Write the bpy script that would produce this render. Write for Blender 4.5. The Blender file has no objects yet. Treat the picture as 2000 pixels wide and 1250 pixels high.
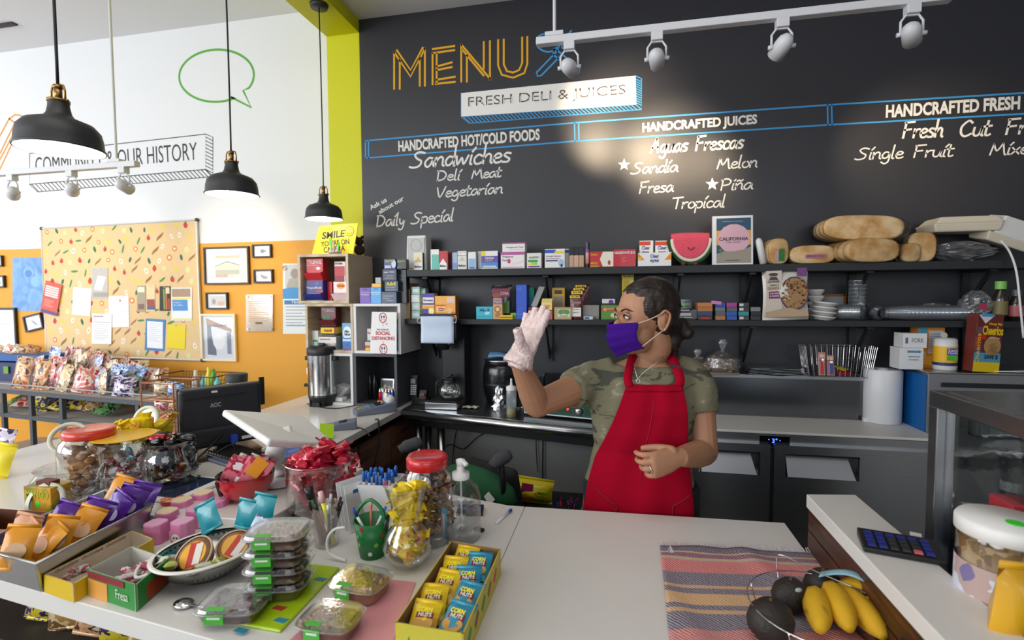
import bpy,bmesh,math,random
from mathutils import Matrix,Vector
import numpy as np
D=bpy.data; SC=bpy.context.scene; COL=SC.collection
PI=math.pi
random.seed(7)
# ------------------------------------------------------------------ camera
F_PX=988.0
def _basis(yaw,pitch,roll):
    f=np.array([-math.sin(yaw)*math.cos(pitch),math.cos(yaw)*math.cos(pitch),-math.sin(pitch)])
    rt=np.array([math.cos(yaw),math.sin(yaw),0.0]); up=np.cross(rt,f)
    r2=rt*math.cos(roll)+up*math.sin(roll); u2=-rt*math.sin(roll)+up*math.cos(roll)
    return r2,u2,f
RT,UP,FW=_basis(math.radians(11.84),math.radians(2.814),math.radians(-.336))
CAM=np.array([0.0,0.0,1.52])
cam=D.cameras.new('camera'); camo=D.objects.new('camera',cam); COL.objects.link(camo)
camo.matrix_world=Matrix(((RT[0],UP[0],-FW[0],CAM[0]),(RT[1],UP[1],-FW[1],CAM[1]),(RT[2],UP[2],-FW[2],CAM[2]),(0,0,0,1)))
cam.sensor_width=36; cam.lens=F_PX/2000*36; cam.clip_start=.05; cam.clip_end=100
cam.dof.use_dof=True; cam.dof.focus_distance=1.75; cam.dof.aperture_fstop=3.4
SC.camera=camo
# ------------------------------------------------------------------ light and exposure
SC.view_settings.view_transform='Standard'; SC.view_settings.look='None'
SC.view_settings.gamma=1; SC.view_settings.use_curve_mapping=False
SC.view_settings.exposure=0.0
SC.cycles.max_bounces=8; SC.cycles.transparent_max_bounces=24
SC.cycles.sample_clamp_indirect=4; SC.cycles.use_denoising=True
SC.cycles.caustics_reflective=False; SC.cycles.caustics_refractive=False
w=D.worlds.new('world'); SC.world=w; w.use_nodes=True
w.node_tree.nodes['Background'].inputs[0].default_value=(.80,.90,1.0,1)
w.node_tree.nodes['Background'].inputs[1].default_value=0.7
def area(name,loc,target,sx,sy,power,col=(1,1,1)):
    l=D.lights.new(name,'AREA'); l.shape='RECTANGLE'; l.size=sx; l.size_y=sy; l.energy=power; l.color=col
    o=D.objects.new(name,l); COL.objects.link(o); o.location=loc
    o.rotation_euler=(Vector(target)-Vector(loc)).to_track_quat('-Z','Y').to_euler(); return o
def spot(name,loc,target,power,ang,blend=1.0,col=(1,.78,.52),r=.03):
    l=D.lights.new(name,'SPOT'); l.energy=power; l.spot_size=math.radians(ang); l.spot_blend=blend; l.color=col; l.shadow_soft_size=r
    o=D.objects.new(name,l); COL.objects.link(o); o.location=loc
    o.rotation_euler=(Vector(target)-Vector(loc)).to_track_quat('-Z','Y').to_euler(); return o
# assumed daylight from an unseen storefront behind and to the left of the camera, plus added fill lamps
area('assumed_daylight_and_fill',(-5.2,-3.6,2.3),(-1.2,3.0,1.3),5.0,2.4,250,(.93,.96,1))
area('assumed_daylight_and_fill',(1.8,-4.6,2.6),(0.6,2.9,1.3),3.6,2.0,60,(.96,.97,1))  # added fill lamp from behind right, brightens the front; no window of its own
area('added_top_fill',(-.6,.3,3.15),(-.6,.5,0),2.6,1.2,20,(1,.97,.93))  # added overhead fill, gives the counter top light without brightening front faces
area('assumed_side_daylight',(-7.6,0.4,2.0),(-3.0,3.2,1.6),3.6,2.4,110,(.95,.97,1))  # added area lamp for daylight assumed from the left; no window is built
# ------------------------------------------------------------------ pixel -> world (photograph treated as 2000 x 1250)
def ray(x,y):return RT*((x-1000)/F_PX)-UP*((y-625)/F_PX)+FW
def atY(x,y,Y):d=ray(x,y); return Vector(CAM+d*(Y/d[1]))
def atZ(x,y,Z):d=ray(x,y); return Vector(CAM+d*((Z-CAM[2])/d[2]))
def atX(x,y,X):d=ray(x,y); return Vector(CAM+d*(X/d[0]))
def atD(x,y,dep):return Vector(CAM+ray(x,y)*dep)
def S(p):return F_PX/float(np.dot(np.array(p)-CAM,FW))  # pixels per metre there
# ------------------------------------------------------------------ materials
_M={}
def srgb(c):
    if isinstance(c,str):c=tuple(int(c[i:i+2],16)/255 for i in(0,2,4))
    return tuple((v/12.92 if v<=.04045 else((v+.055)/1.055)**2.4)for v in c)
def mat(c,rough=.5,metal=0.0,bump=0.0,bscale=60,var=.04,spec=.45,coat=0,emit=0,name=None,aniso=None,trans=0):
    key=(c,rough,metal,bump,bscale,var,spec,coat,emit,aniso,trans)
    if key in _M:return _M[key]
    m=D.materials.new(name or 'paint_%s'%(c if isinstance(c,str)else 'mix')); m.use_nodes=True
    nt=m.node_tree; b=nt.nodes['Principled BSDF']; N=nt.nodes.new; L=nt.links.new
    col=srgb(c)
    b.inputs['Roughness'].default_value=rough; b.inputs['Metallic'].default_value=metal
    b.inputs['Specular IOR Level'].default_value=spec; b.inputs['Coat Weight'].default_value=coat
    if trans:b.inputs['Transmission Weight'].default_value=trans
    tc=N('ShaderNodeTexCoord'); no=N('ShaderNodeTexNoise'); no.inputs['Scale'].default_value=bscale; no.inputs['Detail'].default_value=3
    if aniso:
        mp=N('ShaderNodeMapping'); mp.inputs['Scale'].default_value=aniso; L(tc.outputs['Object'],mp.inputs[0]); L(mp.outputs[0],no.inputs['Vector'])
    else:L(tc.outputs['Object'],no.inputs['Vector'])
    mx=N('ShaderNodeMix'); mx.data_type='RGBA'
    mx.inputs[6].default_value=tuple(max(0,v*(1-var))for v in col)+(1,); mx.inputs[7].default_value=tuple(min(1,v*(1+var))for v in col)+(1,)
    L(no.outputs['Fac'],mx.inputs[0]); L(mx.outputs[2],b.inputs['Base Color'])
    if bump:
        bp=N('ShaderNodeBump'); bp.inputs['Strength'].default_value=bump; bp.inputs['Distance'].default_value=.004
        L(no.outputs['Fac'],bp.inputs['Height']); L(bp.outputs[0],b.inputs['Normal'])
    if emit:
        b.inputs['Emission Color'].default_value=col+(1,); b.inputs['Emission Strength'].default_value=emit
    _M[key]=m; return m
def ramp_mat(name,stops,scale=20,kind='noise',rough=.4,metal=0,bump=.0,mapping=(1,1,1),detail=2,coord='Object',constant=True,rot=(0,0,0),spec=.5,dist=0,coat=0,rand=False):
    m=D.materials.new(name); m.use_nodes=True; nt=m.node_tree; b=nt.nodes['Principled BSDF']; N=nt.nodes.new; L=nt.links.new
    tc=N('ShaderNodeTexCoord'); mp=N('ShaderNodeMapping'); mp.inputs['Scale'].default_value=mapping; mp.inputs['Rotation'].default_value=rot
    L(tc.outputs[coord],mp.inputs[0]); out=None
    if rand:
        oi=N('ShaderNodeObjectInfo'); vm=N('ShaderNodeVectorMath'); vm.operation='SCALE'; vm.inputs[0].default_value=(31,17,23)
        L(oi.outputs['Random'],vm.inputs['Scale']); L(vm.outputs[0],mp.inputs['Location'])
    if kind=='noise':
        t=N('ShaderNodeTexNoise'); t.inputs['Scale'].default_value=scale; t.inputs['Detail'].default_value=detail; t.inputs['Distortion'].default_value=dist; out=t.outputs['Fac']
    elif kind=='wave':
        t=N('ShaderNodeTexWave'); t.inputs['Scale'].default_value=scale; t.inputs['Distortion'].default_value=dist; t.inputs['Detail'].default_value=detail; out=t.outputs['Fac']
    elif kind=='voronoi':
        t=N('ShaderNodeTexVoronoi'); t.inputs['Scale'].default_value=scale; out=t.outputs['Color']
    elif kind=='grad':
        t=N('ShaderNodeSeparateXYZ'); out=t.outputs['Z']
    L(mp.outputs[0],t.inputs[0])
    r=N('ShaderNodeValToRGB'); cr=r.color_ramp; cr.interpolation='CONSTANT' if constant else 'LINEAR'
    while len(cr.elements)<len(stops):cr.elements.new(.5)
    for e,(p,c)in zip(cr.elements,stops):e.position=p; e.color=srgb(c)+(1,)
    L(out,r.inputs[0]); L(r.outputs[0],b.inputs['Base Color'])
    b.inputs['Roughness'].default_value=rough; b.inputs['Metallic'].default_value=metal; b.inputs['Specular IOR Level'].default_value=spec; b.inputs['Coat Weight'].default_value=coat
    if bump:
        bp=N('ShaderNodeBump'); bp.inputs['Strength'].default_value=bump; bp.inputs['Distance'].default_value=.004
        n2=N('ShaderNodeTexNoise'); n2.inputs['Scale'].default_value=scale*1.5; L(mp.outputs[0],n2.inputs[0]); L(n2.outputs['Fac'],bp.inputs['Height']); L(bp.outputs[0],b.inputs['Normal'])
    return m
def clear(name,tint=(1,1,1),gloss=.12,rough=.03,op=.0,opc=(.9,.9,.9),bmp=.03):
    m=D.materials.new(name); m.use_nodes=True; nt=m.node_tree; nt.nodes.clear(); N=nt.nodes.new; L=nt.links.new
    o=N('ShaderNodeOutputMaterial'); tr=N('ShaderNodeBsdfTransparent'); tr.inputs[0].default_value=tint+(1,)
    gl=N('ShaderNodeBsdfGlossy'); gl.inputs['Roughness'].default_value=rough
    lw=N('ShaderNodeLayerWeight'); lw.inputs[0].default_value=.35
    mr=N('ShaderNodeMapRange'); mr.inputs['To Min'].default_value=gloss*.5; mr.inputs['To Max'].default_value=min(1,gloss*5)
    nz=N('ShaderNodeTexNoise'); nz.inputs['Scale'].default_value=14; bp=N('ShaderNodeBump'); bp.inputs['Strength'].default_value=bmp; bp.inputs['Distance'].default_value=.01
    L(nz.outputs['Fac'],bp.inputs['Height']); L(bp.outputs[0],gl.inputs['Normal'])
    mx=N('ShaderNodeMixShader'); L(lw.outputs['Facing'],mr.inputs[0]); L(mr.outputs[0],mx.inputs[0]); L(tr.outputs[0],mx.inputs[1]); L(gl.outputs[0],mx.inputs[2])
    res=mx.outputs[0]
    if op:
        df=N('ShaderNodeBsdfDiffuse'); df.inputs[0].default_value=opc+(1,); m2=N('ShaderNodeMixShader'); m2.inputs[0].default_value=op
        L(res,m2.inputs[1]); L(df.outputs[0],m2.inputs[2]); res=m2.outputs[0]
    L(res,o.inputs[0]); return m
GLASS=clear('clear_glass',(.95,.97,.96),.2,.02)
PLASTIC=clear('clear_plastic',(.96,.96,.96),.12,.06)
FILM=clear('plastic_film',(.93,.93,.93),.22,.12,.06,bmp=.35)
FROST=clear('frosted_plastic',(.95,.95,.96),.1,.3,.45,(.82,.84,.86))
STEEL=mat('c0c2c5',.27,1.0,.05,300,.08,aniso=(.02,1,1),name='brushed_steel')
STEELD=mat('adafb2',.3,1.0,.05,300,.12,aniso=(1,.02,.02),name='dark_brushed_steel')
CHROME=mat('d8d8da',.12,1.0,name='chrome')
WHITE=mat('e6e5e2',.45,name='white_plastic')
BLACK=mat('18191b',.42,name='black_plastic')
QUARTZ=mat('dddad5',.25,0,0,8,.03,name='white_quartz')
PAPER=mat('eeeeec',.7,name='white_paper')
WOOD=ramp_mat('walnut_wood',[(0,'3a1f10'),(.5,'5e3520'),(1,'7a4a2c')],3,'wave',.4,mapping=(1,1,9),detail=3,constant=False,dist=5,bump=.1)
OAK=ramp_mat('oak_veneer',[(0,'b09b7e'),(.5,'c0ac90'),(1,'cdbb9f')],3,'wave',.5,mapping=(1,1,8),detail=3,constant=False,dist=4)
KRAFT=mat('b08d62',.75,0,.1,120,.08,name='kraft_card')
# ------------------------------------------------------------------ mesh builder
class MB:
    def __init__(s,xf=None):s.v=[]; s.f=[]; s.mi=[]; s.xf=xf or Matrix.Identity(4)
    def add(s,vs,fs,mi=0,xf=None):
        n=len(s.v); M=s.xf@xf if xf is not None else s.xf
        s.v+=[tuple(M@Vector(v))for v in vs]; s.f+=[tuple(i+n for i in f)for f in fs]; s.mi+=[mi]*len(fs); return s
    def box(s,c,d,rot=None,mi=0,taper=1):
        x,y,z=d[0]/2,d[1]/2,d[2]/2; t=taper
        vs=[(-x,-y,-z),(x,-y,-z),(x,y,-z),(-x,y,-z),(-x*t,-y*t,z),(x*t,-y*t,z),(x*t,y*t,z),(-x*t,y*t,z)]
        M=Matrix.Translation(c)
        if rot:M=M@Matrix.Rotation(rot[2],4,'Z')@Matrix.Rotation(rot[1],4,'Y')@Matrix.Rotation(rot[0],4,'X')
        return s.add(vs,[(0,3,2,1),(4,5,6,7),(0,1,5,4),(1,2,6,5),(2,3,7,6),(3,0,4,7)],mi,M)
    def lathe(s,prof,seg=20,c=(0,0,0),mi=0,sx=1,sy=1,xf=None,sq=0,caps=False):
        vs=[]; fs=[]
        for r,z in prof:
            for k in range(seg):
                a=2*PI*k/seg; ca,sa=math.cos(a),math.sin(a)
                if sq:q=(abs(ca)**sq+abs(sa)**sq)**(-1/sq); ca*=q; sa*=q
                vs.append((c[0]+r*ca*sx,c[1]+r*sa*sy,c[2]+z))
        for i in range(len(prof)-1):
            for k in range(seg):
                a=i*seg+k; b=i*seg+(k+1)%seg; fs.append((a,b,b+seg,a+seg))
        if caps:fs.append(tuple(range(seg))[::-1]); fs.append(tuple((len(prof)-1)*seg+k for k in range(seg)))
        return s.add(vs,fs,mi,xf)
    def cyl(s,c,r,h,seg=16,mi=0,r2=None,xf=None):return s.lathe([(r,0),(r if r2 is None else r2,h)],seg,c,mi,caps=True,xf=xf)
    def tube(s,pts,r,seg=6,mi=0,closed=False,smooth=0):
        pts=[Vector(p)for p in pts]
        if smooth:pts=catmull(pts,smooth,closed)
        rr=r if isinstance(r,(list,tuple))else[r]*len(pts)
        if len(rr)!=len(pts):rr=[rr[min(len(rr)-1,int(i*len(rr)/len(pts)))]for i in range(len(pts))]
        n=len(pts); vs=[]; up=None
        for i,p in enumerate(pts):
            a=pts[(i-1)%n]if(i or closed)else p; b=pts[(i+1)%n]if(i<n-1 or closed)else p
            t=(b-a); t=t.normalized()if t.length>1e-9 else Vector((0,0,1))
            if up is None:up=t.orthogonal().normalized()
            up=up-t*up.dot(t); up=up.normalized()if up.length>1e-6 else t.orthogonal().normalized(); w=t.cross(up)
            for k in range(seg):
                an=2*PI*k/seg; vs.append(p+(up*math.cos(an)+w*math.sin(an))*rr[i])
        fs=[]
        for i in range(n if closed else n-1):
            for k in range(seg):
                a=i*seg+k; b=i*seg+(k+1)%seg; j=((i+1)%n)*seg; fs.append((a,b,j+(k+1)%seg,j+k))
        if not closed:fs.append(tuple(range(seg))[::-1]); fs.append(tuple((n-1)*seg+k for k in range(seg)))
        return s.add(vs,fs,mi)
    def prism(s,poly,z0,z1,xf=None,mi=0):
        n=len(poly); vs=[(x,y,z0)for x,y in poly]+[(x,y,z1)for x,y in poly]
        fs=[tuple(range(n))[::-1],tuple(range(n,2*n))]+[(i,(i+1)%n,(i+1)%n+n,i+n)for i in range(n)]
        return s.add(vs,fs,mi,xf)
    def loft(s,rings,mi=0,cap=True):
        n=len(rings[0]); vs=[v for r in rings for v in r]; fs=[]
        for i in range(len(rings)-1):
            for k in range(n):a=i*n+k; b=i*n+(k+1)%n; fs.append((a,b,b+n,a+n))
        if cap:fs.append(tuple(range(n))[::-1]); fs.append(tuple((len(rings)-1)*n+k for k in range(n)))
        return s.add(vs,fs,mi)
    def grid(s,fn,nu,nv,mi=0):
        vs=[fn(i/nu,j/nv)for j in range(nv+1)for i in range(nu+1)]
        fs=[(j*(nu+1)+i,j*(nu+1)+i+1,(j+1)*(nu+1)+i+1,(j+1)*(nu+1)+i)for j in range(nv)for i in range(nu)]
        return s.add(vs,fs,mi)
    def ball(s,c,r,seg=12,mi=0,sc=(1,1,1),xf=None):
        n=seg//2+1; pr=[(max(1e-4,math.sin(PI*i/n)),-math.cos(PI*i/n))for i in range(n+1)]
        M=Matrix.Translation(c)@(xf or Matrix.Identity(4))@Matrix.Diagonal((r*sc[0],r*sc[1],r*sc[2],1))
        return s.lathe(pr,seg,(0,0,0),mi,xf=M)
    def mesh(s,name,smooth=False,m=None):
        me=D.meshes.new(name); me.from_pydata(s.v,[],s.f); me.update()
        if m is not None:
            for x in(m if isinstance(m,(list,tuple))else[m]):me.materials.append(x)
            if len(me.materials)>1:me.polygons.foreach_set('material_index',s.mi)
        if smooth:me.polygons.foreach_set('use_smooth',[True]*len(me.polygons))
        return me
    def build(s,name,m,parent=None,smooth=False,bevel=0,solid=0,kind=None,label=None,sub=0,seg=2):
        me=s.mesh(name,smooth,m); o=D.objects.new(name,me); COL.objects.link(o)
        if parent is not None:o.parent=parent
        if solid:q=o.modifiers.new('t','SOLIDIFY'); q.thickness=solid; q.offset=0
        if bevel:q=o.modifiers.new('b','BEVEL'); q.width=bevel; q.segments=seg; q.limit_method='ANGLE'; q.angle_limit=.7
        if sub:q=o.modifiers.new('s','SUBSURF'); q.levels=sub; q.render_levels=sub
        if kind:o['kind']=kind
        if label:o['label']=label
        return o
def catmull(p,k,closed=False):
    n=len(p); out=[]
    for i in range(n if closed else n-1):
        if closed:a,b,c,d=p[(i-1)%n],p[i],p[(i+1)%n],p[(i+2)%n]
        else:a,b,c,d=p[max(i-1,0)],p[i],p[i+1],p[min(i+2,n-1)]
        for j in range(k):
            t=j/k; out.append(.5*((2*b)+(c-a)*t+(2*a-5*b+4*c-d)*t*t+(3*b-a-3*c+d)*t*t*t))
    if not closed:out.append(p[-1])
    return out
def tag(o,label,cat=None,group=None,kind=None):
    if label:o['label']=label
    if cat:o['category']=cat
    if group:o['group']=group
    if kind:o['kind']=kind
    return o
def thing(name,label,cat,loc=(0,0,0),rz=0,group=None,rot=None):
    o=D.objects.new(name,None); COL.objects.link(o); o.location=loc; o.rotation_euler=rot or(0,0,rz); o.empty_display_size=.05
    return tag(o,label,cat,group)
def put(o,loc,rz=0,rot=None):o.location=loc; o.rotation_euler=rot or(0,0,rz); return o
def dup(root,loc,rz=0,label=None,group=None,rot=None,scale=None):
    r=root.copy(); COL.objects.link(r); r.location=loc; r.rotation_euler=rot or(0,0,rz)
    if scale:r.scale=scale if isinstance(scale,(tuple,list))else(scale,)*3
    if label:r['label']=label
    if group:r['group']=group
    for ch in list(root.children):
        c=ch.copy(); COL.objects.link(c); c.parent=r
        for g in list(ch.children):d=g.copy(); COL.objects.link(d); d.parent=c
    return r
def struct(o):o['kind']='structure'; return o
# ------------------------------------------------------------------ lettering
_T=[]
def text(s,w,h,m,parent,loc,rot=(PI/2,0,0),ext=.0004,bold=0,shear=0,name='lettering',space=1.0):
    c=D.curves.new(name,'FONT'); c.body=s; c.size=1; c.align_x='CENTER'; c.align_y='CENTER'; c.extrude=ext/h; c.offset=bold; c.shear=shear
    c.resolution_u=3; c.space_character=space; c.materials.append(m)
    o=D.objects.new(name,c); COL.objects.link(o); o.parent=parent; o.location=loc; o.rotation_euler=rot
    _T.append((o,w,h)); return o
def fit_text():
    bpy.context.view_layer.update(); dg=bpy.context.evaluated_depsgraph_get()
    for o,w,h in _T:
        d=o.dimensions.copy(); me=D.meshes.new_from_object(o.evaluated_get(dg))
        n=D.objects.new('lettering',me); n.parent=o.parent; n.location=o.location; n.rotation_euler=o.rotation_euler
        if d.x>0 and d.y>0:n.scale=(w/d.x,h/d.y,h)
        nm=o.name.split('.')[0]; COL.objects.link(n); c=o.data; D.objects.remove(o); D.curves.remove(c); n.name=nm
GL={
 'a':(.5,[[(.42,.42),(.22,.5),(.03,.25),(.1,.02),(.26,.06),(.42,.42),(.42,.1),(.5,0)]]),
 'b':(.46,[[(.05,1),(.05,0)],[(.05,.3),(.2,.5),(.4,.38),(.38,.1),(.2,0),(.05,.08)]]),
 'c':(.42,[[(.38,.42),(.22,.5),(.04,.28),(.1,.03),(.24,0),(.4,.08)]]),
 'd':(.5,[[(.4,.42),(.2,.5),(.04,.25),(.12,.02),(.28,.08),(.42,.35)],[(.46,1),(.42,.05),(.48,0)]]),
 'e':(.42,[[(.05,.25),(.25,.27),(.37,.36),(.3,.48),(.15,.47),(.04,.25),(.1,.03),(.24,0),(.4,.08)]]),
 'f':(.34,[[(.38,.95),(.22,.92),(.15,.7),(.12,0)],[(0,.48),(.32,.52)]]),
 'g':(.48,[[(.4,.42),(.2,.5),(.04,.25),(.12,.04),(.3,.1),(.42,.45)],[(.42,.45),(.38,-.2),(.2,-.38),(.02,-.25)]]),
 'h':(.46,[[(.08,1),(.03,0)],[(.05,.25),(.22,.5),(.36,.42),(.36,.08),(.44,0)]]),
 'i':(.2,[[(.1,.5),(.06,.05),(.14,0)],[(.13,.7),(.2,.82)]]),
 'I':(.2,[[(.1,.5),(.06,.05),(.14,0)],[(.12,.68),(.26,.9)]]),
 'k':(.42,[[(.06,1),(.04,0)],[(.36,.5),(.07,.22),(.38,0)]]),
 'l':(.22,[[(.12,1),(.06,.08),(.16,0)]]),
 'm':(.7,[[(.04,.5),(.03,0)],[(.04,.3),(.18,.5),(.3,.4),(.3,0)],[(.3,.3),(.45,.5),(.58,.4),(.58,.06),(.66,0)]]),
 'n':(.46,[[(.05,.5),(.03,0)],[(.05,.25),(.22,.5),(.36,.42),(.36,.08),(.44,0)]]),
 'N':(.46,[[(.05,.5),(.03,0)],[(.05,.25),(.22,.5),(.36,.42),(.36,.08),(.44,0)],[(.08,.66),(.17,.76),(.28,.66),(.38,.78)]]),
 'o':(.46,[[(.24,.5),(.06,.36),(.06,.1),(.22,0),(.4,.14),(.38,.4),(.22,.5)]]),
 'p':(.46,[[(.06,.5),(.02,-.38)],[(.06,.35),(.22,.5),(.4,.38),(.36,.08),(.2,0),(.05,.08)]]),
 'r':(.36,[[(.05,.5),(.03,0)],[(.05,.25),(.18,.46),(.34,.48)]]),
 's':(.4,[[(.36,.46),(.18,.5),(.08,.38),(.2,.27),(.32,.16),(.24,.02),(.02,.03)]]),
 't':(.34,[[(.16,.85),(.1,.1),(.2,0),(.32,.06)],[(0,.52),(.34,.56)]]),
 'u':(.48,[[(.05,.5),(.03,.15),(.14,0),(.3,.1),(.4,.5)],[(.4,.5),(.39,.08),(.46,0)]]),
 'v':(.4,[[(.03,.5),(.16,0),(.38,.5)]]),
 'w':(.62,[[(.03,.5),(.1,.02),(.28,.4),(.38,.02),(.58,.5)]]),
 'x':(.42,[[(.04,.5),(.38,0)],[(.38,.5),(.02,0)]]),
 'y':(.44,[[(.05,.5),(.1,.12),(.25,.12),(.4,.5)],[(.4,.5),(.3,-.25),(.12,-.38),(.02,-.28)]]),
 'A':(.62,[[(0,0),(.34,.95)],[(.34,.95),(.5,0)],[(.1,.33),(.48,.36)]]),
 'C':(.6,[[(.52,.78),(.34,.92),(.06,.6),(.06,.2),(.25,0),(.52,.14)]]),
 'D':(.66,[[(.08,.85),(.05,0)],[(0,.86),(.35,.85),(.58,.5),(.4,.1),(.02,0)]]),
 'F':(.58,[[(.1,.88),(.04,0)],[(.04,.88),(.56,.92)],[(.06,.46),(.42,.5)]]),
 'M':(.8,[[(.02,0),(.14,.85)],[(.14,.85),(.32,.3),(.58,.88)],[(.58,.88),(.7,.05),(.78,0)]]),
 'P':(.56,[[(.08,.85),(.03,0)],[(0,.8),(.28,.9),(.5,.72),(.4,.45),(.08,.38)]]),
 'S':(.62,[[(.6,.78),(.35,.86),(.14,.72),(.25,.5),(.46,.34),(.38,.08),(.1,0),(-.08,.06)]]),
 'T':(.6,[[(0,.84),(.62,.9)],[(.32,.86),(.26,0)]]),
 'V':(.56,[[(0,.85),(.2,0),(.54,.9)]]),
 ' ':(.5,[]),
}
def ribbon(mb,pts,wd,th,frame,k=4):
    P=[Vector((p[0],p[1],0))for p in pts]
    if len(P)>2 and k:P=catmull(P,k)
    n=len(P); L=[]; R_=[]
    for i,p in enumerate(P):
        t=(P[min(i+1,n-1)]-P[max(i-1,0)]); t=t.normalized()if t.length>0 else Vector((1,0,0)); nn=Vector((-t.y,t.x,0))*wd/2
        if i==0:p=p-t*wd*.3
        if i==n-1:p=p+t*wd*.3
        L.append(p+nn); R_.append(p-nn)
    vs=[frame(q.x,q.y,th)for q in L]+[frame(q.x,q.y,th)for q in R_]+[frame(q.x,q.y,0)for q in L]+[frame(q.x,q.y,0)for q in R_]
    fs=[(i,i+1,n+i+1,n+i)for i in range(n-1)]+[(i,2*n+i,2*n+i+1,i+1)for i in range(n-1)]+[(n+i,n+i+1,3*n+i+1,3*n+i)for i in range(n-1)]
    mb.add(vs,fs)
def wall_frame(Y,z_off=0):
    return lambda x,z,d:(x,Y-.001-d,z)
def hand(s,a,b,capx,m,Y,parent,wpx=3.2,sl=.12,name='chalk_lettering'):
    A,B=atY(*a,Y),atY(*b,Y); sc=S(A); cap=capx/sc; tot=sum(GL[c][0]for c in s)
    W=(B-A); fx=W.length/tot; ex=W.normalized(); mb=MB(); x=0; wd=wpx/sc/cap
    for c in s:
        for st in GL[c][1]:
            def fr(u,v,d,x=x):q=A+ex*((u+x)*fx)+Vector((0,0,1))*(v*cap)+ex*(v*cap*sl); return(q.x,Y-.0008-d,q.z)
            # keep the stroke width even although letters are stretched: scale points first
            P=[((px+x)*fx,py*cap)for px,py in st]
            ribbon(mb,P,wpx/sc,.0006,lambda u,v,d:tuple(Vector((A.x+u+v*sl,Y-.0008-d,A.z+v+ex.z*u))))
        x+=GL[c][0]
    return mb.build(name,m,parent)
def lines_on_wall(segs,wpx,m,Y,parent,name='painted_line',th=.0005,closed=False):
    mb=MB()
    for sg in segs:
        P=[atY(x,y,Y)for x,y in sg]; w_=wpx/S(P[0])
        ribbon(mb,[(p.x,p.z)for p in P],w_,th,lambda u,v,d:(u,Y-.0008-d,v),0)
    return mb.build(name,m,parent)
# ================================================================== structure
ZC,ZL,ZT,YW,YL=.855,.89,.89,2.92,3.45
XB=atY(706,300,YW).x; XA=atY(643,300,YW).x
ZR=atY(706,38,YW).z; ZB=atY(675,67,YW).z; ZLC=3.62
# floor: large grey tiles
fm=ramp_mat('floor_concrete',[(0,'6f6c68'),(.5,'827e79'),(1,'918d87')],4,rough=.5,constant=False,detail=6)
f=MB().box((-1.5,-1,-.05),(15.5,9.6,.1)).build('floor',fm); struct(f)
def wall_mat(name,z,lo,hi,rl=.6,rh=.6,bs=180):
    m=D.materials.new(name); m.use_nodes=True; nt=m.node_tree; b=nt.nodes['Principled BSDF']; N=nt.nodes.new; L=nt.links.new
    g=N('ShaderNodeNewGeometry'); s=N('ShaderNodeSeparateXYZ'); L(g.outputs['Position'],s.inputs[0])
    c=N('ShaderNodeMath'); c.operation='GREATER_THAN'; c.inputs[1].default_value=z; L(s.outputs['Z'],c.inputs[0])
    mx=N('ShaderNodeMix'); mx.data_type='RGBA'; mx.inputs[6].default_value=srgb(lo)+(1,); mx.inputs[7].default_value=srgb(hi)+(1,)
    L(c.outputs[0],mx.inputs[0]); L(mx.outputs[2],b.inputs['Base Color']); b.inputs['Roughness'].default_value=rh
    n=N('ShaderNodeTexNoise'); n.inputs['Scale'].default_value=bs; bp=N('ShaderNodeBump'); bp.inputs['Strength'].default_value=.12; bp.inputs['Distance'].default_value=.002
    L(n.outputs['Fac'],bp.inputs['Height']); L(bp.outputs[0],b.inputs['Normal']); return m
zo=atY(500,472,YL).z
mwb=wall_mat('black_wall_paint',.80,'b4b4b2','2d2d32',rh=.42)
mwl=wall_mat('white_and_orange_wall_paint',zo,'e3a02e','e6e7e9')
wb=struct(MB().box(((XB+3.6)/2,YW+.06,ZR/2),(3.6-XB,.12,ZR)).build('wall_back',mwb))
wl=struct(MB().box(((XA-8.5)/2,YL+.06,ZLC/2),(XA+8.5,.12,ZLC)).build('wall_left',mwl))
MWH=mat('e2e2e4',.7,name='ceiling_paint'); MYG=mat('d6d406',.55,name='lime_paint')
struct(MB().box((3.66,-1.5,ZR/2),(.12,8.9,ZR)).build('wall_right',mat('8a8a8a',.7)))
struct(MB().box((-8.56,-.6,ZLC/2),(.12,8.3,ZLC)).build('wall_far_left',MWH))
struct(MB().box(((XB+3.6)/2,-1.4,ZR+.05),(3.6-XB,8.8,.1)).build('ceiling',MWH))
struct(MB().box(((XA-8.5)/2,-1.1,ZLC+.05),(XA+8.5,9.3,.1)).build('ceiling',MWH))
struct(MB().box(((XA+XB)/2,(YW+YL)/2+.06,ZB/2),(XB-XA,YL-YW+.12,ZB)).build('trim_1',MYG))
struct(MB().box(((XA+XB)/2,-1.1,(ZB+ZLC+.1)/2),(XB-XA,9.2,ZLC+.1-ZB)).build('trim_2',MYG))
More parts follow.
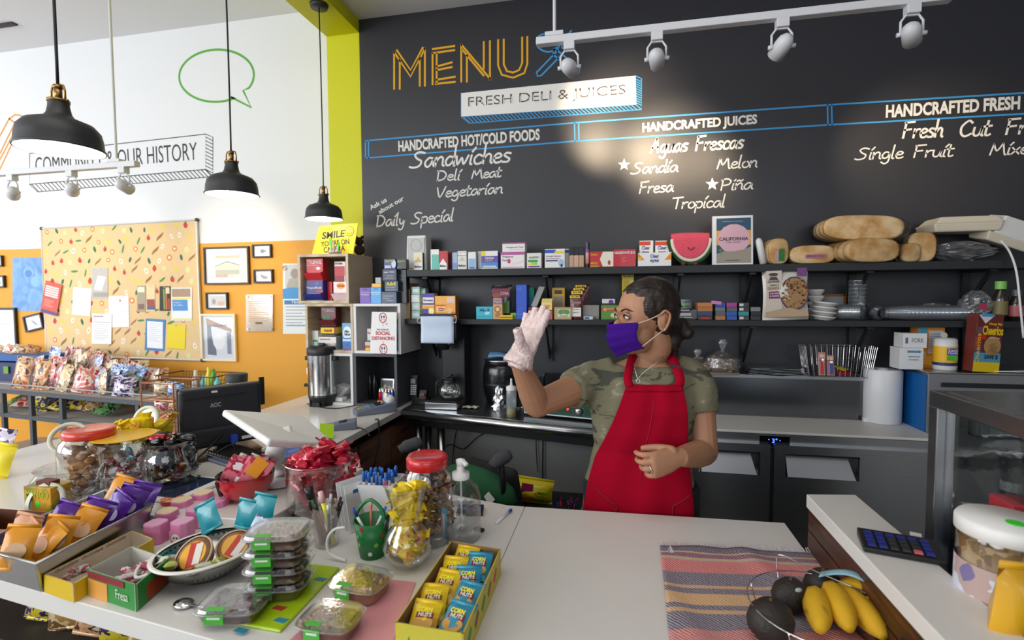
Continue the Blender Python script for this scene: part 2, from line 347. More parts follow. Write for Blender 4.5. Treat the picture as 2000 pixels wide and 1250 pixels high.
# ------------------------------------------------------------------ painted mural on the black wall
CH=mat('e9e6de',.7,name='chalk_white'); BLU=mat('3f9bd6',.6,name='sky_blue_paint'); YEL=mat('e9ab12',.6,name='menu_yellow')
for s,a,b,c in[('SandwIches',(803,328),(998,316),34),('DelI',(853,353),(899,351),21),('Meat',(921,349),(979,345),21),
                   ('VegetarIan',(853,386),(982,377),22),('DaIly SpecIal',(735,443),(886,431),24),('Aguas Frescas',(1270,299),(1452,289),29),
                   ('SandIa',(1234,340),(1324,335),24),('Melon',(1400,330),(1479,326),24),('Fresa',(1248,378),(1315,374),24),
                   ('PINa',(1407,372),(1470,369),24),('TropIcal',(1312,408),(1416,404),24),('Fresh',(1762,270),(1841,267),33),
                   ('Cut',(1873,267),(1934,264),32),('FruIt',(1963,263),(2050,259),32),('SIngle FruIt',(1672,312),(1861,305),25),('MIxed',(1932,303),(2030,299),25)]:
    s2=s.replace('PINa','PiNa')
    hand(s2,a,b,c,CH,YW,wb,3.9 if c>27 else 2.7)
def block(s,a,b,hpx,m,Y,parent,bold=.035,name='painted_lettering',ang=None):
    A,B=atY(*a,Y),atY(*b,Y); h=hpx/S(A); d=B-A; c=(A+B)/2; an=math.atan2(d.z,d.x)
    return text(s,d.length,h,m,parent,(c.x-math.sin(an)*h/2,Y-.0012,c.z+math.cos(an)*h/2),(PI/2,-an,0),bold=bold,name=name)
block('HANDCRAFTED HOT/COLD FOODS',(778,298),(1054,275),21,CH,YW,wb)
block('HANDCRAFTED JUICES',(1254,262),(1478,246),23,CH,YW,wb)
block('HANDCRAFTED FRESH S',(1729,232),(2012,214),25,CH,YW,wb)
block('Ask us',(725,411),(757,394),9.5,CH,YW,wb,.03); block('about our',(742,419),(790,391),9,CH,YW,wb,.03)
lines_on_wall([[(714,275),(1122,240),(1618,205),(2060,178)],[(714,309),(1122,276),(1618,244),(2060,219)],[(714,275),(714,309)],[(720,275),(720,309)],
               [(1122,240),(1123,276)],[(1130,240),(1131,275)],[(1616,205),(1617,244)],[(1624,205),(1625,243)]],2.6,BLU,YW,wb)
# MENU in double strokes
dbl=[[(770,102),(770,174)],[(781,116),(781,174)],[(770,102),(802,150),(830,95)],[(775,98),(802,137),(826,93)],[(820,112),(820,168)],[(830,95),(830,168)],
       [(845,104),(845,165)],[(845,96),(888,90)],[(845,104),(888,98)],[(853,104),(853,163)],[(853,130),(883,122)],[(853,137),(883,131)],[(853,156),(889,150)],[(851,164),(889,160)],
       [(901,87),(901,160)],[(912,108),(912,160)],[(901,87),(958,155)],[(903,97),(945,148)],[(945,82),(945,135)],[(957,80),(957,156)],
       [(973,78),(973,128),(980,146),(1002,152),(1024,143),(1030,125),(1030,72)],[(984,77),(984,126),(990,139),(1002,142),(1014,137),(1020,123),(1020,73)]]
lines_on_wall(dbl,3.8,YEL,YW,wb,'painted_lettering')
# crossed spoon and fork
def ell(cx,cy,rx,ry,a0=0,a1=360,n=22,rot=0):
    r=math.radians(rot); o=[]
    for i in range(n+1):
        a=math.radians(a0+(a1-a0)*i/n); x,y=rx*math.cos(a),ry*math.sin(a); o.append((cx+x*math.cos(r)-y*math.sin(r),cy+x*math.sin(r)+y*math.cos(r)))
    return o
lines_on_wall([ell(1068,84,21,17,0,360,24,20),[(1082,96),(1090,100),(1132,134),(1131,142),(1122,143),(1080,106),(1082,96)],
               [(1132,76),(1098,106),(1057,148),(1050,149),(1048,142),(1088,100),(1094,84),(1116,60)],[(1124,66),(1102,90)],[(1131,70),(1107,94)],[(1097,84),(1098,94),(1108,96)]],3.2,BLU,YW,wb,'painted_cutlery')
# sign block: white face, blue hatched thickness
SH=mat('f2efe8',.5,name='sign_white')
def quad(pts,Y,off,m,parent,name):
    P=[atY(x,y,Y)for x,y in pts]; n=len(P); mb=MB()
    mb.add([(p.x,Y-off,p.z)for p in P]+[(p.x,Y-.0002,p.z)for p in P],[tuple(range(n))]+[(i,(i+1)%n,(i+1)%n+n,i+n)for i in range(n)]); return mb.build(name,m,parent)
quad([(901,182),(901,228),(1243,204),(1241,148)],YW,.0015,SH,wb,'painted_panel')
hs=[[(901,182),(901,228),(917,241),(1253,214),(1253,154),(1241,148)],[(901,228),(1241,204),(1253,214)],[(1241,148),(1241,204)]]
for i in range(44):x=905+i*7.6; hs.append([(x,228-(x-901)*.0706),(x+13,240.5-(x-901)*.078)])
for i in range(11):y=154+i*4.6; hs.append([(1241,y),(1253,y+6)])
lines_on_wall(hs,1.9,BLU,YW,wb)
INK=mat('4a4038',.6,name='sign_ink')
t1=block('FRESH DELI & JUICES',(914,212),(1221,188),23,INK,YW-.0008,wb,-.004)
t2=block('FRESH DELI & JUICES',(916.5,213),(1219,189),19,SH,YW-.0022,wb,-.028)
def star(cx,cy,r):
    P=[atY(cx+r*(1 if k%2==0 else.42)*math.sin(k*PI/5),cy-r*(1 if k%2==0 else.42)*math.cos(k*PI/5),YW)for k in range(10)]
    MB().add([(p.x,YW-.002,p.z)for p in P]+[(p.x,YW-.0002,p.z)for p in P],[tuple(range(10))]+[(i,(i+1)%10,(i+1)%10+10,i+10)for i in range(10)]).build('painted_star',CH,wb)
star(1219,322,12.5); star(1391,360,13.5)
# ------------------------------------------------------------------ painted mural on the left wall
GRN=mat('56a832',.6); BK=mat('2b2b2d',.6); ORG=mat('e79a2c',.6)
bub=ell(423,148,73,51,58,400,40,-6); e0=bub[0]; e1=bub[-1]
lines_on_wall([[(452,190)]+ell(423,148,73,51,62,392,44,-3)+[(475,177),(491,210),(452,190)]],4.2,GRN,YL,wl,'painted_speech_bubble')
hs=[[(58,300),(58,360),(402,331),(402,262),(58,300)],[(402,262),(416,268),(416,345),(74,375),(58,360)],[(402,331),(416,345)]]
for i in range(45):x=62+i*7.7; hs.append([(x,360-(x-58)*.0843),(x+13,374-(x-58)*.0865)])
for i in range(10):y=268+i*7; hs.append([(402,y),(416,y+7)])
lines_on_wall(hs,1.5,BK,YL,wl)
block('COMMUNITY & OUR HISTORY',(70,341),(385,314),31,BK,YL,wl,-.005)
lines_on_wall([[(-30,320),(18,232),(30,224),(42,226),(44,238),(0,330),(-20,360)],[(0,300),(30,238)],[(-10,330),(38,240)],[(18,232),(44,250)]],3,ORG,YL,wl,'painted_pencil')
# ------------------------------------------------------------------ black wall shelves with brackets
SHB=mat('232427',.5,0,.05,90,.1,name='black_shelf_laminate'); SD=.24
def wall_shelf(label,y0,y1,x0,x1,tpx):
    YF=YW-SD; a=atY(x0,y0,YF); b=atY(x1,y1,YF); z=(a.z+b.z)/2; th=tpx/S(a)
    t=thing('wall_shelf',label,'shelf',((a.x+b.x)/2,YW,z))
    MB().box((0,-SD/2-.001,-th/2),(b.x-a.x,SD-.002,th)).build('shelf_board',SHB,t,bevel=.002)
    for px in(855,1075,1320,1450,1660,1880):
        X=atY(px,y0+60,YW).x-(a.x+b.x)/2
        g=MB(); g.box((X,-.012,-.13),(.03,.02,.24)); g.box((X,-.11,-th-.006),(.03,.2,.01))
        g.add([(X-.004,-.02,-.24),(X+.004,-.02,-.24),(X+.004,-.2,-th-.008),(X-.004,-.2,-th-.008),(X-.004,-.02,-.2),(X+.004,-.02,-.2),(X+.004,-.17,-th-.008),(X-.004,-.17,-th-.008)],
              [(0,1,2,3),(7,6,5,4),(0,4,5,1),(3,2,6,7),(0,3,7,4),(1,5,6,2)]); b_=g.build('bracket',BLACK,t)
        MB().cyl((0,0,0),.006,.004,10,xf=Matrix.Translation((X,-.022,-.22))@Matrix.Rotation(PI/2,4,'X')).build('screw',CHROME,b_)
    return z
ZS1=wall_shelf('upper long black wall shelf under the menu, carrying medicine boxes and bread',524,511,772,2060,13)
ZS2=wall_shelf('lower long black wall shelf with teas, snacks, clear cups and foam bowls',623,628,766,2060,10)
# ------------------------------------------------------------------ pendant lamps
PB=mat('2d2e31',.45,0,.05,200,name='dark_enamel'); BRS=mat('9c7a45',.3,1,name='aged_brass'); BULB=mat('fff4e2',.5,emit=14,name='lit_bulb'); INW=mat('f7f4ee',.5,name='white_enamel')
def pendant(px,py,wpx,ctop,label,dep):
    c=atD(px,py,dep); R_=wpx/2/(F_PX/dep)/math.sqrt(1+((px-1000)/F_PX)**2)**1.15; t=thing('pendant_lamp',label,'lamp',c,group='black dome pendants over the counter'); k=R_/.125
    pr=[(.128,.0),(.124,.012),(.122,.04),(.116,.068),(.098,.09),(.066,.103),(.045,.112),(.036,.125),(.031,.15),(.030,.17)]
    MB().lathe([(r*k,z*k)for r,z in pr],40).build('shade',PB,t,True)
    MB().lathe([((r-.003)*k,(z-.001)*k)for r,z in pr[:7]]+[(.002,.108*k)],40).build('shade_lining',INW,t,True)
    MB().lathe([(.128*k,-.001),(.131*k,.002),(.128*k,.005)],40).build('rim',PB,t,True)
    MB().ball((0,0,.045*k),.036*k,16).build('bulb',BULB,t,True)
    g=MB(); g.cyl((0,0,.17*k),.012*k,.05*k); g.cyl((0,0,.165*k),.033*k,.008*k,20); g.cyl((0,0,.212*k),.014*k,.012*k)
    for s_ in(-1,1):g.tube([(s_*.03*k,0,.16*k),(s_*.03*k,0,.205*k),(s_*.024*k,0,.222*k),(0,0,.228*k)],.0035*k,8)
    g.tube([(-.034*k,0,.172*k),(-.042*k,0,.168*k)],.004*k,8); g.tube([(.034*k,0,.172*k),(.042*k,0,.168*k)],.004*k,8)
    g.build('brass_fitting',BRS,t,True)
    top=(ZLC if c.x<XA else(ZB if c.x<XB else ZR))-c.z
    MB().tube([(0,0,.22*k),(0.002,0,top*.5),(0,0,top)],.0035,8,smooth=4).build('cord',BLACK,t,True)
    MB().lathe([(.0,top-.02),(.045,top-.02),(.05,top),(0,top)],20).build('ceiling_cap',PB,t,True)
    l=D.lights.new('bulb_light','POINT'); l.energy=2.2*k; l.color=(1,.93,.84); l.shadow_soft_size=.04*k; o=D.objects.new('bulb_light',l); COL.objects.link(o); o.location=c+Vector((0,0,.012));
pendant(119,293,193,0,'black dome pendant lamp nearest the camera, largest of the three',1.26)
pendant(454,381,109,0,'black dome pendant lamp in front of the speech bubble wall, middle of the row',2.2)
pendant(633,428,75,0,'smallest black dome pendant lamp, farthest in the row by the lime column',2.85)
# ------------------------------------------------------------------ track lights
TW=mat('d9d9dc',.4,name='white_track_metal')
YT=2.15
def track(label,a,b,rod,heads,Y,group,on,ztop):
    A,B=atY(*a,Y),atY(*b,Y); z=(A.z+B.z)/2; t=thing('track_light',label,'light',(A.x,Y,z),group=group)
    L_=B.x-A.x; MB().box((L_/2,0,0),(L_,.036,.03)).build('track_rail',TW,t,bevel=.003);
    rx=atY(rod,a[1],Y).x-A.x; g=MB(); g.cyl((rx,0,.02),.007,ztop-z-.02,10); g.box((rx,0,.022),(.075,.04,.016)); g.build('hanging_rod',TW,t)
    for hx,tgt,ang,pw in heads:
        X=atY(hx,a[1],Y).x-A.x; base=Vector((X,0,-.015)); h=MB(); h.box((X,0,-.03),(.045,.036,.034)); ad=h.build('track_adapter',TW,t,bevel=.003)
        wp=Vector((X+A.x,Y,z-.115)); d=(Vector(tgt)-wp).normalized(); q=d.to_track_quat('Z','Y').to_matrix().to_4x4(); M=Matrix.Translation((X,0,-.115))@q
        y_=MB(); y_.tube([(X-.036,0,-.115),(X-.036,0,-.07),(X-.02,0,-.047),(X+.02,0,-.047),(X+.036,0,-.07),(X+.036,0,-.115)],.0045,8)
        y_.cyl((0,0,0),.008,.018,10,xf=Matrix.Translation((X+.03,0,-.115))@Matrix.Rotation(PI/2,4,'Y')); y_.cyl((0,0,0),.008,.018,10,xf=Matrix.Translation((X-.048,0,-.115))@Matrix.Rotation(PI/2,4,'Y')); y_.build('yoke',TW,t,True)
        c=MB(); c.lathe([(.0,-.05),(.016,-.046),(.028,-.03),(.031,-.01),(.031,.042),(.027,.044),(.024,.02),(0,.016)],20,xf=M); c.build('lamp_head',TW,t,True)
        MB().lathe([(.0,.024),(.022,.024)],16,xf=M).build('lamp_lens',BULB if on else INW,t)
        if on and pw:spot('track_spot',wp+d*.06,tgt,pw,ang)
    return t
def wp(x,y):p=atY(x,y,YW); return p
track('long white track light in front of the black menu wall',(1048,74),(1858,5),1083,
      [(1112,wp(1205,225),58,72),(1283,wp(1312,290),52,62),(1527,wp(1330,380),60,18),(1780,wp(1800,300),62,26)],YT,None,True,ZR)
track('white track light before the white wall, behind the big pendant',(-90,349),(268,316),229,
      [(24,atY(60,560,YL),60,30),(140,atY(180,520,YL),60,30),(242,atY(470,500,YL),60,34)],2.3,None,True,ZLC)
tag(MB().box((0,0,0),(.5,.04,.012)).build('ceiling_slot',BK),'short dark slot in the white ceiling, upper left corner','vent'); o=D.objects['ceiling_slot']; q=atZ(-20,52,ZLC); o.location=(q.x,q.y,ZLC-.006)
# ================================================================== packaged goods
def fpanel(mbd,w,h,d,e,off):
    if e[0]=='e':
        _,u,v,ru,rv,c=e; cx=(u-.5)*w; cz=v*h; n=14
        P=[(cx+ru*w*math.cos(2*PI*i/n),cz+rv*h*math.sin(2*PI*i/n))for i in range(n)]
    elif e[0]=='p':P=[((u-.5)*w,v*h)for u,v in e[1]]; c=e[2]
    else:u0,v0,u1,v1,c=e; P=[((u0-.5)*w,v0*h),((u1-.5)*w,v0*h),((u1-.5)*w,v1*h),((u0-.5)*w,v1*h)]
    n=len(P); k=mbd.setdefault(c,MB())
    k.add([(x,-d/2-off,z)for x,z in P]+[(x,-d/2,z)for x,z in P],[tuple(range(n))]+[(i,(i+1)%n,(i+1)%n+n,i+n)for i in range(n)])
def carton(nm,cat,label,x0,x1,y1,Y,z,dep,col,dec=(),txt=(),rz=0,group=None,shape='box',y0=None,tilt=0,side=None):
    xc=(x0+x1)/2; b=atY(xc,y1,Y); k=S(b); w=atY(x1,y1,Y).x-atY(x0,y1,Y).x; h=b.z-z
    if rz:w*=.93
    Yc=Y+dep/2
    mb=MB()
    if shape=='box':mb.box((0,0,h/2),(w,dep,h))
    elif shape=='milk':  # carton with hang tab / gabled top
        mb.box((0,0,h*.4),(w,dep,h*.8)); mb.add([(-w/2,-dep/2,h*.8),(w/2,-dep/2,h*.8),(w/2,dep/2,h*.8),(-w/2,dep/2,h*.8),(-w/2,0,h),(w/2,0,h)],[(0,1,5,4),(2,3,4,5),(1,2,5),(3,0,4)])
    elif shape=='open':  # open display carton with raised back flap
        t=.003; mb.box((0,0,t/2),(w,dep,t)); mb.box((0,-dep/2+t/2,h*.3),(w,t,h*.6)); mb.box((0,dep/2-t/2,h*.5),(w,t,h))
        for s_ in(-1,1):mb.add([(s_*w/2,-dep/2,0),(s_*w/2,dep/2,0),(s_*w/2,dep/2,h),(s_*w/2,-dep/2,h*.6),(s_*(w/2-t),-dep/2,0),(s_*(w/2-t),dep/2,0),(s_*(w/2-t),dep/2,h),(s_*(w/2-t),-dep/2,h*.6)],[(0,1,2,3),(7,6,5,4),(3,2,6,7),(2,1,5,6),(0,3,7,4)])
    elif shape=='disp':  # dispenser: tall box with a sloping open chute at the bottom front
        mb.box((0,0,h/2),(w,dep,h)); mb.add([(-w/2,-dep/2,h*.02),(w/2,-dep/2,h*.02),(w/2*1.02,-dep/2-.03,h*.34),(-w/2*1.02,-dep/2-.03,h*.34),(-w/2,-dep/2,h*.42),(w/2,-dep/2,h*.42)],[(0,1,2,3),(0,3,4),(1,5,2)])
    o=mb.build(nm,mat(col,.42,0,.03,40,.03,coat=.2),bevel=0.0008,seg=1); tag(o,label,cat,group)
    o.location=(b.x,Yc,z); o.rotation_euler=(tilt,0,rz)
    L={}
    for i,e in enumerate(dec):fpanel(L,w,h,dep,e,.0004+.00015*i)
    for c,m_ in L.items():m_.build('printed_panel',mat(c,.4),o)
    for t in txt:
        s_,u,v,tw,th,c=t[:6]; text(s_,tw*w,th*h,mat(c,.5),o,((u-.5)*w,-dep/2-.0014,v*h),bold=t[6]if len(t)>6 else.01)
    if side:
        MB().box((w/2+.0003,0,h/2),(.0006,dep*.96,h*.96)).build('side_panel',mat(side,.45),o)
    return o
YF1=YW-SD+.035; z1=ZS1+.0002
W_,RED,DR,NAVY,BL,LB,YE,OR,GR,PU,PK,TE,GY,BKK,TAN='eceae6','c3202c','7d1620','1c2444','2450a8','6fb6dc','f0d41c','ee8a1c','3c9a3a','6a3fa6','e08aa8','2fa6b4','8a8c90','1b1b1d','c3ab84'
C=carton; MB_='medicine box'
# -- upper shelf
sp=thing('wall_speaker','white loudspeaker with grille standing at the left end of the upper shelf','speaker',(atY(818,500,YF1+.09).x,YF1+.1,z1))
h_=atY(818,461,YF1+.09).z-z1; w_=42/S(sp.location); MB().box((0,0,h_/2),(w_,.1,h_),taper=.92).build('cabinet',WHITE,sp,bevel=.008,seg=3)
MB().box((0,-.048,h_*.5),(w_*.84,.008,h_*.86)).build('grille',mat('d5d5d3',.8,0,.6,900,.1),sp,bevel=.003)
MB().lathe([(.03,0),(.033,.002),(.036,0)],24,xf=Matrix.Translation((0,-.052,h_*.72))@Matrix.Rotation(PI/2,4,'X')).build('tweeter_ring',mat('c0c0c0',.6),sp)
g=MB()
for i in range(9):g.ball((random.uniform(-.03,.03),random.uniform(-.015,.015),.006+random.random()*.006),.006,8)
g.tube([(-.03,0,.006),(-.01,.01,.012),(.02,-.01,.008),(.04,0,.01)],.0025,6,smooth=4)
o=g.build('gold_trinket',mat('d8b13c',.25,1),smooth=True); tag(o,'small heap of gold chain on the left end of the upper shelf','chain'); o.location=(atY(794,517,YF1).x,YF1,z1)
cg='cigarette packs on the upper shelf'
C('cigarette_pack','cigarette pack','white and gold cigarette pack in front of the white loudspeaker',807.5,825,493,YF1,z1,.022,W_,[(0,.45,1,1,'e6dcc0'),('p',[(.1,.45),(.9,.45),(.5,.75)],'d6b765')],[('Marlboro',.5,.2,.8,.13,'333333')],group=cg,side='5d5a3a')
C('cigarette_pack','cigarette pack','teal and white cigarette pack beside the loudspeaker',841,857,487,YF1,z1,.022,'4fb5a0',[(0,.75,1,1,W_),(0,0,.12,1,W_)],group=cg)
C('cigarette_pack','cigarette pack','red and white cigarette pack with a chevron',857.6,872.4,490,YF1,z1,.022,W_,[(0,.6,1,1,RED),('p',[(0,.3),(.5,.6),(1,.3),(1,.62),(0,.62)],RED)],[('Marlboro',.5,.2,.8,.12,'333333')],group=cg)
C('cigarette_pack','cigarette pack','dark red cigarette pack set back beside the red and white one',872.6,882,491,YF1+.05,z1,.022,DR,group=cg)
C('cigarette_pack','cigarette pack','pale blue cigarette pack in clear film, half hidden',883,893,493,YF1+.03,z1,.022,'9fb6d6',[(0,.1,1,.4,'7d9bd0')],group=cg)
C('cigarette_pack','cigarette pack','white and silver cigarette pack with a black band of writing',893.5,911,490,YF1,z1,.022,'dcdad6',[(0,.72,1,.78,'b9a98a'),('p',[(.1,.45),(.9,.45),(.5,.7)],'c9c2b2')],[('Marlboro',.5,.2,.8,.13,'333333')],group=cg,side='a9a7a2')
C('cigarette_pack','cigarette pack','white cigarette pack with light blue lower half',914,929,492,YF1,z1,.022,W_,[(.08,.08,.92,.62,'8fb9dd'),(.15,.04,.85,.12,BL)],group=cg,side='b7bcc6')
C('medicine_box',MB_,'cold medicine box with purple, white and blue bands and green leaf',940,972,490,YF1,z1,.06,W_,[(0,.35,1,.72,'5b4ea8'),(0,.08,1,.35,'3f8fd0'),(0,.72,.25,1,YE),(.1,.12,.9,.18,W_)],[('NyQuil',.5,.6,.5,.16,W_,.03),('COLD & FLU',.45,.45,.5,.08,YE)],side='5b4ea8')
C('medicine_box',MB_,'grey box end behind the purple and blue cold medicine',933,940,491,YF1+.03,z1,.05,'c6c8cc')
pt=[(0,.82,1,1,'b8569a'),(.06,.06,.94,.1,'d07ab0'),('e',.35,.45,.07,.15,'cf2f6a'),('p',[(.45,.2),(.95,.35),(.95,.5),(.45,.32)],'f3d6e2')]
lo=C('medicine_box',MB_,'lower of two stacked white and pink test boxes, with pink photo',978,1024,492,YF1,z1,.07,W_,pt,[('Pregnancy',.3,.72,.45,.14,'8a4a84'),('Test',.16,.5,.22,.14,'8a4a84')],side='e6e0e6')
zz=atY(1000,492,YF1).z+.0006
C('medicine_box',MB_,'upper of two stacked white and pink test boxes',981,1025,474,YF1+.004,zz,.068,W_,[(0,.86,1,1,'b8569a'),(.3,.2,.95,.26,'d9a0c4')],[('Pregnancy Test',.55,.5,.75,.2,'6a6a70')],side='e6e0e6')
C('medicine_box',MB_,'white box with green, red and yellow stripes right of the pink boxes',1029,1057,494,YF1,z1,.06,'e6e4dc',[(.08,.4,.75,.55,GR),(.3,.2,.7,.38,'64e03a'),(.05,.22,.6,.3,YE),(.1,.06,.9,.16,PU)],[('ALLERTEC',.5,.7,.7,.12,'2a5a3a')],side='c4c2ba')
tb=[(0,.78,.55,.96,'2b56b0'),(.5,.74,.97,.88,YE),(.05,.34,.65,.42,'2a3f7a'),('e',.82,.26,.15,.2,'9fc4e4'),('e',.84,.12,.06,.09,'22365f')]
C('medicine_box',MB_,'white box with blue swoosh and blue circle, nearest the makeup bottles',1064,1103,486,YF1,z1,.03,W_,tb,[('Overnight Treatment',.42,.62,.74,.08,'2b4fa0'),('Sore Throat Strips',.4,.5,.7,.08,'b0464a')])
C('medicine_box',MB_,'second blue and white box tucked behind the first, before the makeup bottles',1101,1111,486,YF1+.05,z1,.03,W_,[(.2,.8,1,.95,'2b56b0')])
tone=['c99f82','d2a98a','c79a7c']
for i,(x,nm)in enumerate([(1116.5,'left'),(1126,'middle'),(1136,'right')]):
    b=atY(x,482,YF1); k=S(b); h=b.z-z1; r=4.4/k; t=thing('foundation_bottle','liquid makeup bottle with black cap, %s of the three'%nm,'bottle',(b.x,YF1+.014,z1),group='liquid makeup bottles with black caps')
    MB().box((0,0,h*.3),(2*r,2*r,h*.6)).build('bottle',mat(tone[i],.15,coat=.6),t,bevel=.002); MB().box((0,0,h*.8),(2*r,2*r,h*.4)).build('cap',BLACK,t,bevel=.001)
    MB().box((0,0,h*.035),(2.05*r,2.05*r,h*.07)).build('glass_foot',GLASS,t)
b=atY(1147,473,YF1); h=b.z-z1; t=thing('cosmetic_tube','upright makeup tube with dark cap and purple band','tube',(b.x,YF1+.014,z1))
MB().lathe([(.0095,.012),(.0105,h*.5),(.0115,h*.98)],16,sy=.7,caps=True).build('tube',mat('d3a795',.3),t,True); MB().lathe([(.0118,h*.72),(.0118,h)],16,sy=.72,caps=True).build('top_band',mat('3a2a45',.3),t)
MB().lathe([(.0112,h*.6),(.0114,h*.72)],16,sy=.73,caps=True).build('purple_band',mat('7a3fa0',.3),t); MB().cyl((0,0,0),.009,.02).build('cap',BLACK,t)
C('medicine_box',MB_,'long red and cream arrow-printed ointment box',1152.5,1198,491,YF1,z1,.04,RED,[('p',[(.42,.5),(.55,.97),(1,.97),(1,.03),(.55,.03)],'ece4cf'),('e',.82,.28,.06,.16,RED),(0,0,.38,.1,'c8a21c')],[('Arnica',.17,.8,.28,.13,YE),('ARNICA',.18,.25,.3,.15,YE)])
C('medicine_box',MB_,'red vitamin box with white capital letters and a ring emblem',1198.5,1241.5,487,YF1,z1,.05,'c41f33',[('e',.48,.42,.07,.14,'e08a90'),('e',.48,.42,.05,.1,'c41f33')],[('HIGADO+VIT.B12',.5,.8,.92,.15,W_,.03)],side='d4b22a')
d=C('display_carton','medicine display','white display tray of eye drops with orange corners',1246,1311,493,YF1-.01,z1,.06,W_,[('p',[(0,1),(0,.45),(.2,.45)],OR),('p',[(1,1),(1,.45),(.8,.45)],OR),(0,.5,.1,.62,YE)],[('Clear',.5,.72,.26,.26,'2c3f90',.02),('eyes',.5,.42,.26,.26,'2c3f90',.02)])
for x0,x1,nm in((1249,1276,'left'),(1280,1309,'right')):
    C('medicine_box',MB_,'white and orange eye drops pack, %s one in the display tray'%nm,x0,x1,470,YF1+.052,z1,.02,W_,[(0,.82,.8,.97,'d8481c'),(.35,.3,.6,.5,'c06a5a')],[('Clear',.45,.72,.6,.14,'2c3f90',.02),('eyes',.45,.56,.5,.14,'2c3f90',.02)])
# plush watermelon slice
c0=atY(1349,470,YF1+.03); k=S(c0); R_=44/k; zt=atY(1349,466,YF1+.03).z; t=thing('watermelon_plush','plush watermelon slice with pink top and small brown feet','soft toy',(c0.x,YF1+.06,z1))
H=zt-z1; PKF=mat('e0566a',.9,0,.8,90,.18);
def melon(k1,hz,y_,nm,m):
    n=26; out=[]
    for i in range(n+1):a=PI+PI*i/n; out.append((R_*k1*math.cos(a),H+(H-.004)*(k1)*math.sin(a)))
    b_=MB().prism(out,-y_,y_,Matrix.Rotation(PI/2,4,'X')).build(nm,m,t,bevel=.006,seg=3); return b_
melon(1,0,.035,'rind',ramp_mat('melon_rind',[(0,'1f4a1c'),(.5,'3f7a2e'),(.62,'1d4019')],30,'wave',.9,mapping=(1,.1,.6))); melon(.88,0,.038,'white_rind',mat('e2dccb',.9,0,.5,90)); melon(.76,0,.043,'flesh',PKF)
MB().tube([(-R_*.8,0,H),(-R_*.4,0,H+.004),(R_*.3,0,H+.003),(R_*.8,0,H)],.03,12,smooth=4).build('fluffy_top',PKF,t,True)
for s_ in(-1,1):MB().ball((s_*.03-.005,-.045,.012),.013,12,sc=(1,1.3,1)).build('foot',mat('5d3d2a',.9,0,.3,200),t,True)
MB().tube([(-.016,-.046,H*.68),(0,-.048,H*.58),(.016,-.046,H*.68)],.002,6,smooth=4).build('stitched_smile',mat('8f2438',.8),t)
# book
b=C('hardcover_book','book','white hardcover book with pink sun and hills, standing upright',1393,1473,420,YF1-.005,z1,.016,'e6e4e8',[(.1,.03,.95,.95,'254e66'),(.1,.4,.95,.7,'e0a33a'),('e',.53,.53,.4,.3,'dcaebb'),('p',[(.1,.03),(.95,.03),(.95,.36),(.75,.3),(.5,.27),(.3,.28),(.1,.22)],'9a9080'),('p',[(.12,.27),(.2,.33),(.3,.27),(.22,.3)],'6d7a5a'),('p',[(.19,.2),(.21,.2),(.22,.33),(.2,.33)],'6d7a5a')],
  [('CALIFORNIA',.52,.52,.72,.07,'3a3040',.02),('LIVING + EATING',.52,.455,.34,.022,'3a3040'),('RECIPES INSPIRED BY THE GOLDEN STATE',.5,.88,.5,.018,'b8c8cc'),('ELEANOR MAIDMENT',.5,.085,.36,.02,'3a3a30')])
b.rotation_euler=(-.08,0,0); b.location.y+=.006; b.location.z+=.001
o=MB().lathe([(.0,0),(.017,0),(.017,.1),(.016,.118),(.008,.13),(0,.131)],16).build('white_bottle',WHITE,smooth=True); tag(o,'plain white bottle leaning against the book','bottle')
p=atY(1494,505,YF1); o.location=(p.x,YF1+.025,z1+.004); o.rotation_euler=(0,-.2,0)
BREAD=ramp_mat('bread_crust',[(0,'ead6b2'),(.42,'d8b684'),(.6,'c2935a'),(.8,'a06c38')],14,rough=.7,constant=False,bump=.2,detail=4,rand=True)
CRUMB=ramp_mat('bread_crumb',[(0,'e9d6b4'),(1,'d9bd8c')],40,rough=.8,constant=False,bump=.3)
def loaf(label,px,py,wpx,hpx,Y,z,dep,rz=0,slices=5,name='bread_loaf',cat='bread',ry=0,grp=None):
    c=atY(px,py,Y); k=S(c); w=wpx/k; h=hpx/k; t=thing(name,label,cat,(c.x,Y+dep/2,z),rz,grp,rot=(0,ry,rz))
    n=slices
    for i in range(n):
        y0=-dep/2+dep*i/n; y1=y0+dep/n*.93; j=random.uniform(-.02,.02)*h; s_=1-.04*abs(i-n/2)
        ring=lambda y,q:[(w/2*q*s_*(abs(math.cos(a))**.65)*(1 if math.cos(a)>=0 else-1),y,h/2+j*.5+h/2*q*(abs(math.sin(a))**.7)*(1 if math.sin(a)>=0 else-1))for a in[2*PI*m/20 for m in range(20)]]
        m=MB(); m.loft([ring(y0,.9),ring(y0+.003,1),ring(y1-.003,1),ring(y1,.9)]); m.build('bread_roll' if n>3 else 'slice',BREAD,t,True)
    g=lambda q,zz:[(w/2*q*1.05*(abs(math.cos(a))**.7)*(1 if math.cos(a)>=0 else-1),zz,h/2+h/2*1.06*q*(abs(math.sin(a))**.75)*(1 if math.sin(a)>=0 else-1))for a in[2*PI*m/24 for m in range(24)]]
    MB().loft([g(.96,-dep/2-.004),g(1,-dep/2+.01),g(1,dep/2),g(.4,dep/2+.03)],cap=False).build('plastic_bag',clear('bag_film',(.97,.97,.96),.10,.15),t,True)
    return t
t=loaf('small sliced loaf with green label, right of the leaning white bottle',1518,500,44,50,YF1,z1,.1,.15,7)
MB().box((.012,-.056,.045),(.024,.001,.06)).build('green_label',mat('2f7d3a',.4),t); MB().box((-.012,-.056,.04),(.018,.001,.05)).build('pink_label',mat('c9a0a8',.4),t)
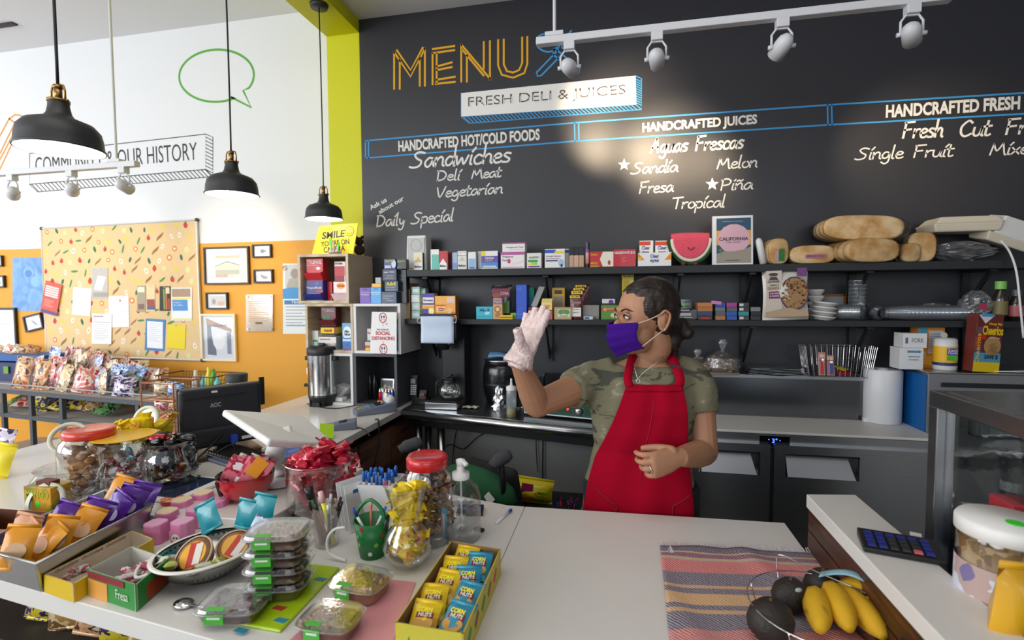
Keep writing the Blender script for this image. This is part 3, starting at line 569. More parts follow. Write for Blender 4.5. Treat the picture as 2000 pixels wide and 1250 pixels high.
t=loaf('flat bag of buns with a pink printed band',1588,500,86,36,YF1,z1,.12,0,3)
MB().box((.01,-.066,.035),(.09,.001,.018)).build('pink_label',mat('b56a84',.4),t); text('BIMBO PAN TOSTADO',.08,.009,mat('7c4060'),t,(.01,-.0672,.035))
t=loaf('lower bag of long bread rolls, overhanging the shelf edge',1698,500,112,46,YF1-.06,z1,.2,.18,5)
t2=loaf('upper bag of long bread rolls, topmost of the bread pile',1690,460,150,48,YF1-.04,z1+.105,.2,-.12,5,ry=.06)
loaf('stacked hamburger buns in clear bag beside the long rolls, front pair',1775,500,40,36,YF1,z1,.1,.2,3)
loaf('bag of tall golden buns between the rolls and the crumpled plastic bag',1806,480,50,58,YF1+.02,z1,.1,-.2,4)
# crumpled clear bags
def crumple(label,x0,x1,y0,y1,Y,dep,m,name='crumpled_bag',cat='plastic bag',sd=1,amp=.35,zb=None):
    a=atY(x0,y1,Y); b=atY(x1,y0,Y); w=b.x-a.x; h=b.z-a.z; rn=random.Random(sd); nu,nv=22,12; off=[[rn.uniform(-1,1)for _ in range(nu+1)]for _ in range(nv+1)]
    mb=MB(); rings=[]
    for j in range(nv+1):
        v=j/nv; q=math.sin(PI*min(.97,max(.03,v)))**.5; rings.append([(w/2*q*math.cos(2*PI*i/nu)*(1+amp*.5*off[j][i]),dep/2*q*math.sin(2*PI*i/nu)*(1+amp*off[j][i]),h*v+amp*.12*h*off[j][i]*math.sin(PI*v))for i in range(nu)])
    mb.loft(rings); o=mb.build(name,m,smooth=False); tag(o,label,cat); o.location=((a.x+b.x)/2,Y+dep/2,a.z if zb is None else zb); return o
crumple('crumpled clear bag on top shelf behind the flat buns',1574,1622,442,475,YF1+.1,.05,FILM,sd=3,zb=z1)
crumple('large crumpled clear bag under the foam takeout box',1832,1962,456,500,YF1,.14,clear('grey_film',(.8,.8,.8),.25,.12,.16,(.6,.6,.62)),sd=5,zb=z1)
FOAM=mat('d8cdb8',.8,0,.08,200,.03); FOAMW=mat('dedcd8',.75)
c0=atY(1884,441,YF1+.03); k=S(c0); t=thing('takeout_box','beige hinged takeout box lying on the crumpled bag','takeout box',(c0.x,YF1+.08,atY(1884,455,YF1+.08).z))
w=118/k; MB().box((0,0,.02),(w*.92,.15,.04),taper=1.08).build('tray',FOAM,t,bevel=.008,seg=3); MB().box((.01,0,.055),(w,.16,.032),taper=.8).build('lid',FOAM,t,bevel=.008,seg=3)
c0=atY(1990,428,YF1+.03); t=thing('takeout_box','white foam takeout box standing on its side at the right end of the upper shelf','takeout box',(c0.x,YF1+.08,z1+.14),rot=(.2,.35,.1))
MB().box((0,0,0),(.2,.13,.1),taper=.85).build('tray',FOAMW,t,bevel=.008,seg=3); MB().box((-.02,0,-.055),(.18,.12,.04),taper=1.15).build('lid',FOAM,t,bevel=.006,seg=3)
P=[atY(x,y,YF1-.08)for x,y in((1955,470),(1972,492),(1985,530),(1992,590),(1999,660))]
tag(MB().tube(P,.0045,8,smooth=4).build('charging_cable',WHITE,smooth=True),'white cord hanging down from the right end of the upper shelf','cord')
# -- lower shelf
YF2=YW-SD+.03; z2=ZS2+.0002
kb=C('cardboard_box','box','plain brown cardboard box with raised flap at the left end of the lower shelf',774,800,566,YF2,z2,.1,'b79469',side='94744d')
hh=atY(787,566,YF2).z-z2; w=.075
MB().add([(-.04,-.05,hh),(.045,-.05,hh+.002),(.06,.05,hh+.035),(-.035,.05,hh+.045),(-.04,-.049,hh-.002),(.045,-.049,hh),(.06,.051,hh+.033),(-.035,.051,hh+.043)],[(0,1,2,3),(7,6,5,4),(0,4,5,1),(1,5,6,2)]).build('flap',mat('8c6c48',.8),kb)
MB().box((0,-.0505,hh*.72),(.08,.001,.0015)).build('crease',mat('6e5438',.8),kb)
for i,(x0,x1,y1,dx)in enumerate([(803,820,560,0),(818,827,563,.03)]):
    z=z2; n=4; zt=atY(x0,y1,YF2).z; hh=(zt-z)/n
    for j in range(n):
        w=(x1-x0)/S(atY(x0,y1,YF2)); o=MB().box((0,0,hh/2),(w,.05,hh*.96)).build('tissue_packet',mat(['a9cfc8','bcd6d0','d5e2de','9cc5bd'][(j+i)%4],.4),bevel=.001)
        tag(o,['pale teal packet stacked at the %s, %s from the bottom'%(('front','back')[i],('first','second','third','fourth')[j])][0]+' beside the brown box','packet','pale teal packets beside the brown box'); o.location=(atY((x0+x1)/2,y1,YF2).x,YF2+.025+dx+random.uniform(-.004,.004),z+hh*j)
        MB().box((0,-.0254,hh*.5),(w*.7,.0006,hh*.4)).build('printed_panel',mat('e9f0ee'),o)
C('food_box','box','upright box with purple top and yellow star print',824.5,848,573,YF2-.01,z2,.05,'f0c528',[(0,.55,1,1,'3f3aa0'),(.05,.62,.95,.84,W_),(0,0,.5,.4,'4038a0'),('e',.75,.3,.2,.12,'fff3b0'),(0,.42,1,.5,'f2a01c')],[('Sweety',.5,.73,.8,.12,'2b2a90',.02)])
C('vitamin_box',MB_,'orange vitamin drink box with perforated top, left part of the lower shelf',849.5,889,578,YF2-.01,z2,.06,'ee9b28',[(0,.66,1,1,'f3b24a'),(.08,.3,.5,.52,'f7d59a'),('e',.72,.35,.14,.12,'f8c66a'),('e',.88,.25,.09,.08,'e8681c'),('e',.2,.12,.16,.1,'e87a14'),(.6,.7,.95,.95,'e6c8c0')],[('emergen-C',.3,.6,.5,.08,'b8481c'),('1000mg',.3,.45,.3,.09,'a02a1c'),('VITAMIN C',.3,.36,.3,.05,'a02a1c')],side='c8803a')
C('medicine_box',MB_,'turquoise box with dark letters, alone left of the dark pouch',930,962,599,YF2-.02,z2,.05,'35b6cc',[('p',[(.5,.4),(.75,.35),(.85,.6),(.6,.62)],'a9e4ee'),(.08,.18,.92,.24,'2490a4')],[('XL-3',.5,.72,.62,.22,'1b2a4a',.03)])
# dark pouch
def pouch_mesh(w,h,t,sd=0,nu=8,nv=8,crimp=.012,wr=.12):
    rn=random.Random(sd); n1=[[rn.uniform(-1,1)for _ in range(nu+1)]for _ in range(nv+1)]; mb=MB()
    def f(sg):
        def g(u,v):
            i,j=round(u*nu),round(v*nv); b=(max(0,math.sin(PI*u))**.5)*(max(0,math.sin(PI*v))**.55); b*=1+wr*n1[j][i]
            return((u-.5)*w*(1-.06*math.sin(PI*v)),sg*t/2*b+wr*.02*n1[j][i]*w,v*h)
        return g
    mb.grid(f(-1),nu,nv); mb.grid(f(1),nu,nv)
    for z in(0,h):mb.box((0,0,z+(crimp/2 if z else-crimp/2)),(w*.99,.0012,crimp))
    return mb
def bagthing(name,cat,label,x0,x1,y1,Y,z,t,m,rz=0,rx=0,sd=1,dec=(),txt=(),group=None,ry=0):
    b=atY((x0+x1)/2,y1,Y); w=(x1-x0)/S(b); h=b.z-z-.01; o=pouch_mesh(w,h-.012,t,sd).build(name,m,smooth=True); tag(o,label,cat,group)
    o.location=(b.x,Y+t/2,z+.013); o.rotation_euler=(rx,ry,rz); L={}
    for i,e in enumerate(dec):fpanel(L,w,h,t*.92,e,.0006+.0002*i)
    for c,q in L.items():q.build('printed_panel',mat(c,.4),o)
    for e in txt:text(e[0],e[3]*w,e[4]*h,mat(e[5],.5),o,((e[1]-.5)*w,-t*.46-.002,e[2]*h),bold=.02)
    return o
bagthing('chia_pouch','pouch','dark stand-up pouch with crimson top and green lower corner',957,999,557,YF2+.03,z2,.05,mat('3a3236',.3,coat=.5),sd=4,dec=[(.08,.62,.92,.88,'7a2340'),('e',.3,.66,.2,.08,'8a4a32'),('p',[(.45,.1),(.9,.1),(.9,.5),(.6,.42)],'5f8f3a')],txt=[('CHIA',.68,.72,.4,.1,'d8b0b8')])
C('cookie_box','box','narrow tan cookie box with a swirl biscuit, before the dark pouch',962.5,981,583,YF2-.02,z2,.04,'cda26a',[(0,.72,1,.95,'8a6a9c'),('e',.5,.48,.36,.17,'a8642e'),('e',.5,.48,.22,.1,'e6c088'),('e',.55,.2,.35,.12,'b0703a')],[('María',.5,.84,.8,.1,'f0d488')])
C('mint_tin','tin','flat yellow box lying in front of the dark pouch',976,1001,615.5,YF2-.025,z2,.05,'e2c21c',[(.05,.3,.95,.6,'b02a1c')])
C('mint_tin','tin','small green box lying beside the tall blue box',997,1008,611,YF2,z2,.05,'6cae2e')
bb=C('tall_box','box','tall plain blue box, tallest on the lower shelf near the gloved hand',1008,1028.5,556,YF2-.02,z2,.1,'2a56c8',[],[('WITH VITAMIN C',.35,.9,.5,.02,'9db6ee'),('ALL NATURAL',.3,.86,.4,.02,'9db6ee'),('INGREDIENTS',.35,.3,.45,.02,'9db6ee'),('NET WT',.35,.22,.45,.02,'9db6ee'),('KEEP DRY',.35,.14,.45,.02,'9db6ee')],side='1c4aa0')
C('tall_box','box','blue and teal box standing open behind the tall blue box',1029,1043,562,YF2+.06,z2,.06,'1d7fa8',[(0,.7,1,1,'2aa08a')])
wo=C('opened_carton','box','opened dark red carton with long grey flap pointing up',1032,1054,600,YF2-.02,z2,.06,DR,[(0,0,.82,.72,W_)],[('SOLD AS',.4,.6,.5,.06,BKK),('TWO PACKS',.4,.42,.5,.06,BKK),('12 CT',.4,.25,.4,.06,BKK)])
MB().add([(-.02,-.01,.07),(.012,-.01,.07),(.05,.03,.175),(.018,.03,.178),(-.02,-.008,.07),(.012,-.008,.07),(.05,.032,.175),(.018,.032,.178)],[(0,1,2,3),(7,6,5,4),(0,4,5,1),(1,5,6,2),(3,2,6,7),(0,3,7,4)]).build('flap',mat('a5a4a2',.6),wo)
C('juice_carton','carton','small gabled carton, yellow above and red-pink below',1057.5,1078,583,YF2-.02,z2,.05,'f3dd8a',[(0,0,1,.34,'d8576a'),(0,.34,1,.46,'b01f2c'),('e',.35,.25,.2,.12,'a85a3a'),('e',.7,.22,.2,.1,'e8a0a8'),(.15,.6,.85,.7,'e6a02c')],[('ALOE',.5,.55,.5,.07,'b03a1c')],shape='milk')
C('tea_box','box','mustard yellow box with a grey print, at the back by the bracket',1078,1103,562,YF2+.09,z2,.05,'c59a2c',[(.12,.08,.88,.72,'8a7f68'),(.2,.8,.8,.92,'3a3020')])
C('tea_box','box','low tan tea box with green leaves on its label',1082.5,1116,600,YF2-.02,z2,.06,'b6a27a',[(.2,.2,.9,.82,'dcd8c4'),('e',.36,.6,.14,.2,'4c9a34'),('e',.74,.6,.14,.2,'4c9a34'),(.42,.45,.68,.8,'7c8a6a')],[('TÉ VERDE',.55,.28,.5,.1,'3a5a2a')])
snk=mat('6b2a2c',.3,0,.1,60,.3,coat=.3)
for i,(x0,x1,y1,dy)in enumerate([(1124,1150,556,.08),(1120,1146,562,.055),(1116,1143,568,.03),(1113,1137,577,.0)]):
    bagthing('meat_stick_pack','snack pack','dark red snack packet with yellow price tag, %s of the four'%('backmost','second from the back','third from the back','frontmost')[i],x0,x1,y1,YF2+dy-.01,z2,.02,snk,sd=20+i,dec=[(0,.86,.8,.97,YE),(.05,.6,.9,.7,'8f7a84')]+([(.1,.02,.9,.42,W_)]if i==3 else[]),txt=[('2/1.99',.4,.915,.6,.07,BKK)]+([('PROTEIN',.5,.34,.5,.05,GY),('SNACK',.5,.2,.5,.05,GY)]if i==3 else[]),group='dark red snack packets with price tags')
C('grey_box','box','plain grey box lying right of the dark red snack packets',1138,1170,596,YF2+.02,z2,.07,'8c8884',[(.1,.1,.5,.3,'4f86a0')])
C('small_box','box','tiny white and blue box in front of the plain grey box',1140,1158,618,YF2-.02,z2,.03,'c8ced2',[(.1,.2,.6,.8,'3a5a84')])
C('tea_box','box','green tea box with a red band and drawn cup, left of her face',1174,1212,596,YF2-.01,z2,.06,'5a8f34',[(0,.6,1,.85,'b5502c'),('e',.7,.3,.22,.18,'c8d4a8'),('e',.2,.7,.1,.12,'d8a070')],[('MATCHA',.6,.72,.55,.14,'e0d8b0')])
zz=atY(1190,596,YF2).z+.0006
C('tea_box','box','small white box with purple flower lying on the green tea box',1176,1201,584,YF2+.0,zz,.05,'d8d4dc',[('e',.7,.5,.2,.4,'6a3a8a'),(0,0,1,.3,'2e2e30')])
z=z2
for i in range(4):
    y1=(595,570,545,519.5)[i]; o=C('battery_box','box','yellow box stacked behind her head, %s'%('lowest','second from the bottom','third from the bottom','topmost under the upper shelf')[i],1215,1238,y1,YF2+.1,z,.05,'d9bf1c',[(.05,.3,.95,.6,BKK)if i==3 else(.1,.1,.6,.9,'c2a818')],[('NEURIN',.5,.18,.8,.16,BKK)]if i==3 else[],group='yellow boxes stacked behind her head'); z=atY(1226,y1,YF2+.1).z+.0006
# papers and eyeglass cases right of her head
for i in range(3):q=C('phone_case','case','thin dark case in the pile right of her head, %s'%('lowest','middle','upper')[i],1316,1353-i*3,(618,611,604)[i],YF2,z2 if i==0 else zz+.0004,.1,('2a2a2c','9a9c9e','38383a')[i],[(0,.6,1,.8,'c0c2c4')]); zz=atY(1330,(618,611,604)[i],YF2).z+.0004
o=bagthing('clear_sleeve','packet','clear sleeve with a green tag on top of the dark cases',1325,1352,586,YF2+.02,zz,.02,mat('8d9c9a',.2,coat=.5),sd=9,rz=.3,dec=[('p',[(.1,.1),(.5,.1),(.4,.4)],'5ee04a'),(.4,.55,.9,.62,'333838')])
o=MB().cyl((0,0,0),.026,.05,20,xf=Matrix.Rotation(-PI/2,4,'X')).build('can',mat('55585a',.3,.6),smooth=False); tag(o,'dark round can lying on its side beside the stacked small boxes','can'); p=atY(1357,612,YF2); o.location=(p.x,YF2+.03,z2+.026)
stk=[(1362,1393,['3a2a22','26406a','b5703a','c07a44']),(1397,1418,['a8703c','5a5c60','6a6c70','1e4fa0']),(1419,1441,['2450a8','2450a8','55585c','a03a86']),(1442,1464,['3a3c40','2c8c88','2e3034','38393d']),(1466,1487,['1c1c1e','18181a','7c7e80',None])]
nmS=['first','second','third','fourth','fifth']; nmL=['bottom','second','third','top']
for si,(x0,x1,cols)in enumerate(stk):
    z=z2; y=626
    for li,cc in enumerate(cols):
        if not cc:continue
        y1=617-li*8.6; o=C('small_carton','box','small %s flat box, %s layer of the %s stack'%({'3a2a22':'dark brown','26406a':'navy','b5703a':'orange-brown','c07a44':'tan','a8703c':'kraft brown','5a5c60':'grey','6a6c70':'light grey','1e4fa0':'bright blue','2450a8':'blue','55585c':'mid grey','a03a86':'magenta','3a3c40':'dark grey','2c8c88':'teal','2e3034':'charcoal','38393d':'slate grey','1c1c1e':'black','18181a':'glossy black','7c7e80':'pale grey'}[cc],nmL[li],nmS[si]),x0,x1-.5,y1,YF2+random.uniform(0,.01),z,.09,cc,[(.05,.2,.45,.8,'d8d8d4')]if si==3 and li!=1 else([(.2,.2,.8,.6,RED)]if(si,li)==(0,0)else[]),rz=random.uniform(-.03,.03),group='small flat boxes piled in stacks on the lower shelf'); z=atY((x0+x1)/2,y1,YF2).z+.0005
o=C('small_carton','box','pink packet lying on top of the small box stacks',1390,1409,588,YF2,atY(1400,596,YF2).z+.004,.03,'d27ac0'); o.rotation_euler=(0,.12,0)
# granola bag
gm=mat('d9d2c8',.35,0,.1,30,.05,coat=.3)
o=bagthing('granola_bag','food bag','large white granola bag with round photo of oat clusters',1497,1582,521,YF2-.035,z2,.06,gm,sd=11,ry=-.03,
  dec=[(.06,.1,.4,.92,'cfc4b4'),('e',.66,.47,.31,.33,'4f2440'),('e',.66,.47,.28,.3,'a37c50'),(.72,.8,.93,.96,'6f3a78'),(.12,.38,.36,.52,'7a3060'),('p',[(.05,.02),(.95,.02),(.95,.12),(.5,.2),(.05,.12)],'b99f80'),('e',.22,.8,.08,.05,'b98a70'),('p',[(.12,.74),(.33,.74),(.28,.8),(.16,.8)],'3a3450'),('e',.22,.85,.1,.03,'2c2c34')],
  txt=[('QUAKER',.22,.71,.26,.05,'2c2c34'),('SIMPLY',.24,.64,.2,.035,'8a6a4a'),('GRANOLA',.24,.58,.3,.06,'9a7a50'),('OATS, HONEY',.24,.48,.2,.03,'e8d8e0'),('& RAISINS',.24,.43,.2,.03,'e8d8e0')])
CL=mat('9a7242',.7,0,.3,100,.3); CL2=mat('5a3528',.6,0,.2,100,.2); g=MB(); g2=MB(); bw=85/S(atY(1540,580,YF2)); bh=(atY(1540,521,YF2).z-z2)
for i in range(90):
    a=random.random()*2*PI; r=math.sqrt(random.random()); x=(.66-.5+.27*r*math.cos(a))*bw; z=(.47+.29*r*math.sin(a))*bh
    (g if random.random()<.72 else g2).ball((x,-.0285,z),random.uniform(.004,.007),6,sc=(1.2,.4,1))
for i in range(22):(g if i%3 else g2).ball(((random.random()-.5)*.8*bw,-.0245,(.03+.09*random.random())*bh),.006,6,sc=(1.3,.4,.8))
g.build('oat_clusters',CL,o,kind='stuff'); g2.build('raisins',CL2,o,kind='stuff')
# foam bowls and clear cups
def bowl_stack(label,px,ybot,ytop,rpx,Y,n,tilt=0,name='foam_bowl',m=FOAMW,cat='bowl',grp='white foam bowls on the lower shelf',word='bowl'):
    base=atY(px,ybot,Y); k=S(base); r=rpx/k; H=(ybot-ytop)/k; hh=H/n
    for i in range(n):
        q=1.0
        o=MB().lathe([(r*.7*q,0),(r*.95,hh*.55),(r,hh*.6),(r,hh*.92),(r*.97,hh*.92),(r*.9,hh*.5),(.001,hh*.3)],24,caps=False).build(name,m,smooth=True)
        tag(o,label%('lowest','second','third','fourth','fifth','sixth','seventh','eighth')[i],cat,grp); o.location=(base.x+tilt*i*hh,Y+r,z2+hh*i); o.rotation_euler=(0,tilt,0)
bowl_stack('white foam bowl of the short leaning stack, %s from the bottom',1615,626,590,22,YF2-.01,4,.12)
bowl_stack('white foam bowl of the tall stack behind the granola bag, %s from the bottom',1598,626,566,14,YF2+.07,5)
t=thing('framed_certificate','small orange-framed certificate leaning at the back of the lower shelf','frame',(atY(1627,600,YW-.03).x,YW-.03,z2)); w=40/S(t.location); h=46/S(t.location)
fr=MB(); [fr.box(c,d)for c,d in(((0,0,.006),(w,.01,.012)),((0,0,h),(w,.01,.012)),((-w/2,0,h/2),(.012,.01,h+.012)),((w/2,0,h/2),(.012,.01,h+.012)))]; fr.build('frame',mat('8a5526',.5),t); MB().box((0,.001,h/2),(w,.003,h)).build('paper',mat('8f959a',.6),t)
CUP=clear('clear_cup_plastic',(.93,.95,.97),.3,.08,.08,(.8,.85,.9))
def cups(label,px,ybot,rpx,hpx,Y,n,axis='Z',dx=0,z=None):
    base=atY(px,ybot,Y); k=S(base); r=rpx/k; H=hpx/k; t=thing('clear_cups',label,'cups',(base.x,Y+r,z2 if z is None else z))
    for i in range(n):
        m=MB(); M=Matrix.Translation((dx*i,0,r)if axis=='X' else(0,0,H*i/n*.8))
        if axis=='X':M=Matrix.Translation((H*i/n*.9-H/2,0,r))@Matrix.Rotation(PI/2,4,'Y')
        if axis=='Y':M=Matrix.Translation((0,0,r))@Matrix.Rotation(-PI/2,4,'X')@Matrix.Translation((0,0,-.02+.02*i))
        m.lathe([(r*.72,0),(r*.75,.002),(r*.96,H*.28 if axis!='Y' else.03),(r,H*.28+.002 if axis!='Y' else.032),(r,H*.3+.003 if axis!='Y' else.035)],20,xf=M); m.build('cup',CUP,t,True)
    return t
cups('tall upright stack of clear plastic cups by the bracket',1682,626,17,76,YF2+.06,8)
cups('stack of clear deli cups lying on its side next to the foam bowls',1658,626,16,34,YF2,6,'X')
cups('clear round deli tub facing forward, left one',1696,626,18,20,YF2,2,'Y'); cups('clear round deli tub facing forward, right one',1727,626,14,20,YF2,2,'Y')
cups('long sleeve of clear cups lying along the lower shelf',1805,626,15,130,YF2+.01,16,'X')
crumple('crumpled clear film around the long cup sleeve',1790,1880,592,626,YF2+.04,.08,FILM,sd=8,amp=.5,zb=z2)
o=crumple('clear snack bag with blue and red label above the cereal box',1884,1952,562,622,YF2,.08,FILM,sd=13,amp=.2,zb=z2)
MB().box((0,-.048,.07),(.03,.002,.035)).build('red_label',mat('a03050'),o); MB().box((0,-.049,.09),(.02,.002,.015)).build('blue_label',mat('24306a'),o); MB().box((0,-.051,.09),(.008,.002,.006)).build('green_sticker',mat('44d83c'),o)
for px,y1,lab,cm in((1964,549,'dark sauce bottle with light green cap at the right end of the lower shelf','7fbf5a'),(1995,566,'dark jar with pinkish label at the far right of the lower shelf','4a4a50')):
    b=atY(px,y1,YF2); h=b.z-z2; r=12/S(b); t=thing('sauce_bottle',lab,'bottle',(b.x,YF2+r,z2)); MB().lathe([(0,0),(r,0),(r,h*.6),(r*.55,h*.78),(r*.5,h*.82),(0,h*.82)],20).build('bottle',mat('2a2318',.15,coat=.6),t,True)
    MB().cyl((0,0,h*.8),r*.75,h*.2,18).build('cap',mat(cm,.4),t); MB().lathe([(r*1.01,h*.15),(r*1.01,h*.5)],20).build('label',mat('7a7048' if px<1980 else 'a85a60',.5),t,True)
# ================================================================== cube shelves on the left counter
YC=atZ(687,793,ZL).y; CD=YW-YC-.004
def cube(label,x0,x1,zb,H,m,nm='cube_shelf',back=True,mi=None):
    a=atY(x0,700,YC).x; b=atY(x1,700,YC).x; w=b-a; t=thing(nm,label,'shelf',((a+b)/2,YC+CD/2,zb)); th=.016
    MB().box((0,0,th/2),(w,CD,th)).build('bottom_panel',m,t,bevel=.001); MB().box((0,0,H-th/2),(w,CD,th)).build('top_panel',m,t,bevel=.001)
    for s_ in(-1,1):MB().box((s_*(w/2-th/2),0,H/2),(th,CD,H-2*th-.0005)).build('side_panel',m,t,bevel=.001)
    MB().box((0,CD/2-.004,H/2),(w-2*th,.006,H-2*th)).build('back_panel',mi or m,t); return zb+.0+th
zc=lambda y:atY(735,y,YC).z
DG=mat('4c4e52',.55,name='dark_grey_laminate'); WL=mat('dcdcdc',.45,name='white_laminate')
z0=ZL+.0005; zA=zc(691); zB_=zc(592.5); zT=zc(493)
g1=cube('white cube shelf behind the coffee urn, lowest on the left',600,688.5,z0,zA-z0-.001,WL)
g2=cube('dark grey cube shelf holding the lighters',690,775,z0,zA-z0-.001,DG,mi=mat('2c2d30',.6))
g3=cube('oak veneer cube shelf with yellow and white medicine boxes, middle row',598,691,zA,zB_-zA-.001,OAK)
g4=cube('white cube shelf behind the social distancing sign',692,783.5,zA,zB_-zA-.001,WL)
g5=cube('topmost oak veneer cube shelf with red and blue medicine boxes',586,684,zB_,zT-zB_-.001,OAK)
g5+=.0006; g3+=.0006
A=atY
C('medicine_box',MB_,'bright red dispenser box with white lettering, top oak cube',598,630,505,YC+.03,zc(546),.06,'c8202a',[(.35,.38,.85,.62,'d8484a'),('e',.72,.55,.14,.07,W_)],[('TYLENOL',.5,.83,.9,.16,W_,.02),('EXTRA STRENGTH',.4,.68,.7,.05,W_)],shape='disp',side='b01c26')
C('medicine_box',MB_,'dark blue dispenser box with green chute, top oak cube',597,630,548,YC+.03,g5,.06,'2b2f86',[(0,0,1,.36,'6aa68c'),(.6,.42,1,.52,'c83a5a'),('e',.68,.85,.14,.1,'4f6ab0')],[('VapoRub',.5,.64,.9,.14,W_,.02)],shape='disp',side='2a2c78')
C('medicine_box',MB_,'narrow red box between the blue and pink boxes, top oak cube',639,648,550,YC+.07,g5,.05,'c01c26')
C('medicine_box',MB_,'pink and white dispenser box with orange lettering, top oak cube',651,680,550,YC+.03,g5,.06,'ecdfe0',[(0,0,1,.42,'e59ab4'),(.25,.05,.8,.36,'cc3f80'),('e',.5,.78,.28,.17,'f0a01c')],[('Dulcolax',.5,.78,.5,.12,'c23a1c',.02)],shape='disp')
C('medicine_box',MB_,'white box with red lower half, upper right in the top oak cube',653,674,511,YC+.03,zc(549.5),.06,'e0d4d0',[(0,.3,.95,.78,'b8323c'),(0,0,.9,.3,'8f1c28')],[('EXCEDRIN',.4,.9,.7,.09,'54403c')],side='c8c4c0')
C('medicine_box',MB_,'dark red dispenser box with grey chute, middle oak cube',627,655,600,YC+.05,zc(639),.06,'6e2530',[(.1,.38,.6,.6,'3f7a4a'),(0,.02,1,.26,'a03a2c')],[('TYLENOL',.5,.82,.85,.15,'d8ccd0',.02)],shape='disp',side='5a1c26')
C('medicine_box',MB_,'long yellow box with red letters, middle oak cube',626,657,640,YC+.04,zc(653.5),.07,'efcf1c',[(.85,0,1,1,'8a2038')],[('Advil',.45,.5,.5,.5,'b02a2c',.03)])
C('medicine_box',MB_,'thin tan box under the long yellow box, middle oak cube',624,654,654,YC+.04,zc(657.5),.07,'b0a890')
C('medicine_box',MB_,'white and blue bandage box with crossed tan strips, middle oak cube',622,656,658,YC+.03,g3,.06,'e6e4e0',[('p',[(0,0),(1,0),(1,.5),(.5,.42),(0,.55)],'4f8ec4'),('p',[(.45,.1),(.6,0),(.95,.4),(.8,.52)],'e0b088'),('p',[(.8,.05),(.95,.18),(.6,.5),(.48,.38)],'d8a27a')],[('BANDAGES',.38,.8,.55,.12,'b07a3c',.02)],side='a8a498')
C('medicine_box',MB_,'slim white and green box at the left of the bandage box',609.5,621,646,YC+.04,g3,.04,W_,[(.1,.05,.9,.5,GR),('e',.5,.28,.3,.14,'cfe0ee')])
C('medicine_box',MB_,'pale blue box with a white circle, right side of the middle oak cube',668,687.5,631,YC+.06,g3,.05,'74acd4',[('e',.5,.62,.44,.26,'e8eef2')],[('Alka-',.48,.68,.5,.1,'1e2e5a',.02),('Seltzer',.52,.57,.6,.1,'1e2e5a',.02)])
C('medicine_box',MB_,'small bright blue box with green emblem, front right of the middle oak cube',669,687,661,YC+.02,g3,.035,'2a6fc0',[(0,.75,1,.95,'b8d8e8'),('p',[(.35,.55),(.65,.55),(.5,.3)],'1f7a4a'),(.4,.1,.7,.2,'c83a6a')],shape='milk')
C('medicine_box',MB_,'white box with red letter beside the social distancing sign',717,724,642,YC+.05,zA+.017,.05,W_,[(.1,.3,.9,.45,'1f7a5a')],[('Da',.5,.8,.7,.12,'c83a3a',.03)])
C('medicine_box',MB_,'pale red carton low behind the social distancing sign',713,724,668,YC+.03,zA+.017,.05,'c8604c',[(0,.6,1,1,'cfc8c4')])
C('medicine_box',MB_,'tiny yellow box at the foot of the social distancing sign',714,722,680,YC+.01,zA+.017,.03,'f0c81c')
C('medicine_box',MB_,'teal and blue carton behind the right edge of the sign',774,780,632,YC+.03,zA+.017,.05,'3f8fb4',[(0,.3,1,.6,'2a5a9a')])
# on top of the white cube
tz=zB_+.0003
C('condom_box',MB_,'purple box with hang tab on top of the white cube',702.5,723,562,YC+.02,tz,.03,'6a45ac',[(0,.66,1,.7,'b49ad8'),(.3,.86,.7,.92,'3c2470')],[('TROJAN',.5,.55,.8,.12,'e8e0f4',.02)])
C('condom_box',MB_,'light blue box with hang tab on top of the white cube',723.6,744,561,YC+.02,tz,.03,'4b9ddc',[(0,.66,1,.7,'bfe0f4'),(.3,.86,.7,.92,'245a96')],[('TROJAN',.5,.55,.8,.12,'eef4fa',.02)])
C('medicine_box',MB_,'thin orange-yellow box lying on the two hang-tab boxes',726,744,554,YC+.02,zc(560.5),.03,'e8b23c')
C('medicine_box',MB_,'small crumpled grey box above the light blue box',733,744,542,YC+.02,zc(553.5),.03,'a8a9ac')
C('medicine_box',MB_,'open navy carton at the bottom of the navy stack on the white cube',745,774,570,YC+.01,tz,.06,'3f4c64',[(.1,.6,.8,.66,'a8b0bc'),(.1,.4,.6,.46,'a8b0bc'),(.3,.2,.8,.26,'a8b0bc')])
C('medicine_box',MB_,'navy box with yellow lettering, second in the navy stack',751,777,549,YC+.015,zc(569.5),.06,'22395c',[(.08,.1,.8,.22,'6f8298')],[('Advil',.5,.72,.7,.36,'e8dc3c',.03),('LIQUI-GELS',.45,.4,.7,.14,'d8dce0')])
C('medicine_box',MB_,'open dark navy dispenser with white print, third in the navy stack',747,774,526,YC+.015,zc(548.5),.06,'232c48',[(.1,.7,.4,.78,'c0c4cc'),(.5,.72,.85,.8,'c0c4cc'),(.3,.4,.75,.46,'a0a4b0'),(.2,.2,.8,.25,'a0a4b0')])
C('medicine_box',MB_,'blue and white night medicine box on top of the navy stack, left',750,772,506,YC+.02,zc(525.5),.04,'2b3a78',[('e',.85,.5,.2,.4,'c8d4ea'),(.05,.1,.6,.36,'b8c4d8')],[('Advil PM',.45,.78,.7,.2,'e8dc3c',.02)])
C('medicine_box',MB_,'very dark night medicine box on top of the navy stack, right',773,793,506,YC+.03,zc(525.5),.04,'1a1e2e',[(.1,.1,.5,.3,'5a6074')],[('Advil PM',.5,.75,.7,.18,'d8cc3c',.02)])
C('medicine_box',MB_,'black tall carton behind the brown cardboard box',775,793,527,YC+.05,tz,.05,'191b22',[(.2,.8,.8,.84,'6a6c70'),(.2,.7,.8,.74,'6a6c70')])
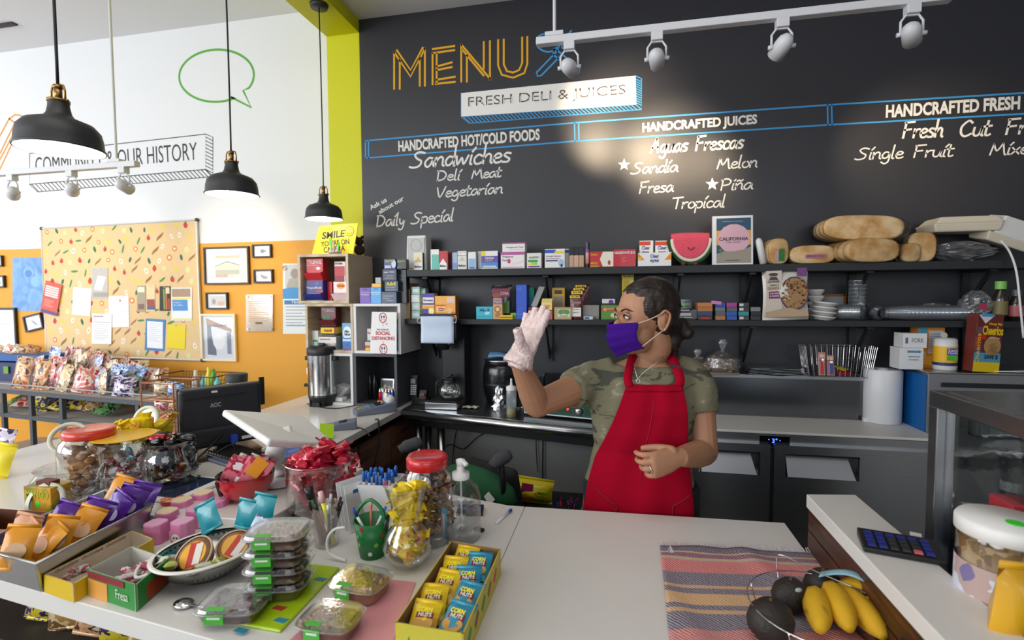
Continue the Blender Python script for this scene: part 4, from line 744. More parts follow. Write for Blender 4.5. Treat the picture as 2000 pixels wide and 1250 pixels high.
# social distancing sign
def flatsign(name,label,cat,pts,Y0,th,m,z=None,lean=0):
    P=[A(x,y,Y0)for x,y in pts]; c=sum(P,Vector())/4; zb=min(p.z for p in P); t=thing(name,label,cat,(c.x,Y0,zb),rot=(lean,0,0))
    Q=[(p.x-c.x,p.z-zb)for p in P]; MB().prism(Q,-th/2,th/2,Matrix.Rotation(PI/2,4,'X')).build('board',m,t,bevel=.001); return t,[(p.x-c.x,p.z-zb)for p in P]
SIGNW=mat('eceaea',.5); SR=mat('c22a38',.5); SK=mat('3a3a3c',.5)
t,Q=flatsign('distancing_sign','white social distancing sign with red letters and footprints','sign',[(726.5,613),(775,614),(775,696),(722.5,694)],YC-.02,.003,SIGNW)
w=Q[1][0]-Q[3][0]; h=Q[0][1]; cx=(Q[1][0]+Q[3][0])/2
t.location.z=zA-.001+.003
for zz_,in((.86,),(.12,)):
    M=Matrix.Translation((cx,-.0022,h*zz_))@Matrix.Rotation(PI/2,4,'X'); MB().lathe([(w*.115,0),(w*.115,.0006),(w*.14,.0006),(w*.14,0)],24,sy=1.25,xf=M).build('red_ring',SR,t)
    for s_ in(-1,1):MB().lathe([(.0005,0),(w*.024,.0005)],10,sy=2.2,xf=Matrix.Translation((cx+s_*w*.045,-.0024,h*(zz_+.02)))@Matrix.Rotation(PI/2,4,'X')).build('footprint',SK,t); MB().lathe([(.0005,0),(w*.018,.0005)],8,xf=Matrix.Translation((cx+s_*w*.045,-.0024,h*(zz_-.05)))@Matrix.Rotation(PI/2,4,'X')).build('footprint',SK,t)
MB().box((cx,-.002,h*.7),(.0018,.0008,h*.1)).box((cx,-.002,h*.26),(.0018,.0008,h*.1)).build('red_arrow',SR,t)
text("6'",w*.08,h*.04,SR,t,(cx+w*.14,-.0022,h*.71)); text('WE SUPPORT',w*.46,h*.04,SK,t,(cx,-.0022,h*.575)); text('SOCIAL',w*.54,h*.09,SR,t,(cx,-.0022,h*.49),bold=.03); text('DISTANCING',w*.82,h*.085,SR,t,(cx,-.0022,h*.37),bold=.03)
# smile sign on the top cube
t,Q=flatsign('camera_notice','yellow notice board with a smiley on the top oak cube','sign',[(624,437),(700,430),(690,491),(609,491)],YC+.07,.004,mat('f0d81e',.5))
t.location.z=zT+.0005; BKT=mat('1d1d1f',.5); xm=0
xf=A(655,460,YC+.07).x-t.location.x; kk=1/S(A(655,460,YC+.07)); q=lambda x,y:((x-655)*kk+xf,-.0028,(491-y)*kk)
r_=(PI/2,-.07,0)
text('SMILE',51*kk,14*kk,BKT,t,q(650,453),r_,bold=.03,shear=.2); text("YOU'RE ON",61*kk,11*kk,BKT,t,q(655,469),r_,bold=.02); text('CAMERA',46*kk,11*kk,BKT,t,q(652,481),r_,bold=.02)
c=q(686,447); g=MB(); ribbon(g,[(c[0]+9*kk*math.cos(a*PI/10),c[2]+9*kk*math.sin(a*PI/10))for a in range(21)],1.1*kk,.0006,lambda u,v,d:(u,-.0022-d,v)); ribbon(g,[(c[0]+5*kk*math.cos(PI+a*PI/8),c[2]+4*kk*math.sin(PI+a*PI/8)-1*kk)for a in range(9)],1.1*kk,.0006,lambda u,v,d:(u,-.0022-d,v))
for s_ in(-1,1):g.box((c[0]+s_*3*kk,-.0025,c[2]+3*kk),(1.2*kk,.0006,2*kk))
g.build('smiley',BKT,t)
p=A(652,490,YC+.02); t=thing('trinket_dish','small dish of key rings in front of the yellow notice','dish',(p.x,YC+.03,zT+.0005)); MB().lathe([(0,0),(.03,0),(.04,.008),(.038,.009),(.028,.003),(0,.003)],20).build('dish',mat('b5a994',.4),t,True)
for i in range(14):
    a=random.uniform(-.03,.03); c_=random.choice(['5cc83c','3a2a4a','c89ac8','d0b8c8','18181a','4a9a4a','e0a8b8']); hgt=random.uniform(.02,.09)if i>5 else.015
    MB().tube([(a,random.uniform(-.012,.012),.006),(a+random.uniform(-.01,.01),0,.006+hgt)],.0045,6).build('key_ring',mat(c_,.5),t)
p=A(697,490,YC+.11); o=MB().ball((0,0,.03),.032,14).ball((0.0,0,.08),.026,14).ball((-.02,0,.105),.01,8).ball((.02,0,.105),.01,8).build('plush_toy',mat('35201c',.95,0,.8,150,.3),smooth=True); tag(o,'dark brown plush toy peeking out behind the yellow notice','soft toy'); o.location=(p.x-.005,YC+.15,zT+.0005)
# ================================================================== counters
V=Vector
def slab(name,label,cat,pts,z,th,m,bevel=.003,group=None):
    o=MB().prism([(p[0],p[1])for p in pts],z-th,z).build(name,m,bevel=bevel); return tag(o,label,cat,group)
seam=-.284; CF=lambda X:.83-(X+.93)*.12  # front edge of the sales counter
E1=atZ(1010,988,ZC); E2=atZ(1548,1022,ZC); CB=lambda X:E1.y+(E2.y-E1.y)*(X-E1.x)/(E2.x-E1.x)
rc=[atZ(1575,965,1.0),atZ(1671,966,1.0)]; XR=rc[0].x; XR2=rc[1].x
p1_=atZ(710,914,ZL); XPL=p1_.x; YPF=atZ(530,1016,ZL).y
ct=thing('sales_counter','long white quartz sales counter crowded with candy, nearest the camera','counter',(-.6,1.15,0))
MB().prism([(x+.6,y-1.15)for x,y in((-2.5,CF(-2.5)),(seam-.0006,CF(seam)),(seam-.0006,CB(seam)),(E1.x-.03,E1.y),(XPL+.002,p1_.y),(XPL+.002,YPF+.02),(-2.5,YPF+.02))],ZC-.045,ZC).build('countertop',QUARTZ,ct,bevel=.002)
MB().prism([(x+.6,y-1.15)for x,y in((seam+.0006,CF(seam)),(XR-.004,CF(XR)),(XR-.004,CB(XR)),(seam+.0006,CB(seam)))],ZC-.045,ZC).build('countertop',QUARTZ,ct,bevel=.002)
MB().box((.35,.05,(ZC-.045)/2),(1.35,.36,ZC-.045)).build('base_cabinet',WOOD,ct)
MB().box((-1.2,.1,.25),(1.7,.4,.5)).build('base_cabinet',WOOD,ct)
for i,(x,y)in enumerate([(-.03,.2),(-.25,.08),(-.38,.2)]):
    pass
# raised left counter, L shaped
l1=atZ(775,803,ZL); l2=atZ(594,899,ZL); l3=atZ(588,777,ZL); pf=atZ(569,901,ZL)
XLr=(l1.x+l2.x)/2; XLl=l3.x-.02
lc=thing('side_counter','raised white L-shaped side counter carrying the urn, screens and cube shelves','counter',(-1.5,2.0,0))
MB().prism([(x+1.5,y-2.0)for x,y in((-1.5,YPF-.06),(XPL-.06,YPF),(XPL,p1_.y),(XLr,pf.y),(XLr,YW-.003),(XLl,YW-.003),(XLl,2.4),(-2.45,2.4),(-2.45,YPF-.14))],ZL-.034,ZL).build('countertop',QUARTZ,lc,bevel=.003)
for i in range(3):
    y0=1.85+i*.36-2.0; MB().box((XLr+1.5-.05,y0+.17,(ZL-.09)/2),(.02,.34,ZL-.09)).build('wood_door',WOOD,lc,bevel=.002)
MB().box((XLr+1.5-.35,.3,(ZL-.05)/2),(.5,1.1,ZL-.05)).build('base_cabinet',mat('2a1c14',.6),lc)
P=[V((XLr-.02,2.34,ZL+.004)),V((XLr+.008,2.32,ZL)),V((XLr+.01,2.3,ZL-.12)),V((XLr-.01,2.25,ZL-.3))]
tag(MB().tube(P,.004,6,smooth=5).build('terminal_cable',BLACK),'black curled cable hanging over the side counter edge below the card terminal','cable')
# right bar with wood front
rb=thing('service_bar','raised white bar on wood boards at the right end of the sales counter','counter',(XR,1.0,0))
MB().prism([(0,-.75),(XR2-XR,-.75),(XR2-XR,rc[1].y-1.0),(0,rc[0].y-1.0)],.966,1.0).build('bar_top',QUARTZ,rb,bevel=.002)
for a,b in((.912,.964),(.858,.909),(.0,.85)):
    MB().box((.012,-.14,(a+b)/2),(.018,1.1,b-a)).build('wood_board',WOOD,rb,bevel=.0015)
MB().box((.045,-.14,.48),(.04,1.08,.96)).build('bar_core',mat('1d1614',.7),rb)
# calculator
def keygrid(name,par,x0,y0,dx,dy,nx,ny,sx,sy,z,h,colf,bevel=.0008):
    for j in range(ny):
        for i in range(nx):MB().box((x0+i*dx,y0+j*dy,z+h/2),(sx,sy,h),taper=.9).build(name,colf(i,j),par)
q=atZ(1757,1072,1.004); t=thing('calculator','black desk calculator with blue keys on the right bar','calculator',(q.x,q.y,1.0015),-.25); t.scale=(.78,)*3
MB().add([(-.085,-.05,0),(.085,-.05,0),(.085,.055,0),(-.085,.055,0),(-.085,-.05,.012),(.085,-.05,.012),(.085,.055,.022),(-.085,.055,.022)],[(0,3,2,1),(4,5,6,7),(0,1,5,4),(1,2,6,5),(2,3,7,6),(3,0,4,7)]).build('body',BLACK,t,bevel=.003)
KB=mat('26307a',.35); KD=mat('2f3034',.4); KR=mat('c8606a',.4)
for j in range(4):
    for i in range(6):MB().box((-.065+i*.024,-.034+j*.02,.0175+j*.0019),(.018,.013,.005),rot=(.095,0,0),taper=.9).build('key',KB if i in(0,1,5)or j==3 else(KR if(i,j)==(4,0)else KD),t)
q=atZ(1795,1052,1.0); tag(put(MB().box((0,0,.003),(.02,.012,.005)).build('eraser',WHITE,bevel=.001),(q.x,q.y+.012,1.0),-.4),'tiny white block behind the calculator on the right bar','eraser')
# ================================================================== steel table against the black wall
tA=atZ(778,800,ZT); tA.x=max(tA.x,XLr+.008); tB=atZ(1160,840,ZT); tsl=(tB.y-tA.y)/(tB.x-tA.x); XT2=.16; fy=lambda X:tA.y+tsl*(X-tA.x)
st=thing('steel_table','stainless steel work table under the lower shelf, rounded front edge','table',(-.5,2.7,0))
sx_=lambda x,y:(x+.5,y-2.7)
MB().prism([sx_(tA.x,fy(tA.x)+.03),sx_(XT2,fy(XT2)+.03),sx_(XT2,YW-.004),sx_(tA.x,YW-.004)],ZT-.035,ZT).build('table_top',STEELD,st)
MB().tube([(tA.x+.5,fy(tA.x)+.028-2.7,ZT-.026),(XT2+.5,fy(XT2)+.028-2.7,ZT-.026)],.0258,16).build('rolled_edge',STEEL,st,True)
MB().prism([sx_(tA.x+.03,fy(tA.x)+.07),sx_(XT2-.03,fy(XT2)+.07),sx_(XT2-.03,YW-.05),sx_(tA.x+.03,YW-.05)],ZT-.1,ZT-.037).build('underside_shade',BLACK,st)  # black slab stands in for the dark shade beneath the table top
for x,y in((tA.x+.06,fy(tA.x)+.1),(tA.x+.2,fy(tA.x)+.09),(XT2-.06,fy(XT2)+.1),(tA.x+.06,YW-.08),(XT2-.06,YW-.08)):
    MB().cyl((x+.5,y-2.7,0),.02,ZT-.1,16).build('leg',STEEL,st,True)
# telephone
q=atZ(811,790,ZT); t=thing('cordless_phone','black cordless telephone upright in its cradle, left end of steel table','telephone',(q.x,q.y+.03,ZT+.0005),.0)
MB().box((.03,0,.02),(.11,.07,.04),taper=.8).build('cradle',BLACK,t,bevel=.004); MB().box((.05,-.026,.055),(.045,.03,.06),(-.4,0,0)).build('answering_unit',BLACK,t,bevel=.004)
MB().box((.05,-.047,.062),(.028,.003,.02),(-.4,0,0)).build('red_display',mat('7a2a2a',.3),t)
hs_=MB().box((-.012,-.006,.095),(.044,.024,.15),(-.12,0,0)).build('handset',BLACK,t,bevel=.007,seg=3)
MB().box((-.012,-.0275,.135),(.03,.003,.028),(-.12,0,0)).build('screen',mat('6f7678',.3),hs_)
for j in range(5):
    for i in range(3):MB().box((-.024+i*.012,-.0255+.0-.0017*(2-j),.06+j*.012),(.009,.004,.008),(-.12,0,0)).build('button',mat('c4c6c8',.4),hs_)
# playing-card box
C('card_box','box','blue and white playing card box with red letters behind the telephone',822,849,717,atZ(835,775,ZT).y+.02,ZT+.0005,.06,'2a49a0',[(.12,.04,.88,.94,'e0dcd8'),('e',.5,.62,.2,.08,'5ad83c'),('e',.45,.42,.12,.07,'3a3a3c'),('e',.2,.3,.12,.05,'5ad83c'),('e',.75,.3,.12,.05,'5ad83c'),('p',[(.25,.05),(.85,.05),(.8,.22),(.5,.3)],'c0504a')],[('BICYCLE',.5,.82,.7,.12,RED,.03)])
# coffee machine
q=atZ(862,800,ZT); k=S(q); t=thing('coffee_maker','black commercial drip coffee maker with steel warming plate','coffee maker',(q.x,q.y,ZT+.0005)); u=1/k
MB().box((0,.09,.02),(66*u,.2,.036)).build('warmer_base',STEEL,t,bevel=.003); MB().box((0,.09,.0415),(60*u,.17,.004)).build('warmer_plate',mat('2a2b2d',.3),t,bevel=.002)
MB().box((.025,.2,.21),(.14,.12,.42)).build('rear_column',BLACK,t,bevel=.006); H=172*u
MB().box((.0,.1,H-.045),(72*u,.26,.11)).build('brew_head',BLACK,t,bevel=.006)
MB().lathe([(.045,H-.1),(.04,H-.13),(.033,H-.135),(.027,H-.16),(.0,H-.16)],24,(0,.06,0)).build('filter_funnel',BLACK,t,True)
MB().box((.06,-.033,H-.115),(.012,.008,.012)).build('switch',mat('50545a',.4),t)
# mask hanging on machine
q2=V((q.x-.002,q.y-.042,ZT)); t=thing('face_mask','pale blue disposable face mask hooked over the coffee maker','face mask',(q2.x,q2.y,ZT+H-.115))
MB().grid(lambda a,b:((a-.5)*66*u,-.004*math.sin(PI*a)-.003*math.sin(9*b),b*52*u),10,14).build('mask_cloth',mat('c3d2e6',.7,0,.1,30),t,True,solid=.002)
MB().box((0,.012,54*u),(68*u,.04,.012)).build('folded_top',mat('2a3148',.6),t,bevel=.004)
for s_ in(-1,1):MB().tube([(s_*33*u,0,50*u),(s_*40*u,-.005,44*u),(s_*36*u,.0,38*u),(s_*31*u,-.003,42*u)]if s_<0 else[(30*u,0,54*u),(38*u,-.004,52*u),(37*u,0,40*u),(31*u,0,42*u)],.0018,6,smooth=5).build('ear_loop',WHITE,t,True)
# carafe
q=atZ(871,800,ZT); t=thing('coffee_pot','round glass coffee pot with black collar on the warming plate','coffee pot',(q.x,q.y+.07,ZT+.0445));
MB().lathe([(0,0),(.045,0),(.058,.02),(.064,.045),(.06,.07),(.045,.092),(.036,.1)],28).build('glass_body',GLASS,t,True); MB().lathe([(0,.002),(.043,.002),(.053,.014),(0,.0142)],24).build('water',clear('water',(.8,.82,.8),.2),t)
MB().lathe([(.038,.096),(.04,.112),(.034,.114)],24).build('collar',BLACK,t,True); MB().box((-.012,0,.128),(.06,.035,.01),(0,-.3,0)).build('lid',BLACK,t,bevel=.003); MB().box((0,0,.117),(.05,.05,.01)).build('spout_rim',BLACK,t,bevel=.004)
MB().tube([(-.038,-.01,.104),(-.066,-.02,.1),(-.072,-.022,.07),(-.07,-.02,.03)],.007,10,smooth=4).build('handle',BLACK,t,True)
text('Fresh Brewed',.058,.011,WHITE,t,(.008,-.0655,.068)); text('Coffee',.03,.011,WHITE,t,(.02,-.067,.053))
# soup kettle with blue glove
q=atZ(968,792,ZT); t=thing('soup_kettle','black barrel-shaped soup kettle on the steel table','soup kettle',(q.x+.01,q.y+.13,ZT+.0005)); R_=.115
MB().lathe([(0,0),(R_*.8,0),(R_*.86,.02),(R_*.95,.05),(R_,.1),(R_*1.0,.11),(R_*1.01,.16),(R_*.97,.2),(R_*.88,.24),(0,.24)],36).build('body',mat('17181a',.25,0,.05,40,coat=.4),t,True)
MB().lathe([(R_*.86,.24),(R_*.92,.243),(R_*.92,.252),(R_*.84,.256),(0,.266)],36).build('lid',STEELD,t,True); MB().lathe([(R_*1.005,.1),(R_*1.02,.105),(R_*1.02,.112),(R_*1.005,.117)],36).build('seam_ring',BLACK,t,True)
MB().cyl((.0,0,.264),.012,.02,14).build('lid_knob',BLACK,t)
g=MB()
for i in range(4):g.tube([(-.06,-.02+.012*i-.01,.274+.004*i),(0,-.025+.013*i,.28+.002*i),(.05,-.02+.01*i,.274)],.009,8,smooth=3)
o=g.build('rubber_glove',mat('6fa3d6',.6),smooth=True); tag(o,'light blue rubber gloves lying on the soup kettle lid','glove'); o.location=(t.location.x+.0,t.location.y-.06,ZT+.002)
# foil, paper, squeeze bottle
FOIL=mat('c9c9cb',.22,1,.5,40)
def crump(name,label,cat,loc,sx,sy,sz,m,sd=1,amp=.25,nu=14,nv=8):
    rn=random.Random(sd); rings=[]
    for j in range(nv+1):
        v=j/nv; q=(1-v)**.5*.9+.15; rings.append([(sx*q*math.cos(2*PI*i/nu)*(1+amp*rn.uniform(-1,1)),sy*q*math.sin(2*PI*i/nu)*(1+amp*rn.uniform(-1,1)),sz*v*(1+.15*rn.uniform(-1,1)*v))for i in range(nu)])
    o=MB().loft(rings).build(name,m); tag(o,label,cat); o.location=loc; return o
q=atZ(972,803,ZT); crump('foil_ball','crumpled piece of aluminium foil beside the squeeze bottle','foil',(q.x,q.y+.045,ZT+.001),.042,.035,.125,FOIL,3)
q=atZ(918,798,ZT); o=MB().grid(lambda a,b:((a-.5)*.085,(b-.5)*.05,.004+.006*math.sin(7*a+3*b)**2),8,6).build('paper_scrap',mat('d8d4c8',.7),solid=.001); tag(o,'small off-white paper scrap in front of the coffee maker','paper'); o.location=(q.x,q.y+.01,ZT+.001)
q=atZ(997,816,ZT); k=S(q); r=10/k; h=73/k; t=thing('squeeze_bottle','clear squeeze bottle with some yellow oil and white nozzle cap','bottle',(q.x,q.y+r,ZT+.0005))
MB().lathe([(0,0),(r,0),(r,h*.72),(r*.9,h*.75)],24).build('bottle',clear('soft_plastic',(.93,.95,.97),.1,.2,.25,(.75,.82,.9)),t,True); MB().lathe([(0,.002),(r*.93,.002),(r*.93,h*.22),(0,h*.22)],24).build('oil',mat('c8b83c',.15),t,True)
MB().lathe([(r*1.02,h*.72),(r*1.02,h*.82),(r*.3,h*.85),(r*.16,h*.98),(0,h*.98)],24).build('nozzle_cap',WHITE,t,True); MB().lathe([(r*.22,h*.96),(r*.2,h*1.03),(0,h*1.04)],12).build('tip',WHITE,t,True)
# panini grill
q=atZ(1090,822,ZT); t=thing('panini_grill','panini grill with green control panel, knob and red light','grill',(q.x,q.y+.02,ZT+.0005),math.atan(tsl));
MB().box((0,.17,.055),(.4,.3,.09)).build('base',STEELD,t,bevel=.004); MB().box((0,.017,.05),(.38,.006,.06)).build('control_panel',mat('1f4a3a',.35),t)
MB().cyl((0,0,0),.018,.014,20,xf=Matrix.Translation((.1,.014,.05))@Matrix.Rotation(PI/2,4,'X')).build('knob',CHROME,t,True); MB().cyl((0,0,0),.005,.006,12,xf=Matrix.Translation((.045,.014,.055))@Matrix.Rotation(PI/2,4,'X')).build('red_light',mat('ff2a1c',.4,emit=3),t)
g=MB(); [g.box((.1+.031*math.cos(a*PI/6-.5),.0135,.05+.031*math.sin(a*PI/6-.5)),(.002,.001,.002))for a in range(10)]; g.build('dial_marks',WHITE,t)
text('PANINI GRILL',.09,.008,WHITE,t,(-.06,.0135,.04))
for x in(-.17,.17):MB().cyl((x,.1,0),.012,.01,10).build('foot',BLACK,t)
MB().box((0,.17,.115),(.37,.28,.022)).build('lower_plate',mat('3a3836',.5),t,bevel=.003); MB().box((0,.18,.15),(.37,.27,.045),(.1,0,0)).build('upper_plate',mat('26262a',.35,.5),t,bevel=.008)
MB().box((0,.03,.14),(.36,.012,.012)).build('front_lip',mat('8a7a50',.3,.9),t)
for x in(-.1,.03):MB().tube([(x,.06,.16),(x,.05,.2),(x+.012,.05,.225)],.008,10,smooth=3).build('grip',BLACK,t,True)
for s_ in(-1,):MB().tube([(-.17,.05,.165),(-.175,.02,.19),(-.15,.01,.19),(-.15,.04,.165)],.004,8).build('wire_handle',CHROME,t,True)
q=atZ(1012,797,ZT); tag(put(MB().ball((0,0,.003),.014,12,sc=(1.1,.8,.2)).tube([(.012,0,.004),(.05,.01,.006)],.002,6).build('spoon',CHROME,smooth=True),(q.x+.005,q.y,ZT+.0005),.2),'small metal spoon behind the squeeze bottle','spoon')
# cables under the table
for i,pts in enumerate([[(1049,835),(1047,870),(1050,921)],[(1061,835),(1060,900),(1060,960),(1063,1010)],[(893,835),(888,860),(884,900),(880,960)],[(952,842),(930,856),(905,877),(880,868),(858,878),(828,866)],[(806,820),(800,850),(806,900)],[(822,818),(815,870),(812,910)]]):
    P=[atY(x,y,YW-.02)for x,y in pts]; tag(MB().tube(P,.0045 if i in(1,)else.003,6,smooth=5).build('power_cable',BLACK if i<4 else mat('9a9a98')),['black strap hanging on the grey wall under the steel table','straight black power cable, rightmost under the steel table','black cable running down beside the table leg','thin black cable looping across the grey wall','grey cable at the left table leg, left one','grey cable at the left table leg, right one'][i],'cable')
# ================================================================== refrigerated prep table
fyv=atZ(1400,838,ZT).y; X0=.19; X1=atY(1813,729,2.6).x-.02; FB=atZ(1500,806,ZT).y+.03
fr=thing('prep_refrigerator','stainless refrigerated prep table with sloped lid, cutting board and two doors','refrigerator',(X0,fyv,0)); W=X1-X0; YD=YW-fyv-.005
zl0=ZT+.02; pb=atY(1500,731,YW-.12); zl1=pb.z; cbz=ZT
MB().box((W/2,YD/2+.02,.43),(W,YD-.04,.74)).build('body',STEELD,fr)
MB().box((W/2+.0,(FB-fyv)/2+.005,cbz-.006),(W+.03,FB-fyv+.01,.012)).build('cutting_board',mat('d9d6cf',.4,0,.05,10),fr,bevel=.003)
MB().box((W/2,.03,cbz-.045),(W,.05,.062)).build('control_strip',STEEL,fr)
a=FB-fyv; b_=YD-.13
MB().add([(0,a,cbz-.03),(W,a,cbz-.03),(W,b_,cbz-.03),(0,b_,cbz-.03),(0,a,zl0),(W,a,zl0),(W,b_,zl1),(0,b_,zl1)],[(0,3,2,1),(4,5,6,7),(0,1,5,4),(1,2,6,5),(2,3,7,6),(3,0,4,7)]).build('hood_lid',mat('77787b',.2,1,.03,300,.1,aniso=(1,.05,.05)),fr,bevel=.002)
MB().box((W/2,a+.004,zl0+.001),(W,.016,.014)).build('lid_edge',STEEL,fr,bevel=.002); MB().box((W/2,YD-.065,zl1-.01),(W+.01,.14,.02)).build('rear_ledge',STEEL,fr,bevel=.003); MB().box((W/2,YD-.065,zl1-.1),(W,.12,.17)).build('rear_box',STEELD,fr)
hx=atZ(1474,791,(zl0+zl1)/2).x-X0; sl=math.atan2(zl1-zl0,b_-a); M=Matrix.Translation((hx,a+(b_-a)*.22,zl0+(zl1-zl0)*.22+.002))@Matrix.Rotation(sl,4,'X')
MB(M).tube([(-.075,.01,0),(-.08,-.008,.004),(-.068,-.012,.004),(.068,-.012,.004),(.08,-.008,.004),(.075,.01,0)],.005,8,smooth=3).build('lid_handle',CHROME,fr,True)
dz1=atY(1500,868,fyv-.02).z; xd=atY(1508,880,fyv-.02).x-X0
for i,(xa,xb)in enumerate(((.003,xd-.008),(xd+.008,W-.003))):
    hxa,hxb=(atY(1365,900,fyv-.02).x-X0,atY(1484,900,fyv-.02).x-X0)if i==0 else(atY(1533,900,fyv-.02).x-X0,atY(1678,905,fyv-.02).x-X0)
    za,zb_=atY(1600,889,fyv-.02).z,atY(1600,935,fyv-.02).z; dep=.05; m=MB()
    m.box(((xa+hxa)/2,.0,(dz1+.1)/2),(hxa-xa,dep,dz1-.1)); m.box(((hxb+xb)/2,.0,(dz1+.1)/2),(xb-hxb,dep,dz1-.1)); m.box(((hxa+hxb)/2,0,(dz1+za)/2),(hxb-hxa,dep,dz1-za)); m.box(((hxa+hxb)/2,0,(zb_+.1)/2),(hxb-hxa,dep,zb_-.1)); m.box(((hxa+hxb)/2,dep/2-.004,(za+zb_)/2),(hxb-hxa,.006,za-zb_))
    d=m.build('door',STEEL,fr)
    g=MB(); g.add([(hxa+.012,-dep/2,zb_+.001),(hxb-.012,-dep/2,zb_+.001),(hxb-.035,dep/2-.01,za-.012),(hxa+.012,dep/2-.01,za-.012),(hxa+.012,-dep/2+.004,zb_+.001),(hxb-.012,-dep/2+.004,zb_+.001),(hxb-.035,dep/2-.007,za-.012),(hxa+.012,dep/2-.007,za-.012)],[(0,1,2,3),(7,6,5,4),(0,4,5,1),(1,5,6,2),(2,6,7,3),(3,7,4,0)]); g.build('handle_plate',mat('c2c4c8',.3,1),d)
    g=MB(); g.box(((hxa+hxb)/2,-dep/2-.0005,za-.003),(hxb-hxa,.001,.008)); g.box((hxb-.004,-dep/2-.0005,(za+zb_)/2),(.007,.001,za-zb_)); g.build('recess_trim',BLACK,d)
    MB().box(((xa+xb)/2,dep/2+.003,(dz1+.1)/2),(xb-xa,.006,dz1-.1)).build('gasket',BLACK,d)
x0=atY(1484,852,fyv).x-X0; x1=atY(1543,852,fyv).x-X0; ds=MB().box(((x0+x1)/2,.003,cbz-.045),(x1-x0,.006,.05)).build('control_display',mat('0b0b10',.2),fr,bevel=.001)
text('3°',.022,.02,mat('3a5cff',.4,emit=6),ds,((x0+x1)/2,-.0006,cbz-.043)); MB().box(((x0+x1)/2-.025,-.0005,cbz-.037),(.004,.001,.004)).box(((x0+x1)/2+.022,-.0005,cbz-.04),(.003,.001,.003)).build('indicator',mat('3a5cff',.4,emit=6),ds)
for x in(.05,W-.05):
    for y in(.08,YD-.08):MB().cyl((x,y,0),.02,.062,12).build('foot',BLACK,fr)
LZ=zl1+.0005; LY=YW-.135
# roll of plastic bags
q=atZ(1735,830,ZT); k=S(q); r=32/k; h=107/k; t=thing('bag_roll','large upright roll of white plastic produce bags on the cutting board','roll',(q.x,q.y+r-.01,ZT+.0005))
MB().lathe([(r*.25,h*.02),(r*.97,0),(r,h*.02),(r*1.01,h*.5),(r,h*.97),(r*.94,h),(r*.3,h*.97),(r*.25,h*.9)],40).build('rolled_film',mat('dedfe2',.35,0,.25,25,.03,aniso=(1,1,.2)),t,True)
MB().lathe([(r*.25,h*.05),(r*.27,h*1.0),(r*.2,h*1.0),(r*.2,h*.05)],20).build('core',mat('cfd0d2',.5),t,True); MB().grid(lambda a,b:(r*1.02*math.cos(-.5+a*.3),r*1.02*math.sin(-.5+a*.3)*1.0,h*(.03+.94*b)),3,4).build('loose_flap',mat('d8d9dc',.3,0,.3,40),t,solid=.001)
tag(put(MB().box((0,0,.01),(.025,.02,.02)).build('small_block',WHITE,bevel=.002),(q.x-.075,q.y+.05,ZT+.0005)),'small white block left of the bag roll on the cutting board','block')
# goods on the rear ledge
NUT=ramp_mat('mixed_nuts',[(0,'4a2f1e'),(.35,'8a6238'),(.6,'c9a878'),(.85,'5e3c24')],90,'voronoi',.6,bump=.4)
def nutbag(label,px,pb,wpx,hpx,sd):
    b=atY(px,pb,LY); k=S(b); w=wpx/k; h=hpx/k; t=thing('nut_bag',label,'bag of nuts',(b.x,LY+.0,LZ+.006)); rn=random.Random(sd); g=[MB(),MB(),MB()]
    for i in range(110):
        a=rn.uniform(0,2*PI); rr=math.sqrt(rn.random())*.9; hh_=rn.uniform(0,h*(1-rr*rr*.8)); g[i%3].ball((w/2*rr*math.cos(a),.05*rr*math.sin(a),.008+hh_),rn.uniform(.006,.01),6,sc=(1.3,.8,.7))
    for i,c in enumerate(('7a5230','c6a478','4c2f1e')):g[i].build('nuts',mat(c,.6,0,.2,100,.2),t,kind='stuff')
    MB().lathe([(w*.45,0),(w*.54,h*.3),(w*.5,h*.75),(w*.2,h*1.08),(w*.05,h*1.15),(w*.14,h*1.5),(w*.1,h*1.7)],16,sy=.75).build('plastic_bag',FILM,t); return t
tr=MB().box((0,0,.004),(.2,.13,.006)).box((0,-.066,.007),(.2,.004,.012)).box((0,.066,.007),(.2,.004,.012)).build('paper_tray',mat('7a6a58',.6)); tag(tr,'brown pattern-edged paper tray under the nut bags','tray'); b=atY(1400,724,LY); tr.location=(b.x-.0,LY+.01,LZ)
nutbag('bag of mixed nuts with a twisted top, taller one behind her shoulder',1411,722,62,38,2); nutbag('lower bag of mixed nuts partly behind her shoulder',1362,722,56,26,4)
b=atY(1512,724,LY); k=S(b); fs_=thing('foil_sheets','stack of folded foil sheets on the prep table ledge','foil',(b.x,LY,LZ))
for i in range(6):MB().grid(lambda a,c,i=i:((a-.5)*(105-i*2)/k+.003*math.sin(i*3),(c-.5)*.1,.003+i*.0065+.002*math.sin(9*a+i*2)*math.cos(5*c+i)),12,6).build('foil_sheet',FOIL,fs_,solid=.0015)
b=atY(1634,727,LY); k=S(b); t=thing('wire_basket','chrome wire basket on the prep table ledge holding packets','basket',(b.x,LY+.005,LZ)); w=62/k; h=60/k; d_=.05
cor=lambda z,q:[(-w*q,-d_*q,z),(w*q,-d_*q,z),(w*q,d_*q,z),(-w*q,d_*q,z)]
for z,q,r in((h,1.0,.002),(.003,.86,.002),(h*.55,.93,.0013)):MB().tube(cor(z,q),r,6,closed=True).build('rim_wire',CHROME,t)
for i in range(13):
    f_=-1+2*i/12
    for s_ in(-1,1):MB().tube([(f_*w*.86,s_*d_*.86,.003),(f_*w,s_*d_,h)],.0011,5).build('wire',CHROME,t)
    MB().tube([(f_*w*.86,-d_*.86,.003),(f_*w*.86,d_*.86,.003)],.0011,5).build('wire',CHROME,t)
